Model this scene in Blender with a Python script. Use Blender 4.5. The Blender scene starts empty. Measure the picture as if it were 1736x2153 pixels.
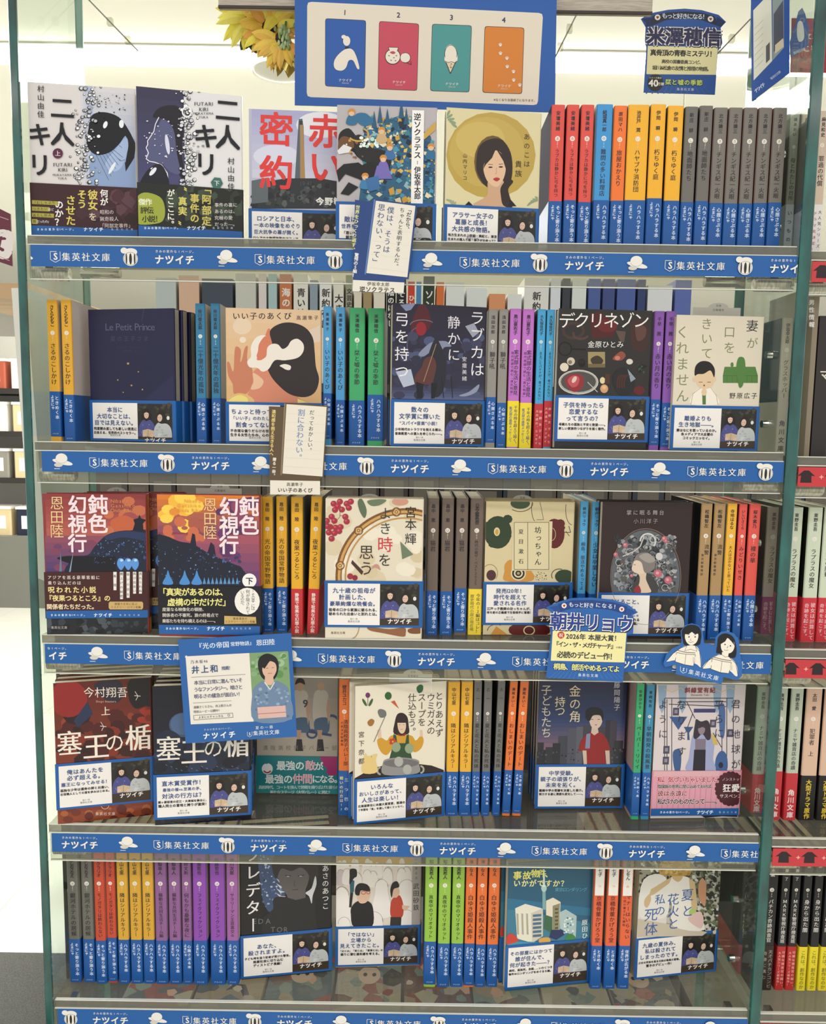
import bpy, math, random
from mathutils import Vector, Matrix
from mathutils.geometry import tessellate_polygon
random.seed(7)
SC = bpy.context.scene
COL = SC.collection

# ------------------------------------------------------------------ camera
FPX = 1700.0; CX, CY = 868.0, 1076.5
CAM = Vector((0.0, -0.85, 1.45))
PITCH, ROLL = math.radians(6.3), math.radians(0.86)
FW = Vector((0, math.cos(PITCH), -math.sin(PITCH)))
_R = Vector((1, 0, 0)); _U = _R.cross(FW)
RT = _R*math.cos(ROLL) + _U*math.sin(ROLL)
UP = _U*math.cos(ROLL) - _R*math.sin(ROLL)
cd = bpy.data.cameras.new('camera'); cam = bpy.data.objects.new('camera', cd); COL.objects.link(cam)
cd.sensor_fit = 'HORIZONTAL'; cd.sensor_width = 36.0; cd.lens = FPX/1736.0*36.0
cd.clip_start = 0.02; cd.clip_end = 60
cam.matrix_world = Matrix(((RT.x, UP.x, -FW.x, CAM.x), (RT.y, UP.y, -FW.y, CAM.y), (RT.z, UP.z, -FW.z, CAM.z), (0, 0, 0, 1)))
SC.camera = cam

# ------------------------------------------------------------------ light and exposure
w = bpy.data.worlds.new('world'); SC.world = w; w.use_nodes = True
w.node_tree.nodes['Background'].inputs[0].default_value = (1.0, 0.985, 0.95, 1)
w.node_tree.nodes['Background'].inputs[1].default_value = 0.80
def area(name, loc, size, power, rot=(0, 0, 0), color=(1, 0.98, 0.92)):
    l = bpy.data.lights.new(name, 'AREA'); l.shape = 'RECTANGLE'; l.size, l.size_y = size
    l.energy = power; l.color = color
    o = bpy.data.objects.new(name, l); o.location = loc; o.rotation_euler = rot; COL.objects.link(o)
area('ceiling_panel_front', (0, -1.5, 2.74), (2.4, 0.5), 34, (math.radians(-22), 0, 0))
area('ceiling_panel_left', (-1.7, -2.6, 2.74), (0.5, 1.6), 16, (math.radians(-25), math.radians(-18), 0))
area('ceiling_panel_right', (1.7, -2.6, 2.74), (0.5, 1.6), 16, (math.radians(-25), math.radians(18), 0))
area('ceiling_panel_back', (0, 2.4, 2.74), (3.0, 0.5), 55)
area('far_ceiling_fill', (0, 4.6, 2.74), (6.0, 1.2), 150)  # added fill light: brightens the far floor so its bounce lifts the ceiling
area('ceiling_panel_aisle', (-2.6, 2.0, 2.74), (1.2, 2.4), 70)
SC.view_settings.view_transform = 'Standard'; SC.view_settings.look = 'None'
SC.view_settings.gamma = 1.0; SC.view_settings.use_curve_mapping = False
SC.view_settings.exposure = 0.16
SC.cycles.transparent_max_bounces = 40
SC.cycles.max_bounces = 8; SC.cycles.diffuse_bounces = 3; SC.cycles.glossy_bounces = 3

# ------------------------------------------------------------------ materials
_mats = {}
def lin(c):
    c = c/255.0
    return c/12.92 if c <= 0.04045 else ((c+0.055)/1.055)**2.4
def rgb(h):
    h = h.lstrip('#')
    if len(h) == 3: h = ''.join(c*2 for c in h)
    return tuple(lin(int(h[i:i+2], 16)) for i in (0, 2, 4))
def mat(h, rough=0.42, metal=0.0, spec=0.4, emit=0.0):
    k = (h, rough, metal, spec, emit)
    if k in _mats: return _mats[k]
    m = bpy.data.materials.new('paint_'+h.lstrip('#')); m.use_nodes = True
    b = m.node_tree.nodes['Principled BSDF']
    c = rgb(h)+(1,)
    b.inputs['Base Color'].default_value = c
    b.inputs['Roughness'].default_value = rough; b.inputs['Metallic'].default_value = metal
    b.inputs['Specular IOR Level'].default_value = spec
    if emit:
        b.inputs['Emission Color'].default_value = c; b.inputs['Emission Strength'].default_value = emit
    _mats[k] = m
    return m
def noisy(name, c1, c2, scale, rough=0.4, metal=0.0, stretch=(1, 1, 1), lo=0.35, hi=0.65, spec=0.5):
    m = bpy.data.materials.new(name); m.use_nodes = True; nt = m.node_tree
    b = nt.nodes['Principled BSDF']
    tc = nt.nodes.new('ShaderNodeTexCoord'); mp = nt.nodes.new('ShaderNodeMapping'); no = nt.nodes.new('ShaderNodeTexNoise'); cr = nt.nodes.new('ShaderNodeValToRGB')
    mp.inputs['Scale'].default_value = stretch; no.inputs['Scale'].default_value = scale; no.inputs['Detail'].default_value = 3
    cr.color_ramp.elements[0].position = lo; cr.color_ramp.elements[1].position = hi
    cr.color_ramp.elements[0].color = rgb(c1)+(1,); cr.color_ramp.elements[1].color = rgb(c2)+(1,)
    nt.links.new(tc.outputs['Object'], mp.inputs[0]); nt.links.new(mp.outputs[0], no.inputs[0])
    nt.links.new(no.outputs[0], cr.inputs[0]); nt.links.new(cr.outputs[0], b.inputs['Base Color'])
    b.inputs['Roughness'].default_value = rough; b.inputs['Metallic'].default_value = metal; b.inputs['Specular IOR Level'].default_value = spec
    return m
def clear(name, tint, haze, haze_col, ior=1.45, rough=0.03):
    """clear sheet: tinted pass-through, a little milky body, mirror by Fresnel"""
    m = bpy.data.materials.new(name); m.use_nodes = True; nt = m.node_tree; nt.nodes.clear()
    out = nt.nodes.new('ShaderNodeOutputMaterial'); tr = nt.nodes.new('ShaderNodeBsdfTransparent'); tr.inputs[0].default_value = rgb(tint)+(1,)
    df = nt.nodes.new('ShaderNodeBsdfDiffuse'); df.inputs[0].default_value = rgb(haze_col)+(1,)
    gl = nt.nodes.new('ShaderNodeBsdfGlossy'); gl.inputs['Roughness'].default_value = rough
    lw = nt.nodes.new('ShaderNodeLayerWeight'); lw.inputs[0].default_value = 0.5
    pw = nt.nodes.new('ShaderNodeMath'); pw.operation = 'POWER'; pw.inputs[1].default_value = 4.0
    fr = nt.nodes.new('ShaderNodeMath'); fr.operation = 'MULTIPLY_ADD'; fr.inputs[1].default_value = 0.45; fr.inputs[2].default_value = ((ior-1)/(ior+1))**2
    nt.links.new(lw.outputs['Facing'], pw.inputs[0]); nt.links.new(pw.outputs[0], fr.inputs[0])
    m1 = nt.nodes.new('ShaderNodeMixShader'); m2 = nt.nodes.new('ShaderNodeMixShader')
    m1.inputs[0].default_value = haze
    nt.links.new(tr.outputs[0], m1.inputs[1]); nt.links.new(df.outputs[0], m1.inputs[2])
    nt.links.new(fr.outputs[0], m2.inputs[0]); nt.links.new(m1.outputs[0], m2.inputs[1]); nt.links.new(gl.outputs[0], m2.inputs[2])
    nt.links.new(m2.outputs[0], out.inputs[0])
    return m
M_GLASS = clear('glass_sheet', '#f4faf6', 0.04, '#d4dcd0')
M_ACRYL = clear('acrylic_sheet', '#f2f2ec', 0.10, '#a8a69a')
M_RAIL = clear('acrylic_rail', '#dddcd2', 0.45, '#8e8c80', rough=0.12)
M_LOWRAIL = clear('acrylic_rail_clear', '#f2f2ea', 0.11, '#a6a496', rough=0.08)
M_LIP = mat('#d8d8cc', 0.15, 0.0, 0.8)
M_FILM = clear('shrink_film', '#ffffff', 0.0, '#ffffff', 1.35, 0.06)
M_PAGES = noisy('page_edges', '#b8a88c', '#e4dac4', 500, 0.8, 0, (1, 8, 0.1))
M_GREEN = noisy('glass_edge_green', '#04302c', '#1b6a61', 40, 0.12, 0, (1, 1, 0.35), 0.3, 0.75, 0.8)
M_GREEN2 = noisy('glass_edge_pale_green', '#4a8478', '#a4ccc0', 40, 0.2, 0, (1, 1, 0.3), 0.3, 0.7, 0.6)
M_CHROME = mat('#d8d6cc', 0.12, 1.0)
BLUE = '#1e5b9f'; CREAM = '#e9e2d4'; NAVY = '#22336a'; INK = '#1c1a1e'

# ------------------------------------------------------------------ pixels of the photograph to places in the world
def ray(px, py):
    return FW + RT*((px-CX)/FPX) - UP*((py-CY)/FPX)
def hit(px, py, P0, N):
    d = ray(px, py); return CAM + d*((P0-CAM).dot(N)/d.dot(N))
def hy(px, py, Y): return hit(px, py, Vector((0, Y, 0)), Vector((0, 1, 0)))
def hz(px, py, Z): return hit(px, py, Vector((0, 0, Z)), Vector((0, 0, 1)))

# ------------------------------------------------------------------ objects
def link(o, parent=None, label=None, cat=None, group=None, kind=None):
    COL.objects.link(o)
    if parent: o.parent = parent
    if label: o['label'] = label
    if cat: o['category'] = cat
    if group: o['group'] = group
    if kind: o['kind'] = kind
    return o
def empty(name, loc, label, cat, group=None, rz=0.0, ry=0.0):
    o = bpy.data.objects.new(name, None); o.empty_display_size = 0.02
    o.location = loc; o.rotation_euler = (0, ry, rz)
    return link(o, None, label, cat, group)

class MB:
    def __init__(s): s.v = []; s.f = []; s.mi = []; s.ms = []; s.mk = {}
    def m(s, m):
        if m.name not in s.mk: s.mk[m.name] = len(s.ms); s.ms.append(m)
        return s.mk[m.name]
    def add(s, vs, fs, m):
        b = len(s.v); i = s.m(m); s.v.extend(vs)
        for f in fs: s.f.append(tuple(b+q for q in f)); s.mi.append(i)
    def box(s, x0, x1, y0, y1, z0, z1, m):
        s.add([(x0, y0, z0), (x1, y0, z0), (x1, y1, z0), (x0, y1, z0), (x0, y0, z1), (x1, y0, z1), (x1, y1, z1), (x0, y1, z1)],
              [(0, 3, 2, 1), (4, 5, 6, 7), (0, 1, 5, 4), (1, 2, 6, 5), (2, 3, 7, 6), (3, 0, 4, 7)], m)
    def prism(s, pts, z0, z1, m):      # outline in x, y
        n = len(pts)
        vs = [(x, y, z0) for x, y in pts]+[(x, y, z1) for x, y in pts]
        fs = [(i, (i+1) % n, n+(i+1) % n, n+i) for i in range(n)]
        t = tessellate_polygon([[Vector((x, y, 0)) for x, y in pts]])
        fs += [tuple(q) for q in t]+[tuple(n+a for a in q) for q in t]
        s.add(vs, fs, m)
    def cyl(s, p0, p1, r0, r1, m, n=14, caps=True):
        p0, p1 = Vector(p0), Vector(p1); d = (p1-p0).normalized()
        a = d.orthogonal().normalized(); b = d.cross(a)
        vs = [tuple(p+(a*math.cos(t*2*math.pi/n)+b*math.sin(t*2*math.pi/n))*r) for p, r in ((p0, r0), (p1, r1)) for t in range(n)]
        fs = [(i, (i+1) % n, n+(i+1) % n, n+i) for i in range(n)]
        if caps: fs += [tuple(range(n)), tuple(range(n, 2*n))]
        s.add(vs, fs, m)
    def tube(s, pts, r, m, n=8):
        for i in range(len(pts)-1): s.cyl(pts[i], pts[i+1], r, r, m, n)
    def ball(s, c, r, m, n=10, sx=1, sy=1, sz=1):
        vs = []; fs = []
        for i in range(n+1):
            for j in range(2*n):
                a = math.pi*i/n; b = math.pi*j/n
                vs.append((c[0]+sx*r*math.sin(a)*math.cos(b), c[1]+sy*r*math.sin(a)*math.sin(b), c[2]+sz*r*math.cos(a)))
        for i in range(n):
            for j in range(2*n):
                fs.append((i*2*n+j, i*2*n+(j+1) % (2*n), (i+1)*2*n+(j+1) % (2*n), (i+1)*2*n+j))
        s.add(vs, fs, m)
    def obj(s, name, parent=None, **k):
        me = bpy.data.meshes.new(name); me.from_pydata(s.v, [], s.f)
        for m in s.ms: me.materials.append(m)
        me.polygons.foreach_set('material_index', s.mi); me.update()
        o = bpy.data.objects.new(name, me)
        return link(o, parent, **k)
def solid(mb, name, loc, **k):
    """top-level one-mesh thing whose vertices are given in world space, origin moved to loc"""
    mb.v = [(x-loc[0], y-loc[1], z-loc[2]) for x, y, z in mb.v]
    o = mb.obj(name, **k); o.location = loc; return o

# ------------------------------------------------------------------ lettering
_gl = {}
def glyph(ch, b):
    k = (ch, b)
    if k not in _gl:
        c = bpy.data.curves.new('letter', 'FONT'); c.body = ch; c.resolution_u = 2; c.offset = b
        o = bpy.data.objects.new('letter', c); me = bpy.data.meshes.new_from_object(o)
        vs = [(v.co.x, v.co.y) for v in me.vertices]; fs = [tuple(p.vertices) for p in me.polygons]
        bpy.data.objects.remove(o); bpy.data.curves.remove(c); bpy.data.meshes.remove(me)
        if vs: bb = (min(v[0] for v in vs), max(v[0] for v in vs))
        else: bb = (0, 0.3)
        _gl[k] = (vs, fs, bb)
    return _gl[k]
def wide(ch): return ord(ch) > 0x2E00
TURN = set('ー「」『』（）〈〉…—－〜')

class Art:
    """draws flat colour and lettering on one face (u right, v up) of a mesh, layer over layer"""
    def __init__(s, mb, put, m, clip=None, aligned=True, ang=0.0, step=0.000008, rough=0.4):
        s.mb, s.put, s.m, s.clip, s.al, s.a, s.step, s.d, s.rough = mb, put, m, clip, aligned, math.radians(ang), step, step, rough; s.n = 0
    def lift(s):
        s.n += 1; s.d += s.step if s.n < 45 else min(s.step, 2.5e-6)
    def col(s, c): return c if not isinstance(c, str) else mat(c, s.rough)
    def cl(s, P):
        if not s.clip: return P
        u0, u1, v0, v1 = s.clip
        for ax, lim, sg in ((0, u0, 1), (0, u1, -1), (1, v0, 1), (1, v1, -1)):
            Q = []
            for i in range(len(P)):
                a, b = P[i-1], P[i]
                ia, ib = sg*(a[ax]-lim) >= 0, sg*(b[ax]-lim) >= 0
                if ia != ib:
                    t = (lim-a[ax])/(b[ax]-a[ax]); Q.append((a[0]+(b[0]-a[0])*t, a[1]+(b[1]-a[1])*t))
                if ib: Q.append(b)
            P = Q
            if len(P) < 3: return []
        return P
    def uv(s, P, c, lift=True):
        P = s.cl(P)
        if len(P) < 3: return
        if lift: s.lift()
        vs = [s.put(u, v, s.d) for u, v in P]
        fs = [(0, 1, 2, 3)] if len(P) == 4 else tessellate_polygon([[Vector((u, v, 0)) for u, v in P]])
        s.mb.add(vs, [tuple(f) for f in fs], s.col(c))
    def P(s, c, *p): s.uv([s.m(*q) for q in p], c)
    def R(s, c, x0, y0, x1, y1):
        if s.al:
            a, b = s.m(x0, y0), s.m(x1, y1); s.uv([(a[0], a[1]), (b[0], a[1]), (b[0], b[1]), (a[0], b[1])], c)
        else: s.P(c, (x0, y0), (x1, y0), (x1, y1), (x0, y1))
    def E(s, c, x, y, rx, ry=None, rot=0, n=20):
        ry = ry or rx; t = math.radians(rot)
        s.P(c, *[(x+rx*math.cos(a)*math.cos(t)-ry*math.sin(a)*math.sin(t), y+rx*math.cos(a)*math.sin(t)+ry*math.sin(a)*math.cos(t)) for a in [2*math.pi*i/n for i in range(n)]])
    def S(s, c, *p):           # smooth closed shape
        n = len(p); o = []
        for i in range(n):
            a, b, d, e = p[i-1], p[i], p[(i+1) % n], p[(i+2) % n]
            for k in range(4):
                t = k/4
                o.append(tuple(0.5*(2*b[j]+(d[j]-a[j])*t+(2*a[j]-5*b[j]+4*d[j]-e[j])*t*t+(3*b[j]-a[j]-3*d[j]+e[j])*t**3) for j in (0, 1)))
        s.P(c, *o)
    def L(s, c, w, *p):        # line
        s.lift()
        for a, b in zip(p, p[1:]):
            dx, dy = b[0]-a[0], b[1]-a[1]; l = math.hypot(dx, dy) or 1; nx, ny = -dy/l*w/2, dx/l*w/2
            s.uv([s.m(a[0]+nx, a[1]+ny), s.m(b[0]+nx, b[1]+ny), s.m(b[0]-nx, b[1]-ny), s.m(a[0]-nx, a[1]-ny)], c, False)
    def O(s, c, w, x, y, rx, ry=None, a0=0, a1=360, n=24):
        ry = ry or rx
        s.L(c, w, *[(x+rx*math.cos(math.radians(a0+(a1-a0)*i/n)), y+ry*math.sin(math.radians(a0+(a1-a0)*i/n))) for i in range(n+1)])
    def G(s, c1, c2, x0, y0, x1, y1, n=10, d='v'):   # printed blend in n bands
        a, b = [int(c1[i:i+2], 16) for i in (1, 3, 5)], [int(c2[i:i+2], 16) for i in (1, 3, 5)]
        s.lift(); A, B = s.m(x0, y0), s.m(x1, y1)
        for i in range(n):
            t = i/(n-1); c = '#%02x%02x%02x' % tuple(round(a[k]+(b[k]-a[k])*t) for k in range(3)); f, g = i/n, (i+1)/n
            if d == 'v': u0, u1, v0, v1 = A[0], B[0], A[1]+(B[1]-A[1])*f, A[1]+(B[1]-A[1])*g
            else: u0, u1, v0, v1 = A[0]+(B[0]-A[0])*f, A[0]+(B[0]-A[0])*g, A[1], B[1]
            s.uv([(u0, v0), (u1, v0), (u1, v1), (u0, v1)], c, False)
    def D(s, cs, n, x0, y0, x1, y1, r0, r1, seed=1, k=0):   # scatter of small patches (k corners, 0 = round)
        q = random.Random(seed); st = s.step; s.step = 2.5e-6
        for _ in range(n):
            x, y, r = q.uniform(x0, x1), q.uniform(y0, y1), q.uniform(r0, r1); c = q.choice(cs)
            if k: t = q.uniform(0, 6.28); s.P(c, *[(x+r*q.uniform(.6, 1.3)*math.cos(t+6.283*i/k), y+r*q.uniform(.6, 1.3)*math.sin(t+6.283*i/k)) for i in range(k)])
            else: s.E(c, x, y, r, r*q.uniform(.6, 1), 0, 9)
        s.step = st
    def _ch(s, ch, x, y, sz, c, b, turn, sx=1.0, par=0):
        vs, fs, bb = glyph(ch, 0)
        if not vs: return
        e = 0.5
        o = s.m(x, y); ax = s.m(x+e, y); ay = s.m(x, y+e)
        jx = ((ax[0]-o[0])/e, (ax[1]-o[1])/e); jy = ((ay[0]-o[0])/e, (ay[1]-o[1])/e)
        if s.al: jx = (math.hypot(*jx), 0); jy = (0, -math.hypot(*jy))
        ca, sa = math.cos(s.a), math.sin(s.a)
        cx = 0.5 if wide(ch) or ch == '—' else (bb[0]+bb[1])/2
        cy = 0.38 if wide(ch) else 0.35
        B_ = ((0, 0),) if b < .009 else (((-b, 0), (b, 0)) if b < .016 else ((-b, -b), (b, -b), (b, b), (-b, b)))
        for ib, (bx, by) in enumerate(B_):
            dd = s.d+ib*1.5e-6+par*6e-6; out = []
            for gx, gy in vs:
                dx, dy = (gx+bx-cx)*sz*sx, -(gy+by-cy)*sz
                if turn: dx, dy = -dy, dx
                if s.a: dx, dy = dx*ca-dy*sa, dx*sa+dy*ca
                u, v = o[0]+jx[0]*dx+jy[0]*dy, o[1]+jx[1]*dx+jy[1]*dy
                if s.clip:
                    u = min(max(u, s.clip[0]), s.clip[1]); v = min(max(v, s.clip[2]), s.clip[3])
                out.append(s.put(u, v, dd))
            s.mb.add(out, fs, s.col(c))
    def V(s, t, x, y0, y1, sz, c=INK, b=0.0, dy=0.0):    # column, from y0 to y1
        s.lift(); n = len(t); p = (y1-y0)/n
        for i, ch in enumerate(t):
            if ch in ' \u3000': continue
            l = (i+.5)*p; ox = oy = 0
            if ch in '、。': ox, oy = .55*sz, -.55*sz
            elif ch in 'っゃゅょッャュョァィゥェォ': ox, oy = .1*sz, -.08*sz
            X, Y = x+ox, y0+l+oy
            if s.a: X, Y = x+ox*math.cos(s.a)-(l+oy)*math.sin(s.a), y0+(l+oy)*math.cos(s.a)+ox*math.sin(s.a)
            s._ch(ch, X, Y, sz, c, b, ch in TURN, 1.0, i % 2)
        s.d += 1e-5
    def H(s, t, x0, y, x1, sz, c=INK, b=0.0, sx=1.0):    # row, from x0 to x1
        s.lift()
        ws = [1.0 if wide(ch) or ch == '—' else (0.35 if ch == ' ' else (glyph(ch, 0)[2][1]-glyph(ch, 0)[2][0]+0.09)) for ch in t]
        tot = sum(ws) or 1; k = (x1-x0)/tot; acc = 0; par = 0
        for ch, w_ in zip(t, ws):
            l = (acc+w_/2)*k; acc += w_; par = 1-par
            if ch in ' \u3000': continue
            X, Y = (x0+l, y) if not s.a else (x0+l*math.cos(s.a), y+l*math.sin(s.a))
            s._ch(ch, X, Y, sz, c, b, False, sx, par)
        s.d += 1e-5
    def HC(s, t, x, y, sz, c=INK, b=0.0, pitch=1.05):    # centred row
        ws = sum(1.0 if wide(ch) or ch == '—' else (0.35 if ch == ' ' else (glyph(ch, 0)[2][1]-glyph(ch, 0)[2][0]+0.09)) for ch in t)
        h = ws*sz*pitch/2
        X, Y = (x-h, y) if not s.a else (x-h*math.cos(s.a), y-h*math.sin(s.a))
        s.H(t, X, Y, X+2*h, sz, c, b)
# ------------------------------------------------------------------ the shop around the shelf unit
ZS = [1.6345, 1.4243, 1.2165, 1.0015, 0.7915]      # tops of the five shelves
GL, GR = -0.4040, 0.3960                            # centres of the two glass side panels
def structure(name, mb): return mb.obj(name, kind='structure')
m_floor = bpy.data.materials.new('floor_tiles'); m_floor.use_nodes = True
_nt = m_floor.node_tree; _b = _nt.nodes['Principled BSDF']
_tc = _nt.nodes.new('ShaderNodeTexCoord'); _br = _nt.nodes.new('ShaderNodeTexBrick')
_br.offset = 0; _br.inputs['Scale'].default_value = 1.0; _br.inputs['Brick Width'].default_value = 0.6; _br.inputs['Row Height'].default_value = 0.6
_br.inputs['Mortar Size'].default_value = 0.002
_br.inputs['Color1'].default_value = rgb('#dedcd2')+(1,); _br.inputs['Color2'].default_value = rgb('#d8d6cb')+(1,); _br.inputs['Mortar'].default_value = rgb('#bcbab0')+(1,)
_nt.links.new(_tc.outputs['Object'], _br.inputs[0]); _nt.links.new(_br.outputs[0], _b.inputs['Base Color']); _b.inputs['Roughness'].default_value = 0.3
mb = MB(); mb.box(-8, 8, -4, 10, -0.1, 0, m_floor); structure('floor', mb)
mb = MB(); mb.box(-8, 8, 0.62, 10, 2.75, 2.85, mat('#f4f4ea', 0.35)); structure('ceiling', mb)
mb = MB(); mb.box(-8, 8, 10, 10.1, 0, 2.85, mat('#eceade', 0.6)); structure('wall_back', mb)
mb = MB(); mb.box(-1.9, -0.55, -1.0, 1.2, 0, 0.004, noisy('mat_rubber', '#4c4c4a', '#63635f', 300, 0.8))
solid(mb, 'floor_mat', (-1.0, 0, 0), label='dark grey ribbed rubber mat on the white floor left of the shelves', cat='floor mat')
# linear lamps and downlight in the ceiling
def lamp_bar(x0, x1, yy, label):
    mb = MB(); m1 = mat('#fffdf2', 0.4, 0, 0.2, 3.0)
    n = 16; r = 0.028
    mb.cyl((x0, yy, 2.725), (x1, yy, 2.725), r, r, m1, n)
    mb.ball((x0, yy, 2.725), r, m1, 8); mb.ball((x1, yy, 2.725), r, m1, 8)
    e = empty('ceiling_lamp', ((x0+x1)/2, yy, 2.75), label, 'ceiling lamp', 'linear ceiling lamps')
    mb.v = [(x-(x0+x1)/2, y-yy, z-2.75) for x, y, z in mb.v]
    mb.obj('lamp_tube', e)
    b = MB(); b.box(-(x1-x0)/2, (x1-x0)/2, -0.055, 0.055, -0.006, -0.001, mat('#f0efe2', 0.3)); b.obj('lamp_tray', e)
pz = lambda px, py: hz(px, py, 2.73)
_a = pz(-60, 122); _c = pz(512, 122)
lamp_bar(_a.x, _c.x, _c.y, 'white linear ceiling lamp glowing above the two leftmost book covers')
_a = pz(1172, 132); _c = pz(1990, 132)
lamp_bar(_a.x, _c.x, _a.y, 'white linear ceiling lamp glowing right of the big blue poster')
p = pz(590, 150); e = empty('downlight', (p.x, p.y, 2.75), 'round recessed ceiling downlight seen below the sunflower bouquet', 'ceiling lamp')
mb = MB(); mb.cyl((0, 0, -0.025), (0, 0, 0), 0.105, 0.12, mat('#eeecd8', 0.2), 40, False); mb.cyl((0, 0, -0.025), (0, 0, -0.02), 0.105, 0.1, mat('#f6f4e4', 0.2), 40, False); mb.obj('trim_ring', e)
mb = MB(); mb.cyl((0, 0, -0.018), (0, 0, -0.012), 0.1, 0.1, mat('#c6c6bc', 0.5), 40); mb.obj('diffuser', e)

# ---- the bookcase across the aisle, seen through the clear shelves
BY = 1.10
_O1 = ['first', 'second', 'third', 'fourth', 'fifth', 'sixth', 'seventh', 'eighth', 'ninth', 'tenth', 'eleventh', 'twelfth', 'thirteenth', 'fourteenth', 'fifteenth', 'sixteenth', 'seventeenth', 'eighteenth', 'nineteenth']
def nth(i):      # 1 -> first
    if i < 20: return _O1[i-1]
    t = {2: 'twent', 3: 'thirt', 4: 'fort'}[i//10]
    return t+'ieth' if i % 10 == 0 else t+'y-'+_O1[i % 10-1]
def hue(c):
    r, g, b = (int(c[k:k+2], 16) for k in (1, 3, 5)); l = (r+g+b)/3; d = max(r, g, b)-min(r, g, b)
    if d < 22: return 'black' if l < 60 else 'grey' if l < 190 else 'white'
    if b == max(r, g, b): return 'dark blue' if l < 90 else 'blue' if l < 170 else 'pale blue'
    if r == max(r, g, b): return ('dark brown' if l < 90 else 'brown' if l < 150 else 'tan') if g > r*.72 else 'rust red'
    return 'green'
mb = MB(); wood = mat('#4a423c', 0.5); pale = mat('#dddacd', 0.5)
mb.box(-0.88, 2.0, 0, 0.02, 0, 1.535, noisy('dark_wood', '#463f39', '#575049', 6, 0.5, 0, (1, 1, 6)))
for z in (0.25, 0.55, 0.85, 1.15, 1.52): mb.box(-0.88, 2.0, -0.2, 0, z, z+0.02, wood)
mb.box(-0.88, -0.86, -0.2, 0.02, 0, 1.54, wood); mb.box(1.98, 2.0, -0.2, 0.02, 0, 1.54, wood)
o = mb.obj('bookcase', label='dark wooden bookcase across the aisle, seen through the clear shelves', cat='bookcase'); o.location = (0, BY+0.2, 0)
far = [(-.62, .05, '#b9c4c0', .19), (-.565, .05, '#d7b498', .195), (-.51, .075, '#3f4a55', .19), (-.43, .05, '#c9ccc0', .2),
       (-.375, .02, '#ded6d0', .2), (-.352, .022, '#a9c6c4', .2), (-.325, .03, '#c8794a', .2), (-.292, .036, '#e6e4d8', .2), (-.253, .02, '#8fa0a8', .19), (-.23, .03, '#e8e8e2', .2),
       (-.197, .026, '#e5e2d4', .19), (-.168, .017, '#9b9c84', .2), (-.148, .02, '#e6dfc8', .175), (-.126, .022, '#a8946a', .18), (-.101, .028, '#e9e4d2', .18),
       (-.07, .02, '#22262c', .2), (-.047, .024, '#1e1f22', .2), (-.02, .018, '#c8442e', .19), (.0, .014, '#4a87b8', .19), (.017, .028, '#2c3a28', .2), (.048, .02, '#d8743a', .19),
       (.071, .045, '#e4e8e4', .19), (.12, .05, '#e2e6e2', .18), (.174, .04, '#e09a6c', .17), (.218, .035, '#e6e8e4', .17),
       (.257, .06, '#e8e8e2', .2), (.32, .025, '#dfe4ea', .2), (.348, .02, '#3a3f48', .2), (.371, .035, '#dfe6e0', .2), (.41, .03, '#4a62a0', .2), (.444, .03, '#3e4f86', .2),
       (.478, .045, '#4c62a4', .2), (.527, .02, '#2e3f70', .2), (.551, .06, '#e0e4e4', .19), (.616, .04, '#5b6cb0', .2)]
farcol = {'#c8794a': 'orange', '#22262c': 'black', '#1e1f22': 'jet black', '#c8442e': 'red', '#4a87b8': 'blue', '#2c3a28': 'dark green'}
fartx = {'#c8794a': '海の子ども', '#22262c': '陰のはなし', '#1e1f22': 'そる夜', '#c8442e': 'ひとり旅', '#2c3a28': 'ソン・グレイ', '#e8e8e2': '新約夜話', '#e6e4d8': '青い地図', '#e5e2d4': '大きな森', '#9b9c84': '文芸史'}
for i, (x, wd, c, h) in enumerate(far):
    h *= 1.28
    mb = MB(); mb.box(0, wd-.002, 0, .13, 0, h, mat(c, .5)); mb.box(.002, wd-.004, .002, .128, h, h+.0004, M_PAGES)
    a = Art(mb, lambda u, v, d: (u, -d, v), lambda X, Y: (X, Y), aligned=False)
    a.m = lambda X, Y, h=h: (X, h-Y)
    dk = sum(int(c[k:k+2], 16) for k in (1, 3, 5)) < 420
    t = fartx.get(c)
    if t: a.V(t, wd/2, .03, .03+min(.9*wd, .024)*len(t), min(.8*wd, .021), '#eeeae0' if dk else '#33302c', .02)
    o = mb.obj('hardback_book', label='%s book on top of the far bookcase across the aisle, %s from the left' % (farcol.get(c) or hue(c), nth(i+1)), cat='book', group='books across the aisle')
    o.location = (x, BY+.02, 1.54)
rows2 = [(1.17, 0.17), (0.87, 0.2)]
rr = random.Random(3); k = 0
for z0, hh in rows2:
    x = -.84; k0 = k
    while x < 1.1:
        wd = rr.uniform(.05, .085); h = hh*rr.uniform(.88, 1.1); c = rr.choice(['#4a423c', '#343133', '#5c5449', '#443c3a', '#54504b', '#333b46', '#665c4e'])
        mb = MB(); mb.box(0, wd-.003, 0, .12, 0, h, mat(c, .5)); mb.box(wd*.15, wd*.8, -.0004, 0, h*.3, h*.75, mat('#6c665c', .5))
        k += 1
        o = mb.obj('hardback_book', label='%s thick book in the dim %s row of the far bookcase, %s from the left' % (hue(c), 'upper' if z0 > 1 else 'lower', nth(k if z0 > 1 else k-k0)), cat='book', group='dim books in the far bookcase'); o.location = (x, BY+.03, z0+.0006)
        x += wd

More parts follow.
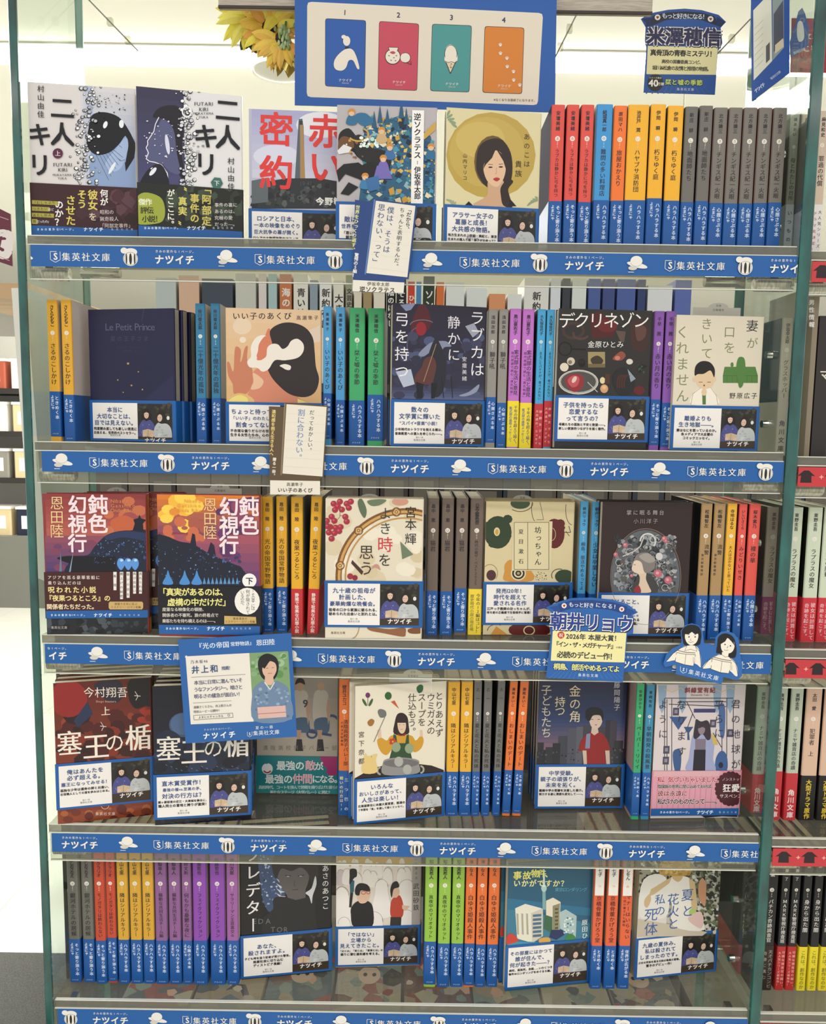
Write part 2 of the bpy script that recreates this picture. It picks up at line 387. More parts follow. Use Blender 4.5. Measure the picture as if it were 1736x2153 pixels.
# ---- goods gondola far down the left aisle
e = empty('display_gondola', (-3.2, 5.2, 0), 'white display gondola with dark shelves far down the left aisle', 'display shelf')
mb = MB(); mb.box(-.9, .62, 0, .7, .0, .55, mat('#77776f', .5)); mb.obj('plinth', e)
mb = MB(); mb.box(-.9, .6, .66, .7, .55, 2.1, mat('#d9d8cc', .5)); mb.obj('back_panel', e)
for z in (.95, 1.3, 1.62): mb = MB(); mb.box(-.9, .6, 0.05, .66, z, z+.04, mat('#2e2a28', .5)); mb.obj('shelf', e)
rr = random.Random(5)
for z in (.55, .99, 1.34, 1.66):
    for j in range(5):
        x = -3.2+.52-.24*j; c = ['#e8e6da', '#a8553c', '#20283c', '#f0efe8', '#8c8a80', '#d9c49a'][rr.randrange(6)]
        mb = MB(); s_ = .1; mb.prism([(-s_+.01, -.09), (s_-.01, -.09), (s_, -.08), (s_, .09), (-s_, .09), (-s_, -.08)], 0, .2, mat(c, .5)); mb.box(-.06, .06, -.0915, -.09, .05, .15, mat('#f4f2ea', .5))
        mb.box(-s_-.003, s_+.003, -.093, .093, .2, .22, mat('#f0eee4', .5))
        o = mb.obj('gift_box', label='%s boxed item, %s from right on the %s shelf of the far left gondola' % (hue(c), nth(j+1), {.55: 'lowest', .99: 'second', 1.34: 'third', 1.66: 'top'}[z]), cat='box', group='boxed goods on the far left gondola'); o.location = (x, 5.35, z+.0008)

# ---- maroon price sign at the left edge
P0 = hy(-70, 420, 0.42)
mb = MB(); YS = .42
q = [hy(-90, 395, YS), hy(22, 450, YS), hy(26, 560, YS), hy(-90, 520, YS)]
mb.add([tuple(v) for v in q]+[(v.x, v.y+.002, v.z) for v in q], [(0, 1, 2, 3), (7, 6, 5, 4), (0, 4, 5, 1), (1, 5, 6, 2), (2, 6, 7, 3), (3, 7, 4, 0)], mat('#6e3240', .4))
a = Art(mb, lambda u, v, d: (u, YS-d, v), lambda x, y: tuple(hy(x, y, YS))[::2], None, False, 12)
a.H('3', 2, 512, 20, 78, '#efe6e0', .05); a.H('8', -30, 500, -12, 78, '#efe6e0', .05); a.L('#c8a8a8', 1.5, (-60, 515), (20, 548)); a.L('#c8a8a8', 1.5, (-60, 435), (18, 462))
mb.cyl((q[0].x, YS+.004, q[0].z), (q[0].x, YS+.004, q[0].z+1.0), .0015, .0015, M_CHROME, 6); mb.cyl((q[1].x-.02, YS+.004, q[1].z-.02), (q[1].x-.02, YS+.004, q[1].z+1.0), .0015, .0015, M_CHROME, 6)
solid(mb, 'price_sign', (q[2].x, YS, q[2].z), label='maroon hanging sign with a white number 3 at the left edge', cat='sign')
mb = MB(); v0 = hy(-120, 625, .9); v1 = hy(62, 596, .9); mb.box(v0.x, v1.x, .9, 1.6, v0.z, v1.z, noisy('beech', '#cda87c', '#dcbc92', 4, .5, 0, (1, 6, 1)))
mb.box(v0.x, v1.x-.1, 1.5, 1.6, 0, v0.z, mat('#23201f', .5))
solid(mb, 'wooden_shelf', (v0.x, 1.2, 0), label='pale wooden shelf end jutting in at the left edge', cat='shelf')

# ---- white hanging sheet just outside the left glass
mb = MB(); Y1 = .12
pts = [(hy(x, y, Y1).x, hy(x, y, Y1).z) for x, y in ((56, 606), (86, 606), (132, 1225), (100, 1212))]
mb.add([(x, Y1, z) for x, z in pts]+[(x, Y1+.16, z) for x, z in pts], [(0, 1, 2, 3), (4, 5, 6, 7), (0, 4, 5, 1), (1, 5, 6, 2), (2, 6, 7, 3), (3, 7, 4, 0)], mat('#e2dfd6', .6))
mb.v = [(v[0]-.018, v[1], v[2]) for v in mb.v]
solid(mb, 'hanging_sheet', (pts[3][0], Y1, pts[3][1]), label='white paper panel hanging outside the left glass panel', cat='panel')

# ------------------------------------------------------------------ the shelf unit
def glass_panel(X, t, label, y1=.165):
    e = empty('glass_side_panel', (X, 0, 0.02), label, 'glass panel', 'upright glass side panels')
    m_ = MB(); m_.box(-t/2, t/2, .0012, y1-.0012, 0, 2.3, M_GLASS); m_.obj('glass_sheet', e)
    m_ = MB(); m_.prism([(-t/2, .0012), (-t/2, -.001), (-t/2+.001, -.002), (t/2-.001, -.002), (t/2, -.001), (t/2, .0012)], 0, 2.3, M_GREEN); m_.obj('front_edge', e)
    m_ = MB(); m_.box(-t/2, t/2, y1-.0012, y1+.001, 0, 2.3, M_GREEN2); m_.obj('back_edge', e)
    s = 1 if X < 0 else -1
    for k, z in enumerate(ZS):
        for dz in (.105, .03):
            m_ = MB(); m_.cyl((s*t/2, .05, z+dz), (s*(t/2+.006), .05, z+dz), .0045, .004, M_CHROME, 14); m_.cyl((s*(t/2+.006), .05, z+dz), (s*(t/2+.0065), .05, z+dz), .004, .004, mat('#24584e', .3), 14)
            m_.v = [(a_, b_, c_-.02) for a_, b_, c_ in m_.v]; m_.obj('shelf_peg', e)
glass_panel(GL, .0085, 'tall clear glass side panel with green edge, left of the blue shelf strips')
glass_panel(GR, .012, 'tall clear glass side panel with green edge, right of the blue shelf strips')
RN = ['top', 'second', 'middle', 'fourth', 'bottom']
M_PIN = noisy('bright_pin_metal', '#c8c6bc', '#ffffff', 160, .3, .75, (3, 1, 1))
def shelf(X0, X1, Z, label, group, ydeep=.163):
    e = empty('acrylic_shelf', ((X0+X1)/2, 0, Z), label, 'shelf', group); w_ = (X1-X0)/2
    m_ = MB(); m_.box(-w_, w_, .006, ydeep, -.004, 0, M_ACRYL); m_.obj('shelf_plate', e)
    m_ = MB(); m_.box(-w_, w_, .0025, .006, -.0085, 0, M_RAIL); m_.box(-w_, w_, .001, .0025, -.0095, -.0085, M_LIP); m_.box(-w_, w_, .0022, .006, -.0003, .0006, M_LIP); m_.obj('front_rail', e)
    m_ = MB(); m_.box(-w_, w_, .0045, .0065, -.0425, -.0085, M_LOWRAIL); m_.box(-w_, w_, .004, .007, -.0435, -.0425, M_LIP); m_.obj('strip_holder', e)
    for s in (-1, 1):
        m_ = MB(); m_.cyl((s*(w_+.001), .018, -.0355), (s*(w_-.034), .018, -.0355), .0072, .0072, M_PIN, 20); m_.cyl((s*(w_-.034), .018, -.0355), (s*(w_-.036), .018, -.0355), .0072, .0055, M_PIN, 20)
        m_.box(min(s*(w_-.02), s*(w_-.012)), max(s*(w_-.02), s*(w_-.012)), .014, .022, -.031, -.004, M_CHROME); m_.obj('support_pin', e)
        m_ = MB(); m_.cyl((s*(w_+.001), .14, -.012), (s*(w_-.045), .14, -.012), .006, .006, M_CHROME, 20); m_.obj('support_pin', e)
for k, z in enumerate(ZS): shelf(GL+.0055, GR-.0075, z, 'clear acrylic %s shelf carrying paperbacks between the glass panels' % RN[k], 'clear shelves of the main bay')
for k, z in enumerate(ZS): shelf(GR+.0075, GR+.36, z-.004, 'clear acrylic %s shelf of the next bay beyond the right glass panel' % RN[k], 'clear shelves of the next bay')

# ---- blue printed strips
def strip(k, hat_px, period=.2095):
    z1 = ZS[k]-.0095; h = .0215
    X0, X1 = GL+.009, GR-.007
    if k == 1: X0 += .004
    m_ = MB(); m_.box(X0, X1, .0005, .0009, z1-h, z1, mat(BLUE, .45))
    a = Art(m_, lambda u, v, d: (u, .0005-d, v), lambda x, y: (x, z1-y), (X0, X1, z1-h, z1), False)
    c0 = hy(hat_px, 1000, 0).x
    W_ = '#e6e2da'
    for j in range(-3, 5):
        c = c0+j*period
        if X0-.01 < c < X1+.01:      # straw hat
            a.E(W_, c, .0075, .0062, .0052); a.E(W_, c+.001, .0115, .0108, .0026, 12); a.O('#8c8878', .0003, c, .0075, .0062, .0052, 20, 160)
            a.E('#cfc9bd', c-.0035, .0145, .0045, .0022); a.L(W_, .0006, (c-.008, .0185), (c-.002, .0185))
        def inn(x): return X0+.002 < x < X1-.002
        x = c+.0345                 # shield with S
        if inn(x): a.L(W_, .0005, (x-.005, .0065), (x-.005, .0145), (x, .0172), (x+.005, .0145), (x+.005, .0065)); a.L(W_, .0005, (x-.005, .0065), (x+.0015, .0065)); a.HC('S', x+.0003, .0112, .0095, W_, .02)
        for q, ch in enumerate('集英社文庫'):
            x = c+.0455+q*.0102
            if inn(x): a.HC(ch, x, .0115, .0088, W_, .012)
        x = c+.1105                  # striped melon
        if inn(x):
            a.E(W_, x+.001, .0125, .0075, .0073); a.E(W_, x-.0055, .0045, .0035, .003); a.E(W_, x+.0015, .0058, .0065, .0038)
            for dx, ww in ((0.001, .0014), (-.0032, .0008), (.0052, .0008)): a.E('#26221f', x+dx, .0127, ww, .0056)
            a.O('#5a554c', .0003, x+.001, .0125, .0066, .0064)
        for q, ch in enumerate('きみの意外な1ページ。'):
            x = c+.1385+q*.0038
            if inn(x): a.HC(ch, x, .0047, .0031, W_, .01)
        for q, ch in enumerate('ナツイチ'):
            x = c+.141+q*.0104
            if inn(x): a.HC(ch, x, .0129, .0098, W_, .03)
    solid(m_, 'shelf_label_strip', ((X0+X1)/2, 0, z1-h), label='blue printed strip with white lettering on the front of the %s shelf' % RN[k], cat='shelf strip', group='blue strips on the shelf fronts')
for k, px in enumerate((62, 130, 193, 248, 305)): strip(k, px)
def red_strip(k, off):
    z1 = ZS[k]-.0145; h = .0205; X0, X1 = GR+.0085, GR+.355
    m_ = MB(); m_.box(X0, X1, .0005, .0009, z1-h, z1, mat('#c2383e', .45))
    a = Art(m_, lambda u, v, d: (u, .0005-d, v), lambda x, y: (X0+x, z1-y), (X0, X1, z1-h, z1), False)
    for j in range(-1, 9):           # little black huts with a round window, sparkles between
        c = off+j*.0285
        if c < -.012: continue
        a.P('#2a1a1c', (c-.009, .0095), (c-.002, .0035), (c+.003, .0035), (c+.010, .0095), (c+.006, .009), (c+.0065, .0165), (c-.0055, .0165), (c-.005, .009))
        a.P('#e8a89c', (c+.0165, .0075), (c+.0172, .0095), (c+.0192, .0102), (c+.0172, .0109), (c+.0165, .0129), (c+.0158, .0109), (c+.0138, .0102), (c+.0158, .0095))
    solid(m_, 'shelf_label_strip', ((X0+X1)/2, 0, z1-h), label='red strip with little black huts on the %s shelf front of the next bay' % RN[k], cat='shelf strip', group='red strips of the next bay')
for k, o_ in enumerate((.010, .008, .006, .012, .010)): red_strip(k, o_)
# ------------------------------------------------------------------ books
BAND_TEXT = {'h': 'ハラハラする本', 's': 'そっと寄り添う本', 't': 'ときめく本', 'k': '心揺さぶる本', 'w': '世界が広がる本'}
def shell(mb, w, h, t, z0, z1, out, m, thick=.0006, spine='front'):
    """paper wrapped round a book block: width w (x), depth t (y). spine 'front': spine faces the aisle; 'right': face-out book with its spine at +x"""
    o = out
    if spine == 'front':
        r = min(.0016, w*.12)
        P = [(-w/2-o, t+o), (-w/2-o, r), (-w/2+r*.45-o, r*.25-o), (-w/2+r*1.6, -o), (w/2-r*1.6, -o), (w/2-r*.45+o, r*.25-o), (w/2+o, r), (w/2+o, t+o)]
        i = thick; Q = [(w/2+o-i, t+o), (w/2+o-i, r), (w/2-r*1.6, i-o), (-w/2+r*1.6, i-o), (-w/2-o+i, r), (-w/2-o+i, t+o)]
    else:
        i = thick
        P = [(-w/2-o, -o), (w/2-.0012, -o), (w/2-.0003+o, .0008-o), (w/2+o, .002), (w/2+o, t-.002), (w/2-.001+o, t+o), (-w/2-o, t+o)]
        Q = [(-w/2-o, t+o-i), (w/2-.002, t+o-i), (w/2+o-i, t-.002), (w/2+o-i, .002), (w/2-.002, i-o), (-w/2-o, i-o)]
    mb.prism(P+Q, z0, z1, m)
def block(mb, w, h, t, spine):
    if spine == 'front': mb.box(-w/2+.0007, w/2-.0007, .0012, t-.0008, .0008, h-.0012, M_PAGES)
    else: mb.box(-w/2+.0008, w/2-.0012, .0007, t-.0007, .0008, h-.0012, M_PAGES)

def spine_book(k, x0, x1, yt, yb, yo, c, side, au, ka, ti, ob, Y=None, lean=0.0, ob_bot=None, label='', group=None, sub=None, ink=None, X=None, Z=None, obi='#1c569c', obtx=None, obin='#cdd8ea', ymid=None, top_white=None):
    """a paperback standing spine-out. x0,x1: spine edges at mid height; yt, yb: top and bottom; yo: top of the paper band"""
    Z = ZS[k] if Z is None else Z
    ymid = ymid or (yt+yb)/2
    if Y is None: Y = min(max(hz((x0+x1)/2, yb, Z).y, .014), .045) if k >= 2 else .03
    a, b = hy(x0, ymid, Y), hy(x1, ymid, Y)
    if Z != ZS[k] and GR-.03 < a.x < GR+.0078:      # stands further back, past the glass
        Y = (.85+Y)*(GR+.0078)/a.x-.85; a, b = hy(x0, ymid, Y), hy(x1, ymid, Y)
    w = b.x-a.x-.0006; xc = (a.x+b.x)/2
    h = hy((x0+x1)/2, yt, Y).z-Z; zo = hy((x0+x1)/2, yo, Y).z-Z if yo else None
    t = .105
    e = empty('paperback', (xc, Y, Z), label, 'book', group, 0, math.radians(lean))
    if lean: e.location.z += abs(math.sin(math.radians(lean)))*w/2+.0003
    m_ = MB(); cm = mat(c, .36)
    shell(m_, w, h, t, 0, h, 0, cm)
    if side:
        m_.add([(-w/2-.00004, t, 0), (-w/2-.00004, .002, 0), (-w/2-.00004, .002, h), (-w/2-.00004, t, h)], [(0, 1, 2, 3)], mat(side[0], .7, 0, .1))
        m_.add([(w/2+.00004, .002, 0), (w/2+.00004, t, 0), (w/2+.00004, t, h), (w/2+.00004, .002, h)], [(0, 1, 2, 3)], mat(side[1], .7, 0, .1))
    A = Art(m_, lambda u, v, d: (u, -.00005-d, v), lambda x, y: (x-w/2, h-y), (-w/2+.0012, w/2-.0012, 0, h), False)
    ink = ink or ('#2a2226' if sum(int(c[q:q+2], 16) for q in (1, 3, 5)) > 200 else '#d8d4cc')
    top = .04*h; mm = h/.152
    if top_white: A.R(top_white[0], 0, top_white[1]*h, w, top_white[2]*h); A.R(top_white[3], 0, 0, w, top_white[1]*h)
    na = len(au); A.V(au, w/2, top, top+min(.0051*na, .145*h)*1.0, min(.0048*mm, w*.42), ink, .02)
    yc = .232*h; A.E('#e9e2d6', w/2, yc, min(.0026, w*.2)); A.HC(ka, w/2, yc, min(.0036, w*.28), c, .01)
    A.V('10-4' if na % 2 else '46-1', w/2, yc+.0034, yc+.0034+.0055, .0022, '#e9e2d6', 0)
    ty = .302*h; av = (h-(zo or 0))-ty-.004 if zo else .62*h
    n = len(ti); p = min(.0064*mm, av/n)
    if sub:
        A.V(ti, w/2+w*.14, ty-.002, ty-.002+p*n, min(p*.98, w*.44), ink, .012); sp = min(.0042, av/len(sub)); A.V(sub, w/2-w*.2, ty, ty+sp*len(sub), min(sp, w*.26), ink, .008)
    else: A.V(ti, w/2, ty, ty+p*n, min(p*.98, w*.62), ink, .012)
    cov = m_.obj('cover', e)
    m_ = MB(); block(m_, w, h, t, 'front'); m_.obj('page_block', e)
    if zo:
        zb = 0.0 if ob_bot is None else max(0.0, hy((x0+x1)/2, ob_bot, Y).z-Z)
        m_ = MB(); shell(m_, w, h, t, zb+.0002, zo, .00025, mat(obi, .4), .0003)
        hb = zo-zb
        A = Art(m_, lambda u, v, d: (u, -.0003-d, v), lambda x, y: (x-w/2, zo-y), (-w/2+.0008, w/2-.0008, zb, zo), False)
        if obtx:
            l1, l2, s1, s2 = obtx
            if l2: A.V(l1, w*.72, .005, .005+hb*.86, min(hb*.9/len(l1), w*.36), s1, .015); A.V(l2, w*.28, .006, .006+hb*.8, min(hb*.84/len(l2), w*.34), s2, .015)
            else: A.V(l1, w/2, .0045+hb*(.25 if len(l1) < 6 else .0), .0045+hb*.88, min(hb*.88/len(l1), w*.55), s1, .02)
        else:
            T = BAND_TEXT[ob]; n = len(T)
            A.V(T, w*.70, .0045, .0045+min(.0051*n, hb*.76), min(.0047, w*.38), obin, .02)
            A.V('よまにゃ', w*.30, .0038, .0038+.0158, min(.004, w*.34), obin, .02)
            A.H('ナツイチ', w*.22, hb-.0032, w*.78, min(.0022, w*.15), obin, .01)
        m_.obj('paper_band', e)
    return e

ORD = ['first', 'second', 'third', 'fourth', 'fifth', 'sixth', 'seventh']
NUM = ['', 'one', 'two', 'three', 'four', 'five', 'six', 'seven']
def run(k, rows, shelfname=None, band='blue', **kw):
    """rows: (colour name, x0, x1, yt, yobi, yb, colour, sides, author, kana, title, band kind, extra)"""
    sn = shelfname or RN[k]+' shelf'
    cnt = {}
    for r in rows: cnt[r[0]] = cnt.get(r[0], 0)+1
    seen = {}
    for r in rows:
        nm = r[0]; seen[nm] = seen.get(nm, 0)+1; i, n = seen[nm], cnt[nm]
        ex = dict(r[12]) if len(r) > 12 else {}
        bd = ex.pop('band', band)
        if n == 1: lb = '%s paperback spine with %s band, the only %s one, %s' % (nm, bd, nm, sn)
        else: lb = '%s spine with %s band, %s from left of %s %s spines, %s' % (nm, bd, ORD[i-1], NUM[n], nm, sn)
        if len(lb.split()) > 16: lb = '%s spine, %s band, %s' % (nm, bd, ('%s from left of %s such, ' % (ORD[i-1], NUM[n]) if n > 1 else 'the only such, ')+sn)
        g = None if n == 1 else '%s paperbacks on the %s' % (nm, sn)
        ex.update(kw)
        spine_book(k, r[1], r[2], r[3], r[5], r[4], r[6], r[7], r[8], r[9], r[10], r[11], label=lb, group=g, **ex)

GS = ('#5a5650', '#8c857a')
run(0, [
 ('red', 1155, 1184, 220, 423, 505, '#dc5046', ('#252138', '#d8ccc4'), '安壇美緒', 'あ', 'ラブカは静かに弓を持つ', 's'),
 ('red', 1187, 1214, 220, 421, 505, '#dc5046', ('#252138', '#d8ccc4'), '安壇美緒', 'あ', 'ラブカは静かに弓を持つ', 's'),
 ('red', 1217, 1245, 220, 425, 505, '#dc5046', ('#252138', '#d8ccc4'), '安壇美緒', 'あ', 'ラブカは静かに弓を持つ', 's'),
 ('sky blue', 1249, 1284, 219, 421, 505, '#3f93cf', ('#c8c0b4', '#c8c0b4'), '結城真一郎', 'ゆ', '難問の多い料理店', 'h'),
 ('orange', 1285.5, 1314, 222, 422, 505, '#ee7630', ('#c8c0b4', '#c8c0b4'), '原田マハ', 'は', '旅屋おかえり', 's'),
 ('thick yellow', 1315, 1360, 220, 421, 505, '#f0b02c', ('#3c6ea8', '#c8c0b4'), '池井戸　潤', 'い', 'ハヤブサ消防団', 'h'),
 ('slim yellow', 1362, 1395, 219, 417, 505, '#f0b02c', ('#3a3a40', '#c8c0b4'), '伊岡　瞬', 'い', '朽ちゆく庭', 'h'),
 ('slim yellow', 1398, 1432, 222, 422, 505, '#f0b02c', ('#3a3a40', '#c8c0b4'), '伊岡　瞬', 'い', '朽ちゆく庭', 'h'),
 ('dark grey', 1434, 1462, 224, 425, 505, '#6e6a64', ('#2e2c2e', '#2e2c2e'), '新庄　耕', 'し', '地面師たち', 'h'),
 ('dark grey', 1464.5, 1493, 222, 423, 505, '#6e6a64', ('#2e2c2e', '#2e2c2e'), '新庄　耕', 'し', '地面師たち', 'h'),
 ('warm grey', 1494.5, 1524, 226, 427, 505, '#77716a', ('#7a2c28', '#7a2c28'), '北方謙三', 'き', 'チンギス紀一火眼', 'k'),
 ('warm grey', 1525.5, 1555, 226, 428, 505, '#77716a', ('#7a2c28', '#7a2c28'), '北方謙三', 'き', 'チンギス紀一火眼', 'k'),
 ('warm grey', 1556.5, 1586, 226, 428, 505, '#77716a', ('#7a2c28', '#7a2c28'), '北方謙三', 'き', 'チンギス紀一火眼', 'k'),
 ('warm grey', 1587.5, 1617, 226, 427, 505, '#77716a', ('#7a2c28', '#7a2c28'), '北方謙三', 'き', 'チンギス紀一火眼', 'k'),
 ('warm grey', 1618.5, 1648, 226, 426, 505, '#77716a', ('#7a2c28', '#7a2c28'), '北方謙三', 'き', 'チンギス紀一火眼', 'k'),
])
run(1, [
 ('amber', 101, 125, 630, 823, 923, '#e0a630', ('#b8a890', '#c4b8b4'), 'さくらももこ', 'さ', 'さるのこしかけ', 't', {'ob_bot': 918}),
 ('amber', 130.5, 154, 630, 830, 926, '#e0a630', ('#b8a890', '#c4b8b4'), 'さくらももこ', 'さ', 'さるのこしかけ', 't'),
 ('steel blue', 411, 433, 638, 837, 931, '#31789e', ('#c8c0b4', '#b8b4aa'), '谷川俊太郎', 'た', '二十億光年の孤独', 'k'),
 ('steel blue', 443.5, 464, 638, 837, 931, '#31789e', ('#c8c0b4', '#b8b4aa'), '谷川俊太郎', 'た', '二十億光年の孤独', 'k'),
 ('light blue', 678.5, 697, 644, 827, 936, '#4a98cc', ('#d0c0b4', '#c8bcb0'), '高瀬隼子', 'た', 'いい子のあくび', 'k', {'ob_bot': 923}),
 ('light blue', 705, 725, 646, 841, 938, '#4a98cc', ('#d0c0b4', '#c8bcb0'), '高瀬隼子', 'た', 'いい子のあくび', 'k'),
 ('green', 733, 767, 647, 842, 938, '#3fa468', ('#1c2024', '#1c2024'), '米澤穂信', 'よ', '栞と嘘の季節', 'h'),
 ('green', 772, 807, 648, 830, 938, '#3fa468', ('#1c2024', '#b0aca4'), '米澤穂信', 'よ', '栞と嘘の季節', 'h', {'ob_bot': 927}),
 ('silver grey', 1023, 1044, 650, 835, 942, '#8f8b85', ('#c2b8ae', '#a8543c'), '浅田次郎', 'あ', '獅子吼', 'k', {'ob_bot': 931}),
 ('silver grey', 1045.5, 1066, 650, 847, 942, '#8f8b85', ('#c2b8ae', '#a8543c'), '浅田次郎', 'あ', '獅子吼', 'k'),
 ('lilac', 1068, 1093, 649, 843, 943, '#bd6fc4', ('#b06454', '#b06454'), '奥山景布子', 'お', '紫式部の生活と意見', 'k', {'band': 'yellow', 'sub': '現代用語で読む「源氏物語」', 'obi': '#ecd52c', 'obtx': ('千年の時を超えて届く、', '紫式部の連帯メッセージ。', '#2b2a6a', '#2b4a9a'), 'ob_bot': 940}),
 ('lilac', 1094.5, 1120, 650, 847, 943, '#bd6fc4', ('#b06454', '#b06454'), '奥山景布子', 'お', '紫式部の生活と意見', 'k', {'band': 'yellow', 'sub': '現代用語で読む「源氏物語」', 'obi': '#ecd52c', 'obtx': ('千年の時を超えて届く、', '紫式部の連帯メッセージ。', '#2b2a6a', '#2b4a9a')}),
 ('thin aqua', 1125.5, 1144, 650, 849, 943, '#45a3d3', ('#3c4a68', '#d0c8ba'), '大久保佳代子', 'お', 'まるごとバナナが、食べきれない', 'k', {'band': 'red', 'obi': '#c0323a', 'obtx': ('妙齢女子たち', '大共感の、エッセイ', '#eec0bc', '#eec0bc')}),
 ('thin aqua', 1145, 1163, 651, 843, 943, '#45a3d3', ('#3c4a68', '#d0c8ba'), '大久保佳代子', 'お', 'まるごとバナナが、食べきれない', 'k', {'band': 'red', 'obi': '#c0323a', 'obtx': ('妙齢女子たち', '大共感の、エッセイ', '#eec0bc', '#eec0bc'), 'ob_bot': 940}),
 ('violet', 1369, 1391.5, 654, 840, 946, '#8655a8', ('#4a3048', '#4a3048'), '千早　茜', 'ち', '赤い月の香り', 's', {'ob_bot': 936}),
 ('violet', 1393.5, 1415.5, 654, 847, 946, '#8655a8', ('#4a3048', '#4a3048'), '千早　茜', 'ち', '赤い月の香り', 's', {'ob_bot': 940}),
])
run(2, [
 ('yellow', 551, 574, 1045, 1237, 1330, '#e6ac28', ('#8a8478', '#a8a298'), '恩田　陸', 'お', '光の帝国常野物語', 's'),
 ('yellow', 580, 604, 1044, 1234, 1330, '#e6ac28', ('#8a8478', '#a8a298'), '恩田　陸', 'お', '光の帝国常野物語', 's'),
 ('golden', 611, 637, 1045.5, 1238, 1334, '#e6ac28', ('#8a8478', '#70706c'), '恩田　陸', 'お', '夜果つるところ', 's', {'band': 'red', 'obi': '#c23034', 'obtx': ('静謐で耽美な幻想小説', '', '#f2dfd8', '#fff')}),
 ('golden', 644.5, 669, 1045, 1239, 1334, '#e6ac28', ('#8a8478', '#70706c'), '恩田　陸', 'お', '夜果つるところ', 's', {'band': 'red', 'obi': '#c23034', 'obtx': ('静謐で耽美な幻想小説', '', '#f2dfd8', '#fff'), 'lean': 1.7}),
 ('taupe', 896.5, 921.5, 1047.5, 1242.5, 1335.5, '#6e5e54', GS, '畠中　恵', 'は', '猫君', 's'),
 ('taupe', 926, 952.5, 1047.5, 1243.5, 1335.5, '#6e5e54', GS, '畠中　恵', 'は', '猫君', 's'),
 ('taupe', 956, 982.5, 1047.5, 1237, 1335.5, '#6e5e54', GS, '畠中　恵', 'は', '猫君', 's', {'ob_bot': 1330}),
 ('brown grey', 985.5, 1015, 1048, 1238.5, 1335, '#6e5e54', GS, '日本文藝家協会', 'に', '時代小説ザ・ベスト２０２５', 's', {'band': 'yellow', 'obi': '#ecd03a', 'obtx': ('今年の12編はコレ！', '歴史時代小説の現在地', '#3c3430', '#6a6040')}),
 ('bright blue', 1214.5, 1233, 1054, 1248, 1334, '#4fa2d4', ('#d4ccb8', '#d4ccb8'), '朝井リョウ', 'あ', '桐島、部活やめるってよ', 's'),
 ('bright blue', 1239.5, 1260, 1055, 1249, 1334, '#4fa2d4', ('#d4ccb8', '#d4ccb8'), '朝井リョウ', 'あ', '少女は卒業しない', 's'),
 ('tan', 1467, 1491.5, 1059, 1252, 1347, '#a8875a', ('#16181c', '#2c2c30'), '松嶋智左', 'ま', '流警', 'h', {'sub': '　　東京都警備部'}),
 ('tan', 1494, 1519, 1059, 1252, 1347, '#a8875a', ('#16181c', '#2c2c30'), '松嶋智左', 'ま', '流警', 'h', {'sub': '　　東京都警備部'}),
 ('mustard', 1521.5, 1543, 1059, 1252, 1347, '#e8ae36', ('#b8b0a0', '#3c3c40'), '寺地はるな', 'て', '大人は泣かないと思っていた', 's'),
 ('coral', 1546, 1564, 1060, 1252, 1347, '#e0564c', ('#8c2c2c', '#5c2020'), 'いしいさくら', 'い', 'みどりいせき', 'k'),
 ('coral', 1567.5, 1592.5, 1060, 1252, 1347, '#e0564c', ('#5c2020', '#8c7c70'), '桜木紫乃', 'さ', '裸の華', 'k'),
])
run(3, [
 ('dull orange', 711, 735.5, 1429, 1620.5, 1714.5, '#d96e2c', ('#a89c88', '#8c8478'), '壁井ユカコ', 'か', '清陰高校男子バレー部', 'h', {'sub': '代表決定戦春高'[:7], 'obtx': ('三つ巴の', '戦いの行方は!?', '#dfe6f2', '#e8d890')}),
 ('yellow', 938.5, 965, 1434, 1622.7, 1716, '#e4aa30', ('#c8bca4', '#c8bca4'), '中山七里', 'な', '隣はシリアルキラー', 'h'),
 ('yellow', 966.5, 992, 1434, 1622.7, 1716, '#e4aa30', ('#c8bca4', '#c8bca4'), '中山七里', 'な', '隣はシリアルキラー', 'h'),
 ('grey', 993, 1010.5, 1434, 1622.7, 1716, '#6b6a66', ('#201f20', '#c2bcb0'), '乙　一', 'お', '夏と花火と私の死体', 'h'),
 ('grey', 1014, 1032, 1434, 1622.7, 1716, '#6b6a66', ('#201f20', '#c2bcb0'), '乙　一', 'お', '夏と花火と私の死体', 'h'),
 ('grey', 1037.5, 1054, 1434, 1622.7, 1716, '#6b6a66', ('#201f20', '#c2bcb0'), '乙　一', 'お', '夏と花火と私の死体', 'h', {'lean': 1.0}),
 ('orange', 1058.5, 1076, 1434, 1620, 1716, '#e07234', ('#3c3430', '#d0c6b8'), '瀬尾まいこ', 'せ', 'おしまいのデート', 't', {'lean': 1.8, 'ob_bot': 1711}),
 ('orange', 1080, 1099, 1434, 1620, 1716, '#e07234', ('#3c3430', '#d0c6b8'), '瀬尾まいこ', 'せ', 'おしまいのデート', 't', {'lean': 1.8, 'ob_bot': 1711}),
 ('green', 1332, 1349.5, 1438, 1624.7, 1723, '#37a06a', ('#a88c8c', '#a88c8c'), '佐原ひかり', 'さ', 'ペーパー・リリイ', 't', {'ob_bot': 1716}),
 ('teal blue', 1352.5, 1371, 1440, 1624.7, 1723, '#3a86a8', ('#8c9498', '#8c9498'), '青崎有吾', 'あ', '早朝始発の殺風景', 'h', {'ob_bot': 1716}),
])
LY = {'Y': None}
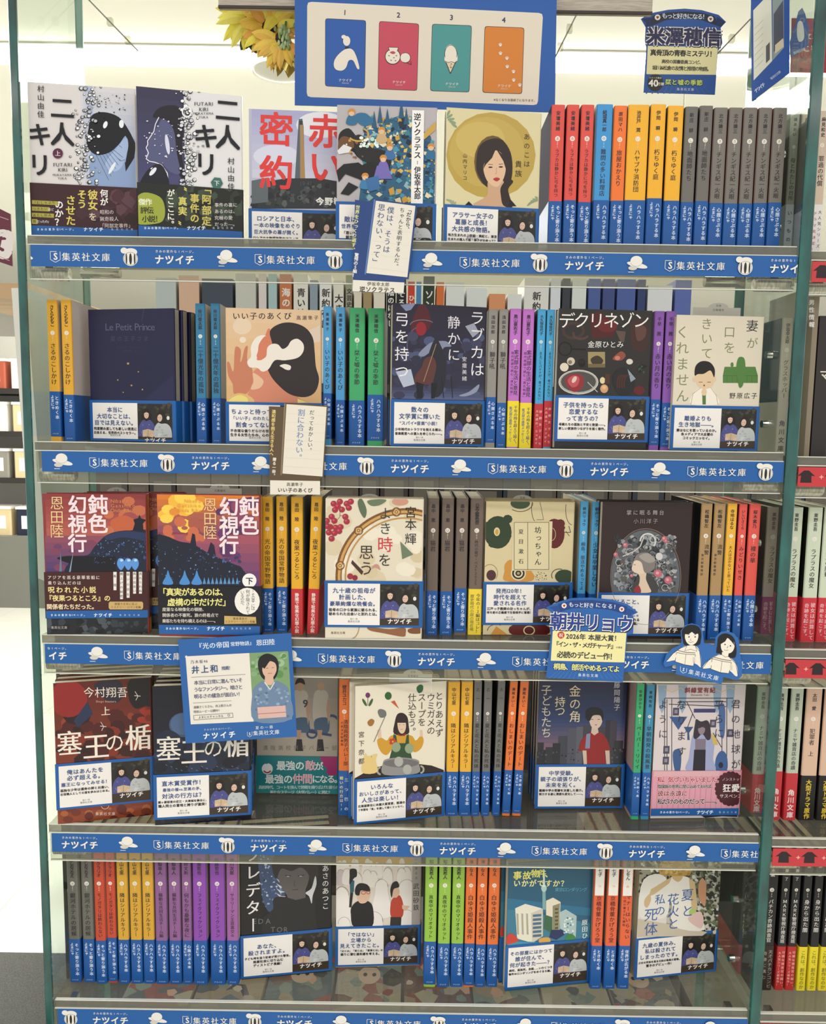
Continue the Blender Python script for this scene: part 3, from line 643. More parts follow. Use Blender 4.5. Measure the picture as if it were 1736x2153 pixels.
run(4, [
 ('dark grey', 142, 167, 1794, 1975, 2065, '#6c6a62', ('#5c5a54', '#a8a294'), 'ほしおさなえ', 'ほ', '銀河ホテルの居候', 's'),
 ('dark grey', 171.5, 197, 1794, 1975, 2065, '#6c6a62', ('#5c5a54', '#a8a294'), 'ほしおさなえ', 'ほ', '銀河ホテルの居候', 's'),
 ('red', 198.5, 221.5, 1793, 1978, 2068, '#c2492f', ('#b8a090', '#b8a090'), 'サクラリオ', 'さ', 'モノガタリは終わらない', 's'),
 ('red', 223, 244, 1793, 1972, 2066, '#c2492f', ('#b8a090', '#b8a090'), 'サクラリオ', 'さ', 'モノガタリは終わらない', 's', {'ob_bot': 2063}),
 ('yellow', 246, 270, 1793, 1976, 2068, '#d2a032', ('#8c7a48', '#b8ac90'), '中山七里', 'な', '隣はシリアルキラー', 'h'),
 ('yellow', 272.5, 297.5, 1793, 1976, 2068, '#d2a032', ('#8c7a48', '#b8ac90'), '中山七里', 'な', '隣はシリアルキラー', 'h'),
 ('yellow', 299, 324, 1793, 1976, 2068, '#d2a032', ('#8c7a48', '#b8ac90'), '中山七里', 'な', '隣はシリアルキラー', 'h'),
 ('dull purple', 325.5, 351.5, 1793, 1978, 2069, '#8a5a8e', ('#5c4058', '#a898a0'), '真梨幸人', 'ま', '騒動な共同生活チーム編', 'h'),
 ('dull purple', 354, 380, 1793, 1978, 2069, '#8a5a8e', ('#5c4058', '#a898a0'), '真梨幸人', 'ま', '騒動な共同生活チーム編', 'h'),
 ('mauve', 382, 403, 1793, 1978, 2069, '#8a5a8e', ('#5c4058', '#a898a0'), '木村文則', 'き', '何もかも憂鬱な夜に', 'k'),
 ('purple', 405, 435, 1793, 1978, 2070, '#8a48a8', ('#5c4058', '#c8b8b0'), '荻原哲也', 'は', 'フェイクフィクション', 'h'),
 ('purple', 441, 473, 1793, 1978, 2070, '#8a48a8', ('#5c4058', '#c8b8b0'), '荻原哲也', 'は', 'フェイクフィクション', 'h'),
 ('pale purple', 475.5, 501, 1793, 1978, 2070, '#9a5e9c', ('#5c4058', '#c8b8b0'), '浅川次郎', 'あ', 'サラリーマン王悲喜交々', 'h'),
 ('lime', 892, 918, 1796, 1980, 2075, '#92bc44', ('#4a5a30', '#4a5a30'), '知念実希人', 'ち', '真夜中のマリオネット', 'h', {'ob_bot': 2070}),
 ('lime', 920.5, 947, 1796, 1984, 2075, '#92bc44', ('#4a5a30', '#4a5a30'), '知念実希人', 'ち', '真夜中のマリオネット', 'h'),
 ('lime', 949, 975.5, 1796, 1984, 2075, '#92bc44', ('#4a5a30', '#4a5a30'), '知念実希人', 'ち', '真夜中のマリオネット', 'h'),
 ('orange', 977, 999.5, 1796, 1984, 2075, '#e27030', ('#5c4030', '#b8a890'), '湊かなえ', 'み', '白ゆき姫殺人事件', 'h', {'ob_bot': 2072}),
 ('orange', 1001, 1023, 1796, 1986, 2075, '#e27030', ('#5c4030', '#b8a890'), '湊かなえ', 'み', '白ゆき姫殺人事件', 'h'),
 ('orange', 1025, 1049, 1796, 1986, 2075, '#e27030', ('#5c4030', '#b8a890'), '湊かなえ', 'み', '白ゆき姫殺人事件', 'h'),
 ('red and white', 1245, 1269, 1797, 1989, 2079, '#e0623a', ('#8c8478', '#c8bca8'), '辻村七子', 'つ', '京橋骨董かげろう堂', 't', {'top_white': ('#e9e5dc', .09, .30, '#8a7a68')}),
 ('red and white', 1273.5, 1298.5, 1797, 1989, 2079, '#e0623a', ('#8c8478', '#c8bca8'), '辻村七子', 'つ', '京橋骨董かげろう堂', 't', {'top_white': ('#e9e5dc', .09, .30, '#8a7a68')}),
 ('white and red', 1303.5, 1328, 1798, 1989, 2079, '#e0623a', ('#8c8478', '#c8bca8'), '三浦しをん', 'み', 'マナーはいらない', 'w', {'top_white': ('#e9e5dc', .09, .30, '#8a7a68'), 'sub': '小説の書きかた講座'}),
])
# the next bay on the right, behind and past the glass
ZR = [z-.004 for z in ZS]
def nb(k, rows, band): run(k, rows, 'next bay %s shelf' % RN[k], band, Z=ZR[k])
nb(0, [
 ('greenish grey', 1655, 1674, 233, 430, 508, '#a9aa9c', ('#6c6c64', '#8c8c84'), '磯あおい', 'い', '母とわたしの台所', 's', {'obi': '#d6d2da', 'obtx': ('いつもの朝、', '', '#4a4850', '#444')}),
 ('beige', 1678, 1699, 233, 428, 508, '#cfb8a4', ('#6c6c64', '#8c8c84'), '麻見和史', 'あ', '罪過の代償', 's', {'Y': .0704, 'obi': '#e6dedc', 'obtx': ('大人気シリーズ、', '', '#2b2426', '#444')}),
 ('beige', 1712, 1735, 233, 430, 508, '#cfb8a4', ('#6c6c64', '#8c8c84'), '麻見和史', 'あ', '罪過の代償', 's', {'obi': '#e6dedc', 'obtx': ('大人気シリーズ、', 'ドラマ化決定！', '#2b2426', '#b03840')}),
], 'pale')
nb(1, [
 ('pale beige', 1637, 1661, 668, 845, 945, '#cdbcae', ('#3c4c58', '#b8b0a0'), '伊坂幸太郎', 'い', 'グラスホッパー', 's', {'obi': '#cdbcae', 'obtx': ('角川文庫', '', '#5a5050', '#444')}),
], 'matching')
nb(2, [
 ('pinkish beige', 1605, 1634, 1066, 1255, 1345, '#c8ada0', ('#5c3c38', '#5c3c38'), '東野圭吾', 'ひ', 'ラプラスの魔女', 's', {'obi': '#a23a68', 'obtx': ('彼女は計算して', '奇跡を起こす。', '#ecc0c4', '#ecc0c4')}),
 ('mint', 1652, 1681, 1067, 1255, 1348, '#ccd4bc', ('#20201c', '#20201c'), '東野圭吾', 'ひ', 'ラプラスの魔女', 's', {'obi': '#c8323c', 'obtx': ('彼女は計算して', '奇跡を起こす。', '#ecc0c4', '#ecc0c4')}),
 ('mint', 1691, 1722, 1067, 1257, 1350, '#ccd4bc', ('#20201c', '#20201c'), '東野圭吾', 'ひ', 'ラプラスの魔女', 's', {'obi': '#c8323c', 'obtx': ('彼女は計算して', '奇跡を起こす。', '#ecc0c4', '#ecc0c4')}),
 ('mint', 1724, 1752, 1067, 1257, 1350, '#ccd4bc', ('#20201c', '#20201c'), '東野圭吾', 'ひ', '魔力の胎動', 's', {'obi': '#c8323c', 'obtx': ('彼女は計算して', '奇跡を起こす。', '#ecc0c4', '#ecc0c4')}),
], 'crimson')
nb(3, [
 ('sage', 1584, 1610, 1444, 1628, 1726, '#b9c2ae', ('#3a3a34', '#6a2c2c'), '東野圭吾', 'ひ', 'ナミヤ雑貨店の奇蹟', 's', {'obi': '#c2323a', 'obtx': ('角川文庫', '', '#f0dcd8', '#444')}),
 ('sage', 1623, 1649, 1446, 1622, 1722, '#b9c2ae', ('#2a2a26', '#2a2a26'), '東野圭吾', 'ひ', 'ナミヤ雑貨店の奇蹟', 's', {'obi': '#c2323a', 'obtx': ('角川文庫', '', '#f0dcd8', '#444')}),
 ('sage', 1655, 1682, 1446, 1626, 1722, '#b9c2ae', ('#2a2a26', '#2a2a26'), '東野圭吾', 'ひ', 'ナミヤ雑貨店の奇蹟', 's', {'obi': '#c2323a', 'obtx': ('角川文庫', '', '#f0dcd8', '#444')}),
 ('peach', 1687, 1721, 1446, 1631, 1724, '#d8b49c', ('#1c1818', '#1c1818'), '太田　愛', 'お', '犯罪者　上', 's', {'band': 'black', 'obi': '#1b1917', 'obtx': ('大型ドラマ原作', '', '#e2c23c', '#444')}),
 ('peach', 1725, 1757, 1446, 1631, 1724, '#d8b49c', ('#1c1818', '#1c1818'), '太田　愛', 'お', '犯罪者　下', 's', {'band': 'black', 'obi': '#1b1917', 'obtx': ('大型ドラマ原作', '', '#e2c23c', '#444')}),
], 'red')
BK = '#1d1c1d'
nb(4, [
 ('jet black', 1556, 1576, 1806, 1987, 2082, '#2c2b2c', ('#23221f', '#23221f'), '内藤　了', 'な', 'ＭＡＲＫ警視庁捜査', 's', {'obi': '#c0463e', 'obtx': ('大人気シリーズ最新作！', '', '#f0b0a8', '#444'), 'band': 'red'}),
 ('black', 1585, 1602, 1806, None, 2082, BK, (BK, BK), '小鳥居藤', 'こ', '隠された日常の秘密', 's', {'band': 'no'}),
 ('wide black', 1604, 1631, 1806, 1988, 2082, BK, (BK, BK), '藤木稟', 'ふ', 'バチカン奇跡調査官', 's', {'obi': '#2c201c', 'obtx': ('天才バチカンコンビ', '奇跡に挑む！', '#a8988c', '#a8988c'), 'band': 'dark'}),
 ('thin black', 1637, 1656, 1806, 1990, 2082, BK, (BK, BK), '内藤　了', 'な', 'ＭＡＲＫ警視庁捜査班', 's', {'obi': '#b32a2a', 'obtx': ('可憐な捜査官の闘い、', '大人気シリーズ最新作！', '#f0b0a8', '#f0b0a8'), 'band': 'red'}),
 ('thin black', 1659, 1678, 1806, 1990, 2082, BK, (BK, BK), '内藤　了', 'な', 'ＭＡＲＫ警視庁捜査班', 's', {'obi': '#b32a2a', 'obtx': ('可憐な捜査官の闘い、', '大人気シリーズ最新作！', '#f0b0a8', '#f0b0a8'), 'band': 'red'}),
 ('glossy black', 1683, 1702, 1806, 1991, 2083, BK, (BK, BK), '原　浩', 'は', '身から出た闇', 's', {'obi': '#e2cf2a', 'obtx': ('これは、創作なのか', '', '#8c8020', '#444'), 'band': 'yellow'}),
 ('glossy black', 1706, 1725, 1806, 1991, 2083, BK, (BK, BK), '原　浩', 'は', '身から出た闇', 's', {'obi': '#e2cf2a', 'obtx': ('これは、創作なのか', '', '#8c8020', '#444'), 'band': 'yellow'}),
 ('glossy black', 1729, 1748, 1806, 1991, 2083, BK, (BK, BK), '原　浩', 'は', '身から出た闇', 's', {'obi': '#e2cf2a', 'obtx': ('これは、創作なのか', '', '#8c8020', '#444'), 'band': 'yellow'}),
], 'red')
# spines without a face-out neighbour: two bigger volumes at the right of the next bay, second shelf
for (x0, x1, yt, c, nm, tx) in ((1700, 1712, 600, '#8c7f6c', 'khaki', ''), (1714, 1746, 664, '#2e2a28', 'dark brown', 'マス')):
    a_, b_ = hy(x0, 800, .03), hy(x1, 800, .03); h_ = hy(x0, yt, .03).z-ZR[1]
    m_ = MB(); m_.box(a_.x, b_.x-.0006, .03, .14, ZR[1], ZR[1]+h_, mat(c, .4)); m_.box(a_.x+.001, b_.x-.0016, .031, .139, ZR[1]+h_, ZR[1]+h_+.0003, M_PAGES)
    A = Art(m_, lambda u, v, d: (u, .03-d, v), lambda x, y: tuple(hy(x, y, .03))[::2])
    if tx: A.V('マ', 1733, 775, 800, 22, '#d8d0c4', .02)
    else: A.V('男性情報', 1706, 628, 690, 12, '#e8e4da', .02)
    solid(m_, 'paperback', ((a_.x+b_.x)/2, .03, ZR[1]), label='%s book standing past the right glass panel, next bay second shelf' % nm, cat='book')
# ------------------------------------------------------------------ face-out paperbacks
def std_band(big, small):
    """the campaign band: white box with copy at left, photograph of two reading women at right (drawn in mm of the band)"""
    def f(a, w, hb):
        s = 105.0/(w*1000)                       # band mm to local
        a.m = lambda x, y, a=a: (-w/2+x/1000/s, a.top-y/1000/s)
        H = hb*1000*s; b = H-2.6
        a.R('#ebe6e0', 2.8, 3, 59, b)
        a.R('#26231f', 59, 3.6, 101.5, b)
        a.D(['#3a3a2c', '#2e3028', '#463f30', '#1c1b19'], 16, 60, 4, 100, 16, 1.5, 3.2, 4)
        a.S('#1b1615', (65.5, 12), (70, 8.3), (74.8, 12), (76.5, 22), (73, 26), (66, 26), (63.5, 20))       # hair
        a.E('#d8b8a0', 70, 15.8, 2.9, 4.2); a.P('#1b1615', (66.8, 14.3), (68, 10.8), (72.4, 10.8), (73.4, 14.3), (70, 12.9))
        a.L('#3a2a26', .5, (68.2, 15.8), (69.3, 15.8)); a.L('#3a2a26', .5, (70.9, 15.8), (72, 15.8)); a.L('#b0605c', .5, (69.3, 18.3), (70.9, 18.3))
        a.S('#4a4c86', (61, 28), (66, 21.5), (70, 23), (74.5, 21.5), (80, 28), (82, 40), (79, b-3), (61, b-3), (59.6, 38))
        a.D(['#6b6ca8', '#35376a', '#8484b4', '#55508e'], 30, 62, 25, 79, 40, .5, 1.2, 8)
        a.S('#201a19', (83, 17), (86, 11.2), (91.5, 13.5), (93, 22), (96, 28), (90, 30), (84, 25), (82, 21))
        a.E('#d6b4a0', 86.4, 19.2, 3, 4.1, 8); a.L('#3a2a26', .45, (84.3, 19), (85.3, 19)); a.L('#3a2a26', .45, (86.8, 19), (87.8, 19)); a.L('#b0605c', .5, (85, 21.8), (86.3, 21.8))
        a.S('#b9bcbc', (79.5, 31), (84, 24.5), (88, 25.5), (95, 25.5), (100, 31), (101, 42), (99, b-2), (80, b-2))
        a.D(['#a4a8aa', '#cacccc'], 10, 82, 28, 98, 40, .8, 2, 9)
        a.P('#c8b090', (65, 33), (72, 31.5), (79, 33.5), (78, 41), (71, 40), (65, 40.5)); a.L('#8c7250', .5, (72, 32), (71.5, 40))
        a.E('#d8b8a0', 67, 38, 2.2, 1.6); a.E('#d8b8a0', 77, 38.5, 2.2, 1.6)
        a.P('#3c2e24', (59.2, 41.5), (101.3, 40.5), (101.3, b-.2), (59.2, b-.2))
        a.E('#dcdad4', 96.6, 19, 1.8, 2.2)
        a.H('ナツイチ', 67, 44.2, 94, 6.2, '#efe8df', .03)
        n = len(big); y0 = 25.2-7.3*(n-1) if len(small) < 3 else 22-7*(n-1)
        for i, t in enumerate(big): a.HC(t, 31, y0+7.3*i, min(6.3, 50/max(1, len(t))), '#3d5286', .018)
        y0 += 7.3*n-.6
        for i, t in enumerate(small): a.HC(t, 31, y0+4.5*i, min(3.7, 52/len(t)), '#2c2a30', .03)
        a.HC('夏の一冊', 31, b-6.8, 1.9, '#6a6868'); a.HC('集英社文庫', 31, b-4, 2.5, '#8a8684')
    return f
def face(k, crop, xl, xr, ytl, ytr, base, art, label, band=None, Y=None, yb=None, side='#8c8478', t=.0125, copies=0, cgroup=None, cstep=(0.0, 0.0), rough=.3, sub=None):
    ox, oy, s = crop; X = lambda x: x/s+ox; Yp = lambda y: y/s+oy
    Z = ZS[k]+.0008
    if yb:
        Y0, Y1 = max(.0015, hz(X(xl), Yp(yb[0]), Z).y), max(.0015, hz(X(xr), Yp(yb[1]), Z).y)
    else: Y0, Y1 = Y
    ym = (Yp(ytl)+ (Yp(yb[0]) if yb else Yp(ytl)+285))/2
    a, b = hy(X(xl), ym, Y0), hy(X(xr), ym, Y1); a.z = b.z = Z
    ax = (b-a); w = ax.length; ax.normalize(); nr = Vector((ax.y, -ax.x, 0)); O = (a+b)/2
    h = ((hit(X(xl), Yp(ytl), a, nr).z-Z)+(hit(X(xr), Yp(ytr), a, nr).z-Z))/2
    e = empty('paperback', tuple(O), label, 'book', cgroup and None, math.atan2(ax.y, ax.x))
    def loc(px, py):
        P = hit(X(px), Yp(py), a, nr); return ((P-O).dot(ax), P.z-Z)
    m_ = MB(); shell(m_, w, h, t, 0, h, 0, mat(base, rough), spine='right')
    m_.add([(w/2+.00005, .0022, .001), (w/2+.00005, t-.0022, .001), (w/2+.00005, t-.0022, h-.001), (w/2+.00005, .0022, h-.001)], [(0, 1, 2, 3)], mat(side, .4))
    A = Art(m_, lambda u, v, d: (u, -.00005-d, v), loc, (-w/2+.0001, w/2-.0016, .0001, h-.0001), step=.000008, rough=rough)
    A.w, A.h = w, h
    art(A)
    m_.obj('cover', e)
    m_ = MB(); block(m_, w, h, t, 'right'); m_.obj('page_block', e)
    if band:
        (t0, t1), (b0, b1), bc, bf = band
        z1 = (loc(xl, t0)[1]+loc(xr, t1)[1])/2; z0 = max(.0002, (loc(xl, b0)[1]+loc(xr, b1)[1])/2) if b0 else .0002
        m_ = MB(); shell(m_, w, h, t, z0, z1, .0009, mat(bc, .32), .0004, 'right')
        B = Art(m_, lambda u, v, d: (u, -.00095-d, v), loc, (-w/2-.0002, w/2-.001, z0, z1), step=.000008, rough=.32)
        B.top = z1
        if bf: bf(B, w, z1-z0)
        m_.obj('paper_band', e)
    if copies:
        n_ = int(min(copies, (.160-max(Y0, Y1))/(t+.0012)-1))
        for i in range(n_):
            c = e.copy(); COL.objects.link(c)
            dv = nr*-1*(t+.0024)*(i+1)+ax*cstep[0]*(i+1)
            c.location = O+dv; c.location.z = Z
            c['label'] = '%s, seen only by its edges behind the front copy' % cgroup if n_ == 1 else '%s copy behind the %s' % (ORD[i], cgroup)
            c['group'] = 'copies behind the %s' % cgroup
            if i >= n_-0: pass
            for q in list(e.children):
                d = q.copy(); COL.objects.link(d); d.parent = c
    return e
C11, C12, C13 = (0, 0, 2.8), (560, 0, 2.8933), (1120, 0, 2.818)
C21, C22, C23, C24 = (0, 580, 3.472), (440, 580, 3.774), (800, 580, 3.774), (1130, 580, 2.865)
C31, C32, C33, C34 = (60, 1000, 3.472), (530, 1000, 3.472), (990, 1000, 3.774), (1330, 1000, 4.276)
C41, C42, C43, C44 = (60, 1380, 3.472), (520, 1380, 3.617), (920, 1380, 3.617), (1300, 1380, 3.982)
C51, C52, C53, C54 = (60, 1740, 3.617), (480, 1740, 3.945), (880, 1740, 3.774), (1290, 1740, 3.892)
K = '#15131a'
def campaign(a, x0, y, x1, sz=17):
    a.H('きみの意外な1ページ。', x0, y, x0+(x1-x0)*.40, sz*.8, '#dfe4ec', .02); a.H('ナツイチ', x0+(x1-x0)*.47, y, x0+(x1-x0)*.68, sz*1.35, '#e8ecf2', .03); a.H('集英社文庫', x0+(x1-x0)*.74, y, x1-8, sz*.7, '#b8c8e0')

def c1(a):    # bubbles and a sleeping head, first volume
    a.R('#dcd6d4', 170, 460, 840, 1120); a.G('#d8d4d6', '#93a8cc', 480, 470, 840, 1120, 10, 'v')
    a.G('#d4d2d8', '#aebad4', 470, 480, 560, 1120, 5, 'h')
    a.S('#8ba2c8', (560, 800), (640, 760), (760, 790), (830, 900), (830, 1120), (560, 1120), (530, 950))
    a.S('#100f14', (520, 760), (540, 680), (610, 660), (700, 690), (760, 770), (790, 840), (790, 900), (740, 970), (750, 880), (740, 800), (700, 850), (640, 900), (560, 910), (510, 850))
    a.S('#a4b8dc', (620, 960), (680, 880), (740, 810), (755, 860), (735, 940), (700, 1000), (640, 1010))
    for i in range(7): a.L('#1a1820', 2, (560+i*18, 900-i*3), (640+i*14, 1060-i*22))
    a.P('#100f14', (760, 770), (800, 850), (790, 930), (740, 1010), (735, 960), (770, 900), (775, 840))
    a.L('#33343e', 2, (690, 930), (715, 948), (735, 940)); a.L('#33343e', 2, (700, 855), (718, 870))
    a.E('#eef2f6', 620, 735, 12, 22, 20); a.E('#eef2f6', 715, 730, 14, 24, 0); a.E('#e8ecf4', 660, 990, 10, 40, 30)
    r_ = random.Random(2)
    for i in range(150):
        y = r_.uniform(500, 1100); x = 500+r_.gauss(0, 34)+(50 if y < 640 else 0); q = r_.uniform(4, 15)
        a.E('#1b1a1f', x, y, q, q*.9, 0, 10); a.E(r_.choice(['#f4f4f4', '#d8d8dc', '#b8bcc4']), x+q*.15, y-q*.1, q*.72, q*.62, 0, 10)
    a.D(['#1b1a1f'], 30, 560, 560, 740, 700, 2, 5, 5)
    a.V('村山由佳', 242, 500, 700, 42, K, .01)
    a.V('二人', 368, 560, 870, 145, K, .02); a.V('キリ', 236, 705, 1060, 142, K, .02)
    a.E('#5a2040', 342, 905, 30, 30); a.HC('上', 342, 905, 34, '#eadfe0', .01)
    for i, t in enumerate(('FUTARI', 'KIRI')): a.HC(t, 370, 972+30*i, 30, '#3a3638', .01, 1.1)
    for i, t in enumerate(('MURAYAMA', 'YUKA')): a.HC(t, 368, 1032+20*i, 18, '#3a3638', .01, 1.1)
def b1(a, w, hb):
    a.R('#3a1a20', 150, 1060, 830, 1335); a.D(['#4a262e', '#2c1418', '#5a3a44', '#40242c'], 30, 450, 1140, 800, 1320, 14, 46, 3, 6)
    a.V('何が', 614, 1115, 1215, 48, '#f0ece8', .02)
    for i, t in enumerate(('昭和の', '猟奇殺人', '「阿部定事件」')): a.H(t, 588, 1250+40*i, 588+len(t)*28, 28, '#d8c8c4')
    a.V('彼女', 548, 1118, 1240, 60, '#d8c862', .02); a.V('を', 548, 1250, 1305, 50, '#e8dcb8', .01)
    a.V('そう', 484, 1118, 1230, 58, '#d8c862', .02); a.V('させた', 418, 1150, 1330, 60, '#d8c862', .02); a.V('のか？', 350, 1180, 1335, 52, '#f0ece8', .02)
    for i, t in enumerate(('「むしゃぶり', 'つきたい', 'あたし好み', '男')): a.R('#a8a040', 190, 1180+37*i, 200+24*len(t), 1210+37*i); a.H(t, 194, 1195+37*i, 196+22*len(t), 20, '#3a1a20', .01)
    a.H('ほど', 284, 1235, 320, 18, '#eee'); a.H('だったの」', 218, 1306, 300, 19, '#eee')
    a.R(BLUE, 150, 1326, 830, 1500); campaign(a, 215, 1352, 800, 19)
face(0, C11, 174, 806, 470, 536, '#dcd6d4', c1, 'white bubbly cover of a dark sleeping head, leftmost face-out book on the top shelf', ((1072, 1112), (None, None), '#3a1a20', b1), Y=(.012, .026), side='#e0a630')
def c2(a):
    a.R('#e2e0e0', 1090, 500, 1440, 1130); a.R('#3a3a58', 800, 490, 1090, 1120)
    a.G('#34324c', '#46466e', 805, 500, 1080, 1110, 8, 'v')
    a.S('#1a1620', (930, 640), (1000, 620), (1060, 640), (1080, 760), (1070, 900), (1090, 1060), (1040, 1000), (1030, 860), (1000, 740), (960, 700), (900, 690))
    a.S('#55577c', (960, 700), (930, 740), (905, 780), (880, 820), (865, 850), (868, 880), (860, 930), (900, 960), (950, 960), (1000, 1010), (1060, 1020), (1040, 900), (1020, 760))
    a.L('#e8e8f0', 5, (935, 690), (915, 730), (905, 775), (868, 830), (870, 850), (860, 870), (874, 900), (860, 935), (880, 950), (910, 955)); a.L('#e8e8f0', 5, (910, 955), (950, 970), (985, 1020), (990, 1070))
    a.S('#1a1824', (830, 1060), (880, 990), (940, 965), (980, 1020), (985, 1100), (830, 1110))
    a.E('#d8d8ea', 985, 850, 12, 60, -8); a.E('#e8e8f4', 900, 1010, 30, 12, -50)
    r_ = random.Random(5)
    for i in range(130):
        y = r_.uniform(520, 1110); x = 1105+r_.gauss(0, 24); q = r_.uniform(4, 17)
        a.E('#1b1a1f', x, y, q, q*.95, 0, 10); a.E(r_.choice(['#f4f4f4', '#dcdce0', '#c8ccd4']), x+q*.1, y-q*.1, q*.75, q*.65, 0, 10)
    a.O('#f0f0f0', 8, 1100, 660, 26, 30); a.D(['#c8c8dc', '#e8e8f0'], 40, 830, 700, 1060, 1000, 1.5, 6, 5)
    a.D(['#8a8a94', '#c0c0c8'], 14, 1140, 780, 1230, 900, 4, 13, 4)
    for i, t in enumerate(('FUTARI', 'KIRI')): a.HC(t, 1198, 614+32*i, 30, '#3a3638', .01, 1.1)
    for i, t in enumerate(('MURAYAMA', 'YUKA')): a.HC(t, 1198, 670+22*i, 19, '#3a3638', .01, 1.1)
    a.V('二人', 1340, 570, 890, 150, K, .02); a.V('キリ', 1212, 720, 1050, 150, K, .02); a.V('村山由佳', 1360, 925, 1125, 42, K, .01)
    a.P('#3f6b62', (1240, 1075), (1262, 1046), (1298, 1050), (1312, 1082), (1292, 1112), (1256, 1108)); a.HC('下', 1276, 1080, 34, '#e8ece8', .01)
def b2(a, w, hb):
    a.R('#1e211c', 790, 1050, 1450, 1350); a.D(['#2c332a', '#394236', '#141612', '#3c4a3a'], 40, 960, 1080, 1430, 1330, 14, 50, 8, 6)
    a.S('#9aa43c', (800, 1180), (850, 1135), (940, 1160), (970, 1220), (965, 1290), (920, 1318), (800, 1312))
    for i, t in enumerate(('傑作', '評伝', '小説！')): a.H(t, 818+10*i, 1190+50*i, 818+10*i+len(t)*38, 42, '#26281c' if i else '#e6e8c8', .02)
    a.V('「阿部定', 1216, 1080, 1335, 58, '#cfc060', .02); a.V('事件の', 1146, 1140, 1315, 56, '#cfc060', .02); a.V('〝真実〟', 1075, 1100, 1330, 54, '#d8cc6a', .02); a.V('がここに。', 1006, 1115, 1345, 46, '#ece8da', .02)
    for i, t in enumerate(('事件の裏に', 'あるのは、', '究極の愛', 'だった—。')): a.H(t, 1262, 1208+38*i, 1262+len(t)*27, 26, '#d8d4cc', .01)
    a.R(BLUE, 790, 1326, 1450, 1500); campaign(a, 845, 1344, 1385, 20)
face(0, C11, 808, 1428, 506, 568, '#e2e0e0', c2, 'indigo and white cover of a woman’s profile with bubbles, second face-out book, top shelf', ((1068, 1124), (None, None), '#1e211c', b2), Y=(.012, .034), side='#e0a630', copies=3, cgroup='indigo profile cover')
def c3(a):
    a.G('#a8a8cc', '#c8c8d8', -90, 660, 460, 1100, 8, 'v'); a.E('#e0e0e8', 330, 760, 150, 80); a.E('#d4d4e4', 60, 950, 140, 70)
    a.P('#55606c', (196, 725), (218, 722), (226, 770), (234, 1100), (172, 1100)); a.P('#a88454', (204, 745), (222, 745), (236, 1100), (205, 1100)); a.R('#333a44', 200, 735, 220, 760)
    a.P('#2e3034', (-90, 1120), (120, 1085), (330, 1085), (440, 1105), (440, 1270), (-90, 1270)); a.D(['#45484a', '#222426', '#3a3c3c', '#565a58'], 60, -80, 1130, 420, 1250, 8, 24, 5, 5)
    a.P('#5c6468', (-90, 1100), (10, 1080), (10, 1230), (-90, 1240))
    a.V('密約', 60, 655, 1180, 215, '#dc3c38', .018); a.V('赤い', 360, 690, 1120, 215, '#dc3c38', .018)
    a.H('1941', 205, 1117, 275, 38, '#4a4a4e', .01); a.H('今野敏', 298, 1225, 460, 50, '#f0eee8', .03)
face(0, C12, -105, 468, 655, 690, '#b8b8cc', c3, 'grey cityscape cover with huge red characters, third face-out book on the top shelf', ((1262, 1292), (None, None), BLUE, std_band(('ロシアと日本、', '一本の映像をめぐり', '巨大抗争の幕が開く。'), ('ロシアの大物政治家やマフィア、', '暗躍する者たちの攻防。'))), Y=(.038, .044), side='#c8c0b4')
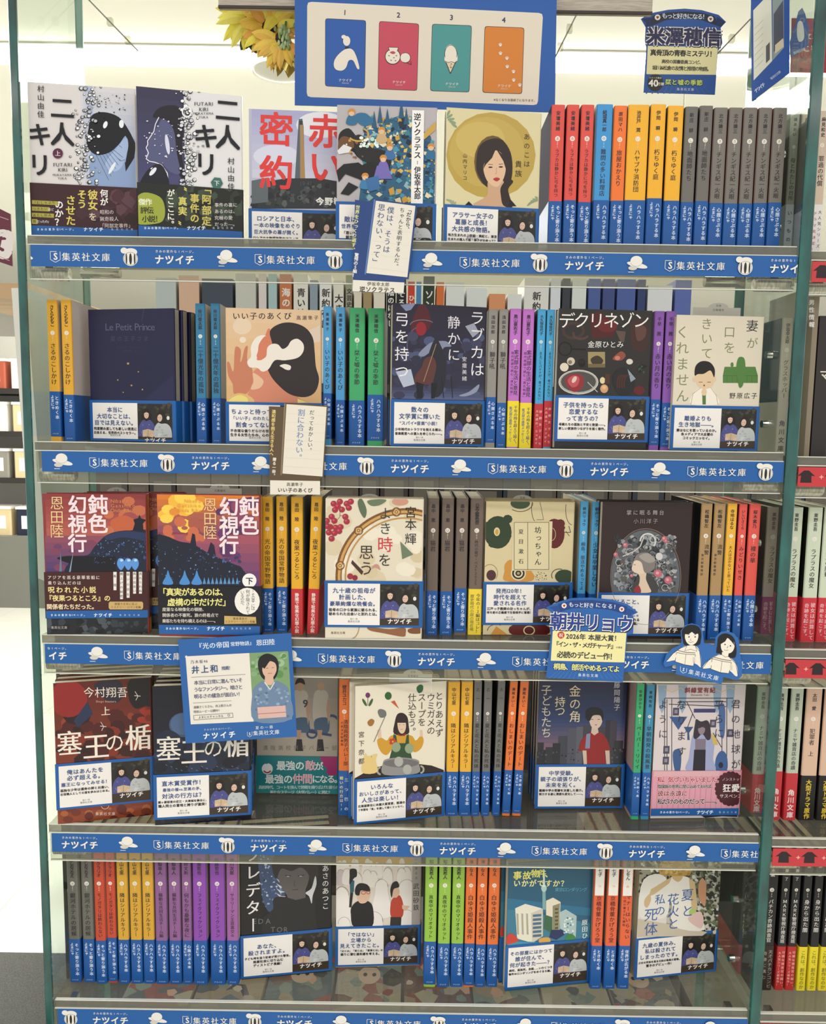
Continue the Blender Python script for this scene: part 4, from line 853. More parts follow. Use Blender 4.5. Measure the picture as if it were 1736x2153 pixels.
def c4(a):
    a.R('#b4aeb0', 420, 630, 1040, 1240)
    a.S('#1a1a1c', (440, 820), (500, 780), (560, 840), (640, 860), (700, 920), (640, 980), (560, 960), (520, 920), (450, 930))
    a.P('#2e5d7a', (560, 1240), (600, 900), (700, 740), (820, 700), (1000, 830), (1030, 1000), (1030, 1240))
    a.D(['#2e6a90', '#1f4a70', '#4a90a8', '#c89a3c', '#e0d4b0', '#3c7c88', '#18283c', '#8ab0b8', '#d8b860'], 260, 590, 700, 900, 1230, 9, 26, 11, 4)
    a.D(['#2e6a90', '#1f4a70', '#4a90a8', '#c89a3c', '#e0d4b0', '#3c7c88', '#18283c'], 60, 930, 860, 1030, 1230, 8, 20, 12, 4)
    for x, y, r in ((655, 720, 45), (690, 690, 50), (735, 700, 40), (820, 660, 60), (850, 700, 45)): a.P('#2a5676', (x-16, y+60), (x, y-r), (x+18, y+60))
    a.P('#c8a04a', (940, 830), (1030, 740), (1030, 790), (960, 850))
    a.P('#1a1a1c', (425, 1040), (470, 1000), (560, 990), (640, 1050), (650, 1130), (560, 1090), (480, 1060), (440, 1110)); a.P('#1a1a1c', (500, 1110), (560, 1140), (500, 1190), (450, 1180))
    a.S('#22201f', (520, 860), (560, 820), (610, 850), (640, 900), (720, 920), (760, 990), (720, 1040), (640, 1000), (560, 960)); a.S('#6c4a2c', (440, 860), (470, 830), (520, 850), (530, 900), (480, 935), (440, 925)); a.S('#2e6a90', (540, 700), (600, 690), (650, 740), (610, 770), (560, 750)); a.S('#1a1a1c', (620, 990), (700, 1010), (690, 1090), (600, 1060), (540, 1040)); a.D(['#8c5c34', '#c89a4c'], 8, 480, 850, 640, 960, 6, 14, 21, 4); a.E('#e8e8e8', 487, 880, 5, 5)
    a.P('#ddd', (430, 920), (470, 880), (520, 900), (500, 930), (440, 940)); a.O('#c8a04a', 10, 560, 820, 60, 40, -60, 150)
    a.D(['#b8d8cc', '#e8f0e8'], 22, 570, 840, 680, 900, 6, 14, 3)
    for x, y, c in ((518, 690, '#2e6a90'), (700, 800, '#c8a878'), (750, 900, '#3c6ca0'), (710, 970, '#7468b0'), (1000, 900, '#2e6a90'), (600, 1080, '#3c7ca8')):
        a.S(c, (x-34, y+60), (x-16, y+12), (x+16, y+12), (x+34, y+60), (x, y+74)); a.E('#e0b890', x, y, 18, 18); a.S('#c8883c', (x-22, y-2), (x-12, y-24), (x+14, y-24), (x+22, y-2), (x, y-10))
    a.P('#7468b0', (672, 1010), (740, 1010), (765, 1090), (650, 1090)); a.P('#3c6ca0', (600, 1090), (680, 1070), (690, 1150), (620, 1170))
    a.R('#f1eeea', 886, 672, 950, 1240); a.V('逆ソクラテス', 918, 690, 968, 46, K, .02); a.L(K, 3, (918, 980), (918, 1002)); a.V('伊坂幸太郎', 918, 1015, 1215, 42, K, .02)
face(0, C12, 428, 1034, 638, 655, '#b4aeb0', c4, 'crowded blue collage cover with a vertical white title bar, fourth face-out, top shelf', ((1228, 1240), (None, None), BLUE, std_band(('敵は、先入観。', '世界をひっくり返せ！'), ('「思いもよらぬ逆転劇」が、', '鮮やかに決まる全五編。'))), Y=(.010, .014), side='#2c6c8c', copies=1, cgroup='blue collage cover')
def c5(a):
    a.R('#d8cca0', 1085, 645, 1670, 1280); a.E('#b89c48', 1365, 945, 272, 262); a.E('#bfa453', 1340, 925, 230, 215); a.E('#c8ae60', 1300, 850, 150, 110)
    for i in range(5): a.E('#87997a', 1105+i*9, 690+i*18, 22, 8, -60+i*25); a.E('#87997a', 1600+12*i, 1240-i*8, 20, 7, -40+i*20); a.E('#9aa584', 1110+8*i, 1220+6*i, 20, 7, 20+i*25)
    a.E('#6a4f2c', 1375, 985, 112, 160); a.S('#2c1f1c', (1275, 1010), (1290, 900), (1350, 850), (1430, 850), (1485, 930), (1495, 1050), (1470, 1130), (1400, 1160), (1330, 1130), (1290, 1070))
    a.S('#c8a080', (1345, 1110), (1375, 1090), (1440, 1100), (1450, 1180), (1500, 1250), (1260, 1250), (1340, 1190))
    a.S('#dcb694', (1320, 1010), (1345, 960), (1395, 915), (1440, 950), (1455, 1020), (1440, 1090), (1400, 1138), (1350, 1110), (1325, 1060))
    a.P('#2c1f1c', (1318, 1030), (1335, 950), (1395, 905), (1372, 960), (1335, 1000)); a.P('#2c1f1c', (1395, 905), (1455, 960), (1462, 1050), (1440, 980))
    a.E('#3a2420', 1362, 1018, 13, 5); a.E('#3a2420', 1425, 1016, 13, 5); a.L('#3a2420', 3, (1348, 1000), (1376, 1002)); a.L('#3a2420', 3, (1412, 1000), (1438, 998)); a.L('#b88c70', 3, (1398, 1020), (1398, 1056), (1390, 1060))
    a.S('#b02c2c', (1378, 1090), (1398, 1080), (1420, 1088), (1400, 1104))
    a.S('#2c1f1c', (1425, 1140), (1465, 1090), (1500, 1105), (1470, 1150), (1480, 1200), (1495, 1260), (1440, 1250), (1425, 1190)); a.P('#1a1616', (1205, 1250), (1230, 1225), (1260, 1255)); a.P('#1a1616', (1480, 1210), (1520, 1255), (1470, 1255))
    a.V('あのこは', 1583, 805, 1025, 40, '#3a3020', 0); a.V('貴族', 1532, 970, 1085, 44, '#3a3020', .005); a.V('山内マリコ', 1207, 930, 1100, 28, '#3a3020', 0)
face(0, C12, 1088, 1664, 652, 690, '#d8cca0', c5, 'ochre cover of a dark-haired woman in a wide straw hat, fifth face-out, top shelf', ((1240, 1275), (None, None), BLUE, std_band(('アラサー女子の', '葛藤と成長！', '大共感の物語。'), ('地方生まれの上京組・美紀と、東京', '生まれの箱入り娘・華子が出会って？'))), Y=(.016, .029), side='#8c8478')

# ---- second shelf
def c6(a):
    a.R('#1c1c3e', 650, 220, 1290, 910); a.P('#232348', (1060, 900), (1290, 700), (1290, 910)); a.L('#3c3c66', 3, (1050, 240), (1035, 330))
    a.H('Le Petit Prince', 770, 372, 1130, 74, '#55566e', 0, .95); a.H('星の王子さま', 800, 458, 1090, 40, '#3a3b58'); a.HC('サン＝テグジュペリ', 945, 520, 20, '#34354e'); a.HC('池澤夏樹　訳', 945, 548, 18, '#34354e')
    for x, y, r in ((935, 640, 12), (860, 760, 7), (1010, 700, 7), (960, 800, 9), (900, 850, 6), (1040, 830, 8)):
        a.P('#c8a050', *[(x+(r if i % 2 else r*.42)*math.sin(i*math.pi/5), y+(r if i % 2 else r*.42)*math.cos(i*math.pi/5)) for i in range(10)])
face(1, C21, 657, 1276, 252, 230, '#1c1c3e', c6, 'deep navy cover with faint script title, leftmost face-out book on the second shelf', ((908, 910), (None, None), BLUE, std_band(('本当に', '大切なことは、', '目では見えない。'), ('何度読み返しても新しい発見に', '出会える、世界的ベストセラー。'))), Y=(.046, .024), side='#908a7e', copies=4, cgroup='navy script-title cover', cstep=(.0015, 0))
def c7(a):
    a.R('#d8b48c', 130, 240, 900, 1010); a.G('#dcbc98', '#d4aa78', 130, 240, 900, 1010, 6)
    a.E('#e0c8ac', 260, 400, 75, 65); a.E('#e6d4be', 265, 508, 26, 24); a.S('#d8c4b0', (760, 470), (800, 430), (860, 400), (900, 380), (900, 500), (830, 530), (770, 510))
    a.S('#cf8468', (440, 720), (560, 780), (700, 960), (760, 1010), (330, 1010), (300, 960), (340, 860), (350, 760))
    a.S('#c27a5c', (200, 600), (215, 560), (250, 590), (245, 680), (260, 660), (280, 575), (305, 560), (300, 660), (335, 720), (345, 830), (300, 930), (200, 940), (185, 860), (150, 790), (140, 690), (160, 690), (190, 760))
    a.S('#d8b070', (160, 960), (240, 930), (330, 960), (345, 1010), (150, 1010)); a.S('#e4d078', (170, 975), (240, 945), (300, 970), (290, 1010), (160, 1010)); a.P('#e4d078', (700, 975), (780, 1005), (700, 1010))
    a.S('#e0b896', (345, 770), (400, 800), (430, 840), (400, 890), (330, 900), (350, 840))
    a.S('#cf7a5c', (480, 420), (440, 480), (395, 560), (380, 610), (375, 660), (430, 720), (500, 760), (560, 600))
    a.S('#2e2626', (480, 440), (560, 380), (660, 372), (760, 410), (820, 490), (835, 600), (845, 720), (870, 820), (840, 920), (760, 962), (640, 940), (540, 860), (480, 780), (460, 700), (500, 560))
    a.S('#e8ded2', (330, 560), (370, 490), (430, 470), (470, 500), (440, 560), (400, 620), (375, 660), (400, 670), (450, 640), (460, 570), (500, 540), (545, 545), (580, 580), (620, 560), (650, 515), (700, 500), (745, 540), (745, 600), (700, 650), (600, 670), (520, 670), (470, 740), (420, 760), (380, 730), (320, 725), (300, 680), (330, 640))
    a.S('#cf7a5c', (395, 540), (440, 480), (470, 500), (440, 580), (440, 640), (405, 670), (375, 640), (385, 600)); a.S('#e8ded2', (558, 712), (600, 700), (645, 715), (640, 745), (610, 745), (580, 728))
    a.H('いい子のあくび', 180, 318, 655, 62, K, .01); a.H('高瀬隼子', 685, 333, 870, 38, K, .005)
face(1, C22, 134, 890, 250, 275, '#d8b48c', c7, 'peach cover of a yawning face blowing white cloud, second shelf', ((995, 1015), (None, None), BLUE, std_band(('ちょっと待って、', '「いい子」のわたしだけ', '割食ってない!?'), ('不合理な偏りだらけの世の中で', '生きる女性たちの、心の叫び。'))), Y=(.018, .028), side='#c8a888')
def c8(a):
    a.G('#221d30', '#2c2c42', 80, 200, 840, 990, 10); a.G('#30304a', '#50587c', 80, 860, 840, 990, 5)
    a.S('#501820', (240, 400), (300, 240), (360, 240), (400, 380), (330, 470), (270, 470)); a.E('#8c1c28', 320, 420, 42, 55)
    a.O('#6a6878', 7, 330, 390, 95, 40, 180, 330); a.O('#50506a', 9, 300, 560, 90, 150, 100, 260); a.O('#50506a', 8, 560, 640, 110, 160, -90, 40)
    a.D(['#3c3c58', '#34344e', '#485070', '#2a2a3e'], 50, 90, 480, 830, 960, 14, 50, 4)
    a.P('#8088a8', (155, 230), (280, 215), (240, 270), (200, 280)); a.P('#9a9cae', (670, 400), (740, 375), (780, 450), (730, 490)); a.P('#aeb6c8', (120, 760), (240, 740), (270, 860), (180, 885))
    a.S('#8088a0', (300, 620), (380, 540), (440, 520), (520, 520), (560, 560), (500, 570), (470, 640), (410, 600), (340, 640)); a.S('#23222c', (400, 560), (440, 500), (480, 560), (520, 680), (500, 900), (430, 960), (420, 800), (360, 720))
    a.S('#58322c', (320, 730), (350, 660), (410, 640), (440, 700), (430, 780), (400, 860), (340, 860), (280, 870), (270, 800)); a.L('#a88468', 5, (440, 540), (340, 840)); a.P('#15141c', (280, 840), (340, 860), (330, 970), (290, 970)); a.P('#15141c', (400, 850), (450, 850), (430, 970), (400, 975))
    a.L('#15141c', 6, (480, 800), (500, 970)); a.L('#15141c', 6, (560, 800), (570, 970)); a.S('#8890a8', (620, 950), (700, 920), (780, 860), (760, 920), (680, 955))
    a.V('弓を持つ', 168, 275, 825, 118, '#e8e4e6', -.004); a.V('静かに', 580, 305, 690, 106, '#e0dce0', -.004); a.V('ラブカは', 765, 265, 810, 118, '#e8e4e6', -.004); a.V('安壇美緒', 664, 635, 840, 40, '#dcd8dc')
face(1, C23, 90, 835, 208, 255, '#221d30', c8, 'dark violet cover of a cellist, centre of the second shelf', ((980, 993), (None, None), BLUE, std_band(('数々の', '文学賞に輝いた', '“スパイ×音楽”小説！'), ('少年時代のトラウマを抱える橘は、', '音楽教室への潜入を命じられ——。'))), Y=(.010, .034), side='#7a4a3c')
def c9(a):
    a.R('#2b2826', 110, 185, 680, 730)
    a.O('#42302a', 20, 215, 330, 60, 45); a.O('#503a32', 14, 260, 350, 45, 30, 20, 200); a.P('#4c1a1a', (310, 240), (370, 215), (480, 300), (450, 370), (330, 380)); a.E('#641e1e', 420, 300, 60, 40)
    a.P('#5a4840', (470, 330), (530, 335), (520, 400), (500, 400)); a.S('#3c2420', (565, 280), (655, 280), (660, 440), (570, 440)); a.S('#5c3c34', (590, 300), (650, 310), (645, 370), (600, 390))
    a.O('#151414', 8, 165, 440, 38, 40); a.L('#151414', 9, (205, 440), (290, 445)); a.E('#c8bca8', 200, 515, 24); a.E('#d8ccb8', 160, 550, 26); a.E('#7c7264', 195, 520, 12)
    a.E('#121111', 265, 525, 22, 26); a.E('#241c18', 265, 518, 16, 12); a.P('#9a8a5c', (302, 458), (405, 458), (406, 552), (304, 552)); a.S('#3c3424', (320, 500), (360, 480), (395, 510), (370, 540), (330, 530)); a.P('#6c5f40', (302, 530), (405, 530), (406, 552), (304, 552))
    a.S('#8a4a38', (450, 500), (500, 455), (530, 480), (500, 510)); a.E('#c07868', 480, 495, 16, 13); a.E('#cfc9be', 553, 517, 20, 17); a.D(['#18181c', '#3a5038'], 14, 590, 540, 650, 590, 5, 12, 6, 5)
    a.E('#a8a49c', 245, 640, 118, 72); a.E('#4c4a48', 245, 638, 106, 62); a.O('#c8c4bc', 5, 245, 640, 118, 72); a.S('#8c2a30', (165, 640), (175, 605), (230, 590), (275, 610), (270, 670), (225, 700), (190, 680)); a.S('#b85058', (180, 630), (215, 600), (250, 615), (240, 660), (205, 670)); a.E('#d8c0b0', 220, 625, 12, 22, 30)
    a.L('#bab6ae', 5, (300, 640), (360, 700)); a.E('#c89a70', 400, 680, 24, 26); a.E('#d8cba0', 390, 630, 16, 20); a.R('#4a2e1c', 405, 590, 432, 650); a.E('#e0b080', 400, 672, 12)
    a.S('#202020', (450, 600), (510, 550), (580, 600), (570, 700), (500, 720), (460, 670)); a.P('#8a94a0', (540, 560), (590, 620), (560, 640)); [a.O('#4a2420', 8, 500+i*14, 650, 22, 50, 150, 300) for i in range(4)]; a.E('#5c1c20', 610, 690, 34, 28)
    a.H('デクリネゾン', 130, 268, 668, 102, '#ece8e2', -.004); a.H('金原ひとみ', 300, 413, 518, 43, '#ece8e2', .005)
face(1, C24, 115, 677, 192, 213, '#2b2826', c9, 'black still-life cover with meat in a silver dish, second shelf', ((720, 725), (1000, 1000), BLUE, std_band(('子供を持ったら', '恋愛するな', 'って言うの？'), ('母親たちの孤独と不安と欲望——。', '新しい家族的つながりを描く傑作。'))), Y=(.018, .026), side='#3c3836')
def c10(a):
    a.R('#d9cfba', 810, 225, 1350, 790); g = '#7d7f5a'
    a.V('くれません', 872, 290, 770, 82, g, -.005); a.V('きいて', 1018, 245, 510, 74, g, -.005); a.V('口を', 1155, 290, 480, 74, g, -.005); a.V('妻', 1292, 262, 340, 76, K, .0); a.V('が', 1292, 365, 445, 70, g, -.005)
    a.S('#ece4d4', (925, 775), (935, 710), (985, 670), (1040, 670), (1075, 720), (1085, 775)); a.L('#6c5c48', 2, (922, 775), (935, 710), (985, 672)); a.L('#6c5c48', 2, (1040, 672), (1075, 720), (1085, 775))
    a.S('#dcc09c', (946, 600), (950, 560), (1060, 560), (1064, 600), (1055, 660), (1010, 682), (965, 665)); a.E('#dcc09c', 942, 625, 10, 16); a.E('#dcc09c', 1066, 622, 10, 16)
    a.S('#1c1816', (945, 600), (950, 545), (985, 515), (1035, 520), (1065, 560), (1062, 612), (1040, 570), (1000, 590), (965, 592)); a.L('#3a2c20', 3, (970, 640), (992, 640)); a.L('#3a2c20', 3, (1020, 640), (1042, 640)); a.E('#8c4c3c', 1002, 660, 5, 6)
    a.P('#56713a', (990, 690), (1012, 690), (1012, 775), (992, 775)); a.E('#dcc09c', 1002, 700, 16, 22)
    a.P('#4f7a3a', (1125, 548), (1310, 548), (1325, 600), (1325, 645), (1115, 645), (1115, 600)); a.L('#3c5f2c', 3, (1115, 602), (1325, 602)); [a.L('#3c5f2c', 2, (1140+30*i, 605), (1140+30*i, 642)) for i in range(6)]
    a.S('#4f7a3a', (1195, 560), (1205, 500), (1225, 488), (1245, 502), (1250, 560), (1240, 640), (1228, 670), (1210, 665)); a.E('#4f7a3a', 1170, 535, 9, 14); a.L('#4f7a3a', 8, (1222, 640), (1222, 672))
    a.H('野原広子', 1150, 722, 1325, 38, K, .005)
face(1, C24, 818, 1345, 232, 248, '#d9cfba', c10, 'cream cover with a bowing man and green silhouette, rightmost face-out on second shelf', ((776, 790), (None, None), BLUE, std_band(('離婚よりも', '生き地獄——。',), ('妻はなにを怒っているのか。', '各メディアで大反響の', 'コミックエッセイ。'))), Y=(.022, .028), side='#3c5058', copies=1, cgroup='cream green-silhouette cover')
# ---- middle shelf
def sunset(a, x0, y0, x1, y1, warm):
    if warm: a.G('#d8782c', '#8c4a5c', x0, y0, x1, y0+300, 6); a.G('#a05060', '#5c3a6c', x0, y0+300, x1, y1, 6)
    else: a.G('#8c3838', '#b05a50', x0, y0, x1, y0+320, 6); a.G('#8c4a5c', '#4c3a6c', x0, y0+320, x1, y1, 6)
def c11(a):
    sunset(a, 120, 120, 890, 720, False)
    a.D(['#b45a44', '#a04c4c', '#c46c48'], 16, 500, 150, 860, 400, 24, 60, 3); a.D(['#6a3c60', '#7c4058'], 12, 130, 500, 480, 680, 20, 50, 4); a.S('#c0603c', (600, 330), (700, 290), (800, 330), (870, 300), (870, 400), (640, 400))
    a.S('#1d2236', (210, 600), (300, 585), (430, 580), (480, 520), (560, 440), (640, 410), (740, 400), (880, 420), (880, 720), (300, 720), (300, 620))
    a.S('#28345a', (560, 440), (640, 415), (740, 405), (880, 430), (880, 480), (700, 450), (580, 470)); a.R('#12121a', 300, 590, 640, 720); a.S('#12121a', (210, 600), (300, 590), (310, 640), (240, 620))
    a.P('#141828', (760, 400), (775, 350), (765, 320), (800, 310), (810, 285), (822, 312), (860, 322), (835, 350), (840, 410))
    a.D(['#4a6898', '#7c98bc', '#324870'], 90, 480, 470, 870, 640, 2, 6, 5, 4); a.D(['#1d2a48', '#34507c'], 24, 500, 480, 860, 680, 8, 18, 9, 4)
    for x in (675, 728, 778): a.S('#5c94d8', (x-28, 650), (x-20, 610), (x, 602), (x+22, 615), (x+26, 655), (x, 690)); a.E('#b8d8f4', x+4, 618, 12, 9)
    a.P('#6a7494', (225, 700), (236, 540), (246, 700)); a.P('#8c98b0', (296, 705), (330, 540), (308, 705))
    a.R('#1c1f24', 105, 1030, 890, 1180); a.D(['#1e2228', '#33383e', '#141618', '#484e54'], 50, 110, 1060, 870, 1170, 12, 40, 6, 5)
    a.V('恩田陸', 208, 148, 455, 105, '#e8c890', .0); a.V('鈍色', 508, 142, 420, 150, '#f0dce0', .02); a.V('幻視行', 358, 142, 560, 142, '#f0dce0', .02)
    for i, t in enumerate(('Nibairo', 'Genshiko', 'Onda Riku')): a.H(t, 598, 185+34*i, 598+[135, 185, 165][i], 38, '#d8905c')
    a.H('集英社文庫', 165, 1108, 285, 22, '#b8b4b0')
def b11(a, w, hb):
    a.R('#421c1a', 90, 680, 900, 1000)
    a.H('アジアを巡る豪華客船に', 138, 742, 525, 30, '#e8d8cc', .01); a.H('乗り込んだのは', 140, 782, 388, 30, '#e8d8cc', .01)
    a.H('呪われた小説', 138, 832, 500, 50, '#ecd890', .02); a.H('『夜果つるところ』の', 128, 893, 600, 48, '#ecd890', .02); a.H('関係者たちだった。', 134, 955, 505, 42, '#ecd8b0', .02)
    for i, (x, y) in enumerate(((632, 835), (680, 900), (728, 890), (775, 860), (818, 860))): a.P('#e8e4dc', (x-12, 690), (x+13, 690), (x+11, y), (x-10, y)); a.V(('推理', '棚上げの秘密', '疑いの目を', '再び出会い', '逃れられぬ')[i], x, 700, y-5, 22, '#3a2422', .01)
    a.P('#c8a868', (595, 918), (830, 918), (838, 930), (838, 962), (830, 975), (595, 975), (587, 962), (587, 930)); a.HC('連載十五年に及ぶ', 712, 935, 20, '#4a2c1c', .01); a.HC('ミステリー・ロマン長編', 712, 958, 19, '#4a2c1c', .01)
    a.R(BLUE, 90, 986, 900, 1200); campaign(a, 160, 1016, 830, 22)
A11 = face(2, C31, 118, 872, 130, 138, '#8c3838', c11, 'crimson sunset cruise-ship cover, leftmost face-out book on the middle shelf', ((706, 698), (1046, 1030), '#421c1a', b11), yb=(1165, 1150), side='#c88c34', t=.014)
for q_, lb_ in ((.0145, 'crimson sunset copy squeezed right of the leftmost book, middle shelf'),):
    c = A11.copy(); COL.objects.link(c); c['label'] = lb_; c.location = A11.location+Vector((.0345, q_+.0075, 0))
    for q in list(A11.children): d = q.copy(); COL.objects.link(d); d.parent = c
def c12(a):
    sunset(a, 925, 125, 1720, 830, True)
    a.D(['#f0b43c', '#e08c34', '#f4cc50'], 16, 980, 150, 1260, 380, 24, 70, 7); a.D(['#6a3468', '#8c4460', '#58305c'], 22, 1380, 150, 1690, 640, 30, 70, 8); a.D(['#c86a48', '#7c4a50', '#a85848'], 20, 1000, 330, 1300, 470, 20, 50, 9)
    a.S('#1b1f30', (925, 460), (1000, 440), (1100, 480), (1200, 500), (1320, 570), (1480, 640), (1560, 680), (1560, 810), (925, 810))
    a.P('#231c30', (1180, 500), (1195, 420), (1215, 430), (1225, 520)); a.P('#231c30', (1300, 580), (1330, 485), (1355, 510), (1370, 600))
    a.D(['#3e5c8c', '#6c8cb4', '#2a3c60'], 110, 950, 520, 1550, 780, 2, 7, 15, 4); a.D(['#2a3a58', '#45608c'], 20, 1240, 560, 1540, 640, 6, 14, 16, 4)
    for i, x in enumerate((1018, 1140, 1228)): a.S('#4a88c8', (x-38, 790), (x-12, 730), (x, 690), (x+14, 730), (x+38, 790))
    for i in range(9): a.P('#5890c0', (1272+i*30, 790), (1284+i*30, 740), (1296+i*30, 790))
    a.R('#1d2026', 925, 1170, 1720, 1240); a.E('#f0ece8', 1612, 765, 52, 52); a.HC('下', 1612, 768, 56, '#1c1a20', .02)
    a.V('恩田陸', 1326, 160, 465, 105, '#e8c890', 0); a.V('鈍色', 1610, 155, 430, 150, '#f0dce0', .02); a.V('幻視行', 1464, 155, 572, 146, '#f0dce0', .02)
    for i, t in enumerate(('Nibairo', 'Genshiko', 'Onda Riku')): a.H(t, [1135, 1080, 1080][i], 185+34*i, 1262, 36, '#e09a4c')
def b12(a, w, hb):
    a.R('#17151a', 900, 780, 1750, 1100)
    a.H('「真実があるのは、', 950, 848, 1455, 60, '#e8e088', .02); a.H('虚構の中だけだ」', 1015, 922, 1475, 60, '#e8e088', .02)
    for i, t in enumerate(('度重なる映像化の頓挫、', '関係者の不審死。旅の終着点で', '乗客たちを待ち構えるのは——。')): a.H(t, 978, 975+42*i, 978+[320, 410, 405][i], 30, '#e4dcd4', .01)
    a.E('#ece8e0', 1597, 915, 92, 98); a.V('"その本"には', 1640, 838, 978, 30, '#33302e'); a.V('何が隠されて', 1602, 830, 1010, 30, '#33302e', .01); a.V('いるのか。', 1562, 838, 960, 30, '#33302e')
    a.P('#c8a868', (1430, 1022), (1660, 1030), (1664, 1078), (1430, 1082)); a.HC('著者渾身の', 1545, 1042, 20, '#4a2c1c', .01); a.HC('ミステリー・ロマン長編', 1545, 1064, 19, '#4a2c1c', .01)
    a.R(BLUE, 900, 1086, 1750, 1200); campaign(a, 1000, 1114, 1640, 24)
face(2, C31, 946, 1694, 134, 149, '#8c3838', c12, 'orange and purple sunset ship cover, second face-out book on the middle shelf', ((795, 812), (1160, 1158), '#17151a', b12), yb=(1190, 1182), side='#c88c34', t=.012)
def c13(a):
    a.R('#ddd2ba', 530, 160, 1260, 1200); a.D(['#d4c4a4', '#e6dcc8', '#cebd9a'], 26, 560, 180, 1240, 760, 30, 90, 2)
    for r_, c, w in ((500, '#7a4e28', 26), (486, '#c89c58', 20), (472, '#8c5c30', 10), (440, '#b88c50', 12)): a.O(c, w, 1120, 740, r_, r_*.98, 150, 300)
    for an in (190, 225, 262): x, y = 1120+486*math.cos(math.radians(an)), 740+480*math.sin(math.radians(an)); a.O('#7a4e28', 8, x, y, 30); a.E('#d8b070', x, y, 20); a.O('#5c3418', 5, x, y, 10)
    a.L('#5c4424', 3, (640, 170), (640, 300), (590, 360)); a.L('#5c4424', 3, (640, 290), (690, 300))
    for x, y in ((595, 205), (640, 190), (690, 205), (605, 250), (655, 248), (705, 235), (580, 300), (545, 330), (600, 330), (680, 300), (690, 335), (570, 375), (610, 380), (645, 375), (560, 415), (600, 420), (635, 405), (580, 460), (720, 190), (550, 370), (625, 225)): a.E('#a02c3c', x, y, 23, 22); a.E('#c85464', x-6, y-6, 8, 7)
    a.S('#5c6a50', (770, 190), (800, 170), (835, 250), (820, 310), (785, 260)); a.S('#68765a', (840, 185), (920, 172), (980, 180), (930, 215), (870, 220)); a.E('#c8907c', 1080, 190, 60, 28); a.P('#6c7a60', (1080, 480), (1175, 575), (1095, 610))
    a.S('#c08c7c', (870, 680), (890, 650), (920, 650), (935, 690), (900, 670)); a.P('#4a2c20', (730, 615), (812, 700), (800, 725), (722, 640)); a.E('#a02c3c', 715, 735, 22); a.E('#8c2430', 750, 745, 20)
    a.S('#8c5c3c', (850, 1105), (1000, 1120), (1110, 1110), (1120, 1150), (1100, 1175), (960, 1150), (860, 1130)); a.S('#7a4a2c', (1140, 1120), (1230, 1110), (1230, 1150), (1150, 1150)); a.O('#a8845c', 6, 720, 1100, 60, 90, 0, 90)
    a.V('宮本', 1157, 222, 400, 88, K, .005); a.V('輝', 1156, 418, 505, 88, K, .005); a.V('よき', 972, 220, 440, 96, '#3c3c34', 0); a.V('時', 970, 445, 560, 118, '#c8323c', .005); a.V('を', 968, 560, 670, 100, '#2c2620', 0); a.V('思う', 834, 500, 735, 112, '#3a2c20', 0)
    a.H('集英社文庫', 574, 1147, 680, 20, '#5c5044')
face(2, C32, 534, 1246, 166, 172, '#ddd2ba', c13, 'cream cover with red berries and gilt plate rim, centre of the middle shelf', ((766, 770), (1106, 1108), BLUE, std_band(('九十歳の祖母が', '計画した、', '豪華絢爛な晩餐会。'), ('祖母の口から家族に語られる、', '秘められた出会いと別れとは。'))), yb=(1186, 1192), side='#7c9c44', copies=1, cgroup='red-berry cover')
def c14(a):
    a.R('#d2c298', 105, 200, 815, 1270); a.E('#2c3c24', 212, 450, 110, 130); a.D(['#2c3c24'], 14, 130, 340, 300, 560, 30, 44, 4); a.E('#d8c8a0', 205, 445, 24, 34); a.E('#c89c3c', 205, 448, 14, 24)
    a.E('#3c4c34', 390, 220, 78, 44); a.O('#3c3024', 5, 390, 215, 100, 70, 0, 130); a.E('#5c1c1c', 660, 460, 82, 118); a.D(['#5c1c1c'], 8, 630, 380, 710, 550, 30, 40, 5); a.O('#c8b488', 4, 640, 465, 30, 50)
    a.O('#3c3024', 4, 530, 260, 50, 120, 100, 250); a.O('#3c3024', 4, 800, 270, 50, 120, 90, 200); a.L('#2c2420', 5, (735, 450), (790, 450), (775, 400)); a.L('#2c2420', 4, (750, 440), (780, 480)); a.L('#3c3024', 3, (545, 200), (575, 350), (520, 350))
    a.S('#c88c3c', (270, 700), (330, 670), (480, 760), (480, 835), (270, 835), (265, 760)); a.E('#4c2c2c', 160, 790, 38, 42); a.O('#8c7448', 4, 150, 775, 60, 70, 180, 400)
    for r_, c in ((60, '#d8cca8'), (50, '#26221e'), (36, '#d8cca8'), (24, '#26221e'), (12, '#a89468')): a.E(c, 375, 775, r_, r_*.95)
    a.D(['#3c3428'], 40, 500, 765, 600, 830, 2, 4, 6); a.E('#2c3c24', 740, 800, 75, 55); a.O('#2c2420', 5, 700, 790, 62, 50, 150, 290)
    a.S('#5c1c18', (330, 1185), (590, 1185), (600, 1262), (330, 1262)); a.P('#c88c3c', (155, 1262), (200, 1195), (290, 1262)); a.O('#d8c898', 9, 460, 1228, 42, 34); a.O('#26221e', 4, 460, 1228, 30, 24); a.O('#3c3024', 4, 200, 1230, 70, 50, 180, 300)
    a.R('#d8cba2', 333, 360, 632, 755)
    for q in (((342, 370), (617, 370), (617, 745), (342, 745), (342, 370)), ((449, 370), (449, 745))): a.L('#2c2620', 4, *q)
    a.V('坊っちゃん', 530, 400, 715, 56, K, .015); a.V('夏目漱石', 396, 405, 718, 42, K, .015)
face(2, C33, 107, 808, 205, 208, '#d2c298', c14, 'beige cover with big flower shapes and framed title, middle shelf', ((842, 846), (1186, 1180), BLUE, std_band(('発売120年！', '時代を超えて', '愛される名作'), ('江戸っ子教師の坊っちゃんが、', '持ち前の正義感で生徒相手に奮闘！'))), yb=(1262, 1262), side='#a89c80', copies=2, cgroup='beige flower-shape cover', cstep=(.0025, 0))
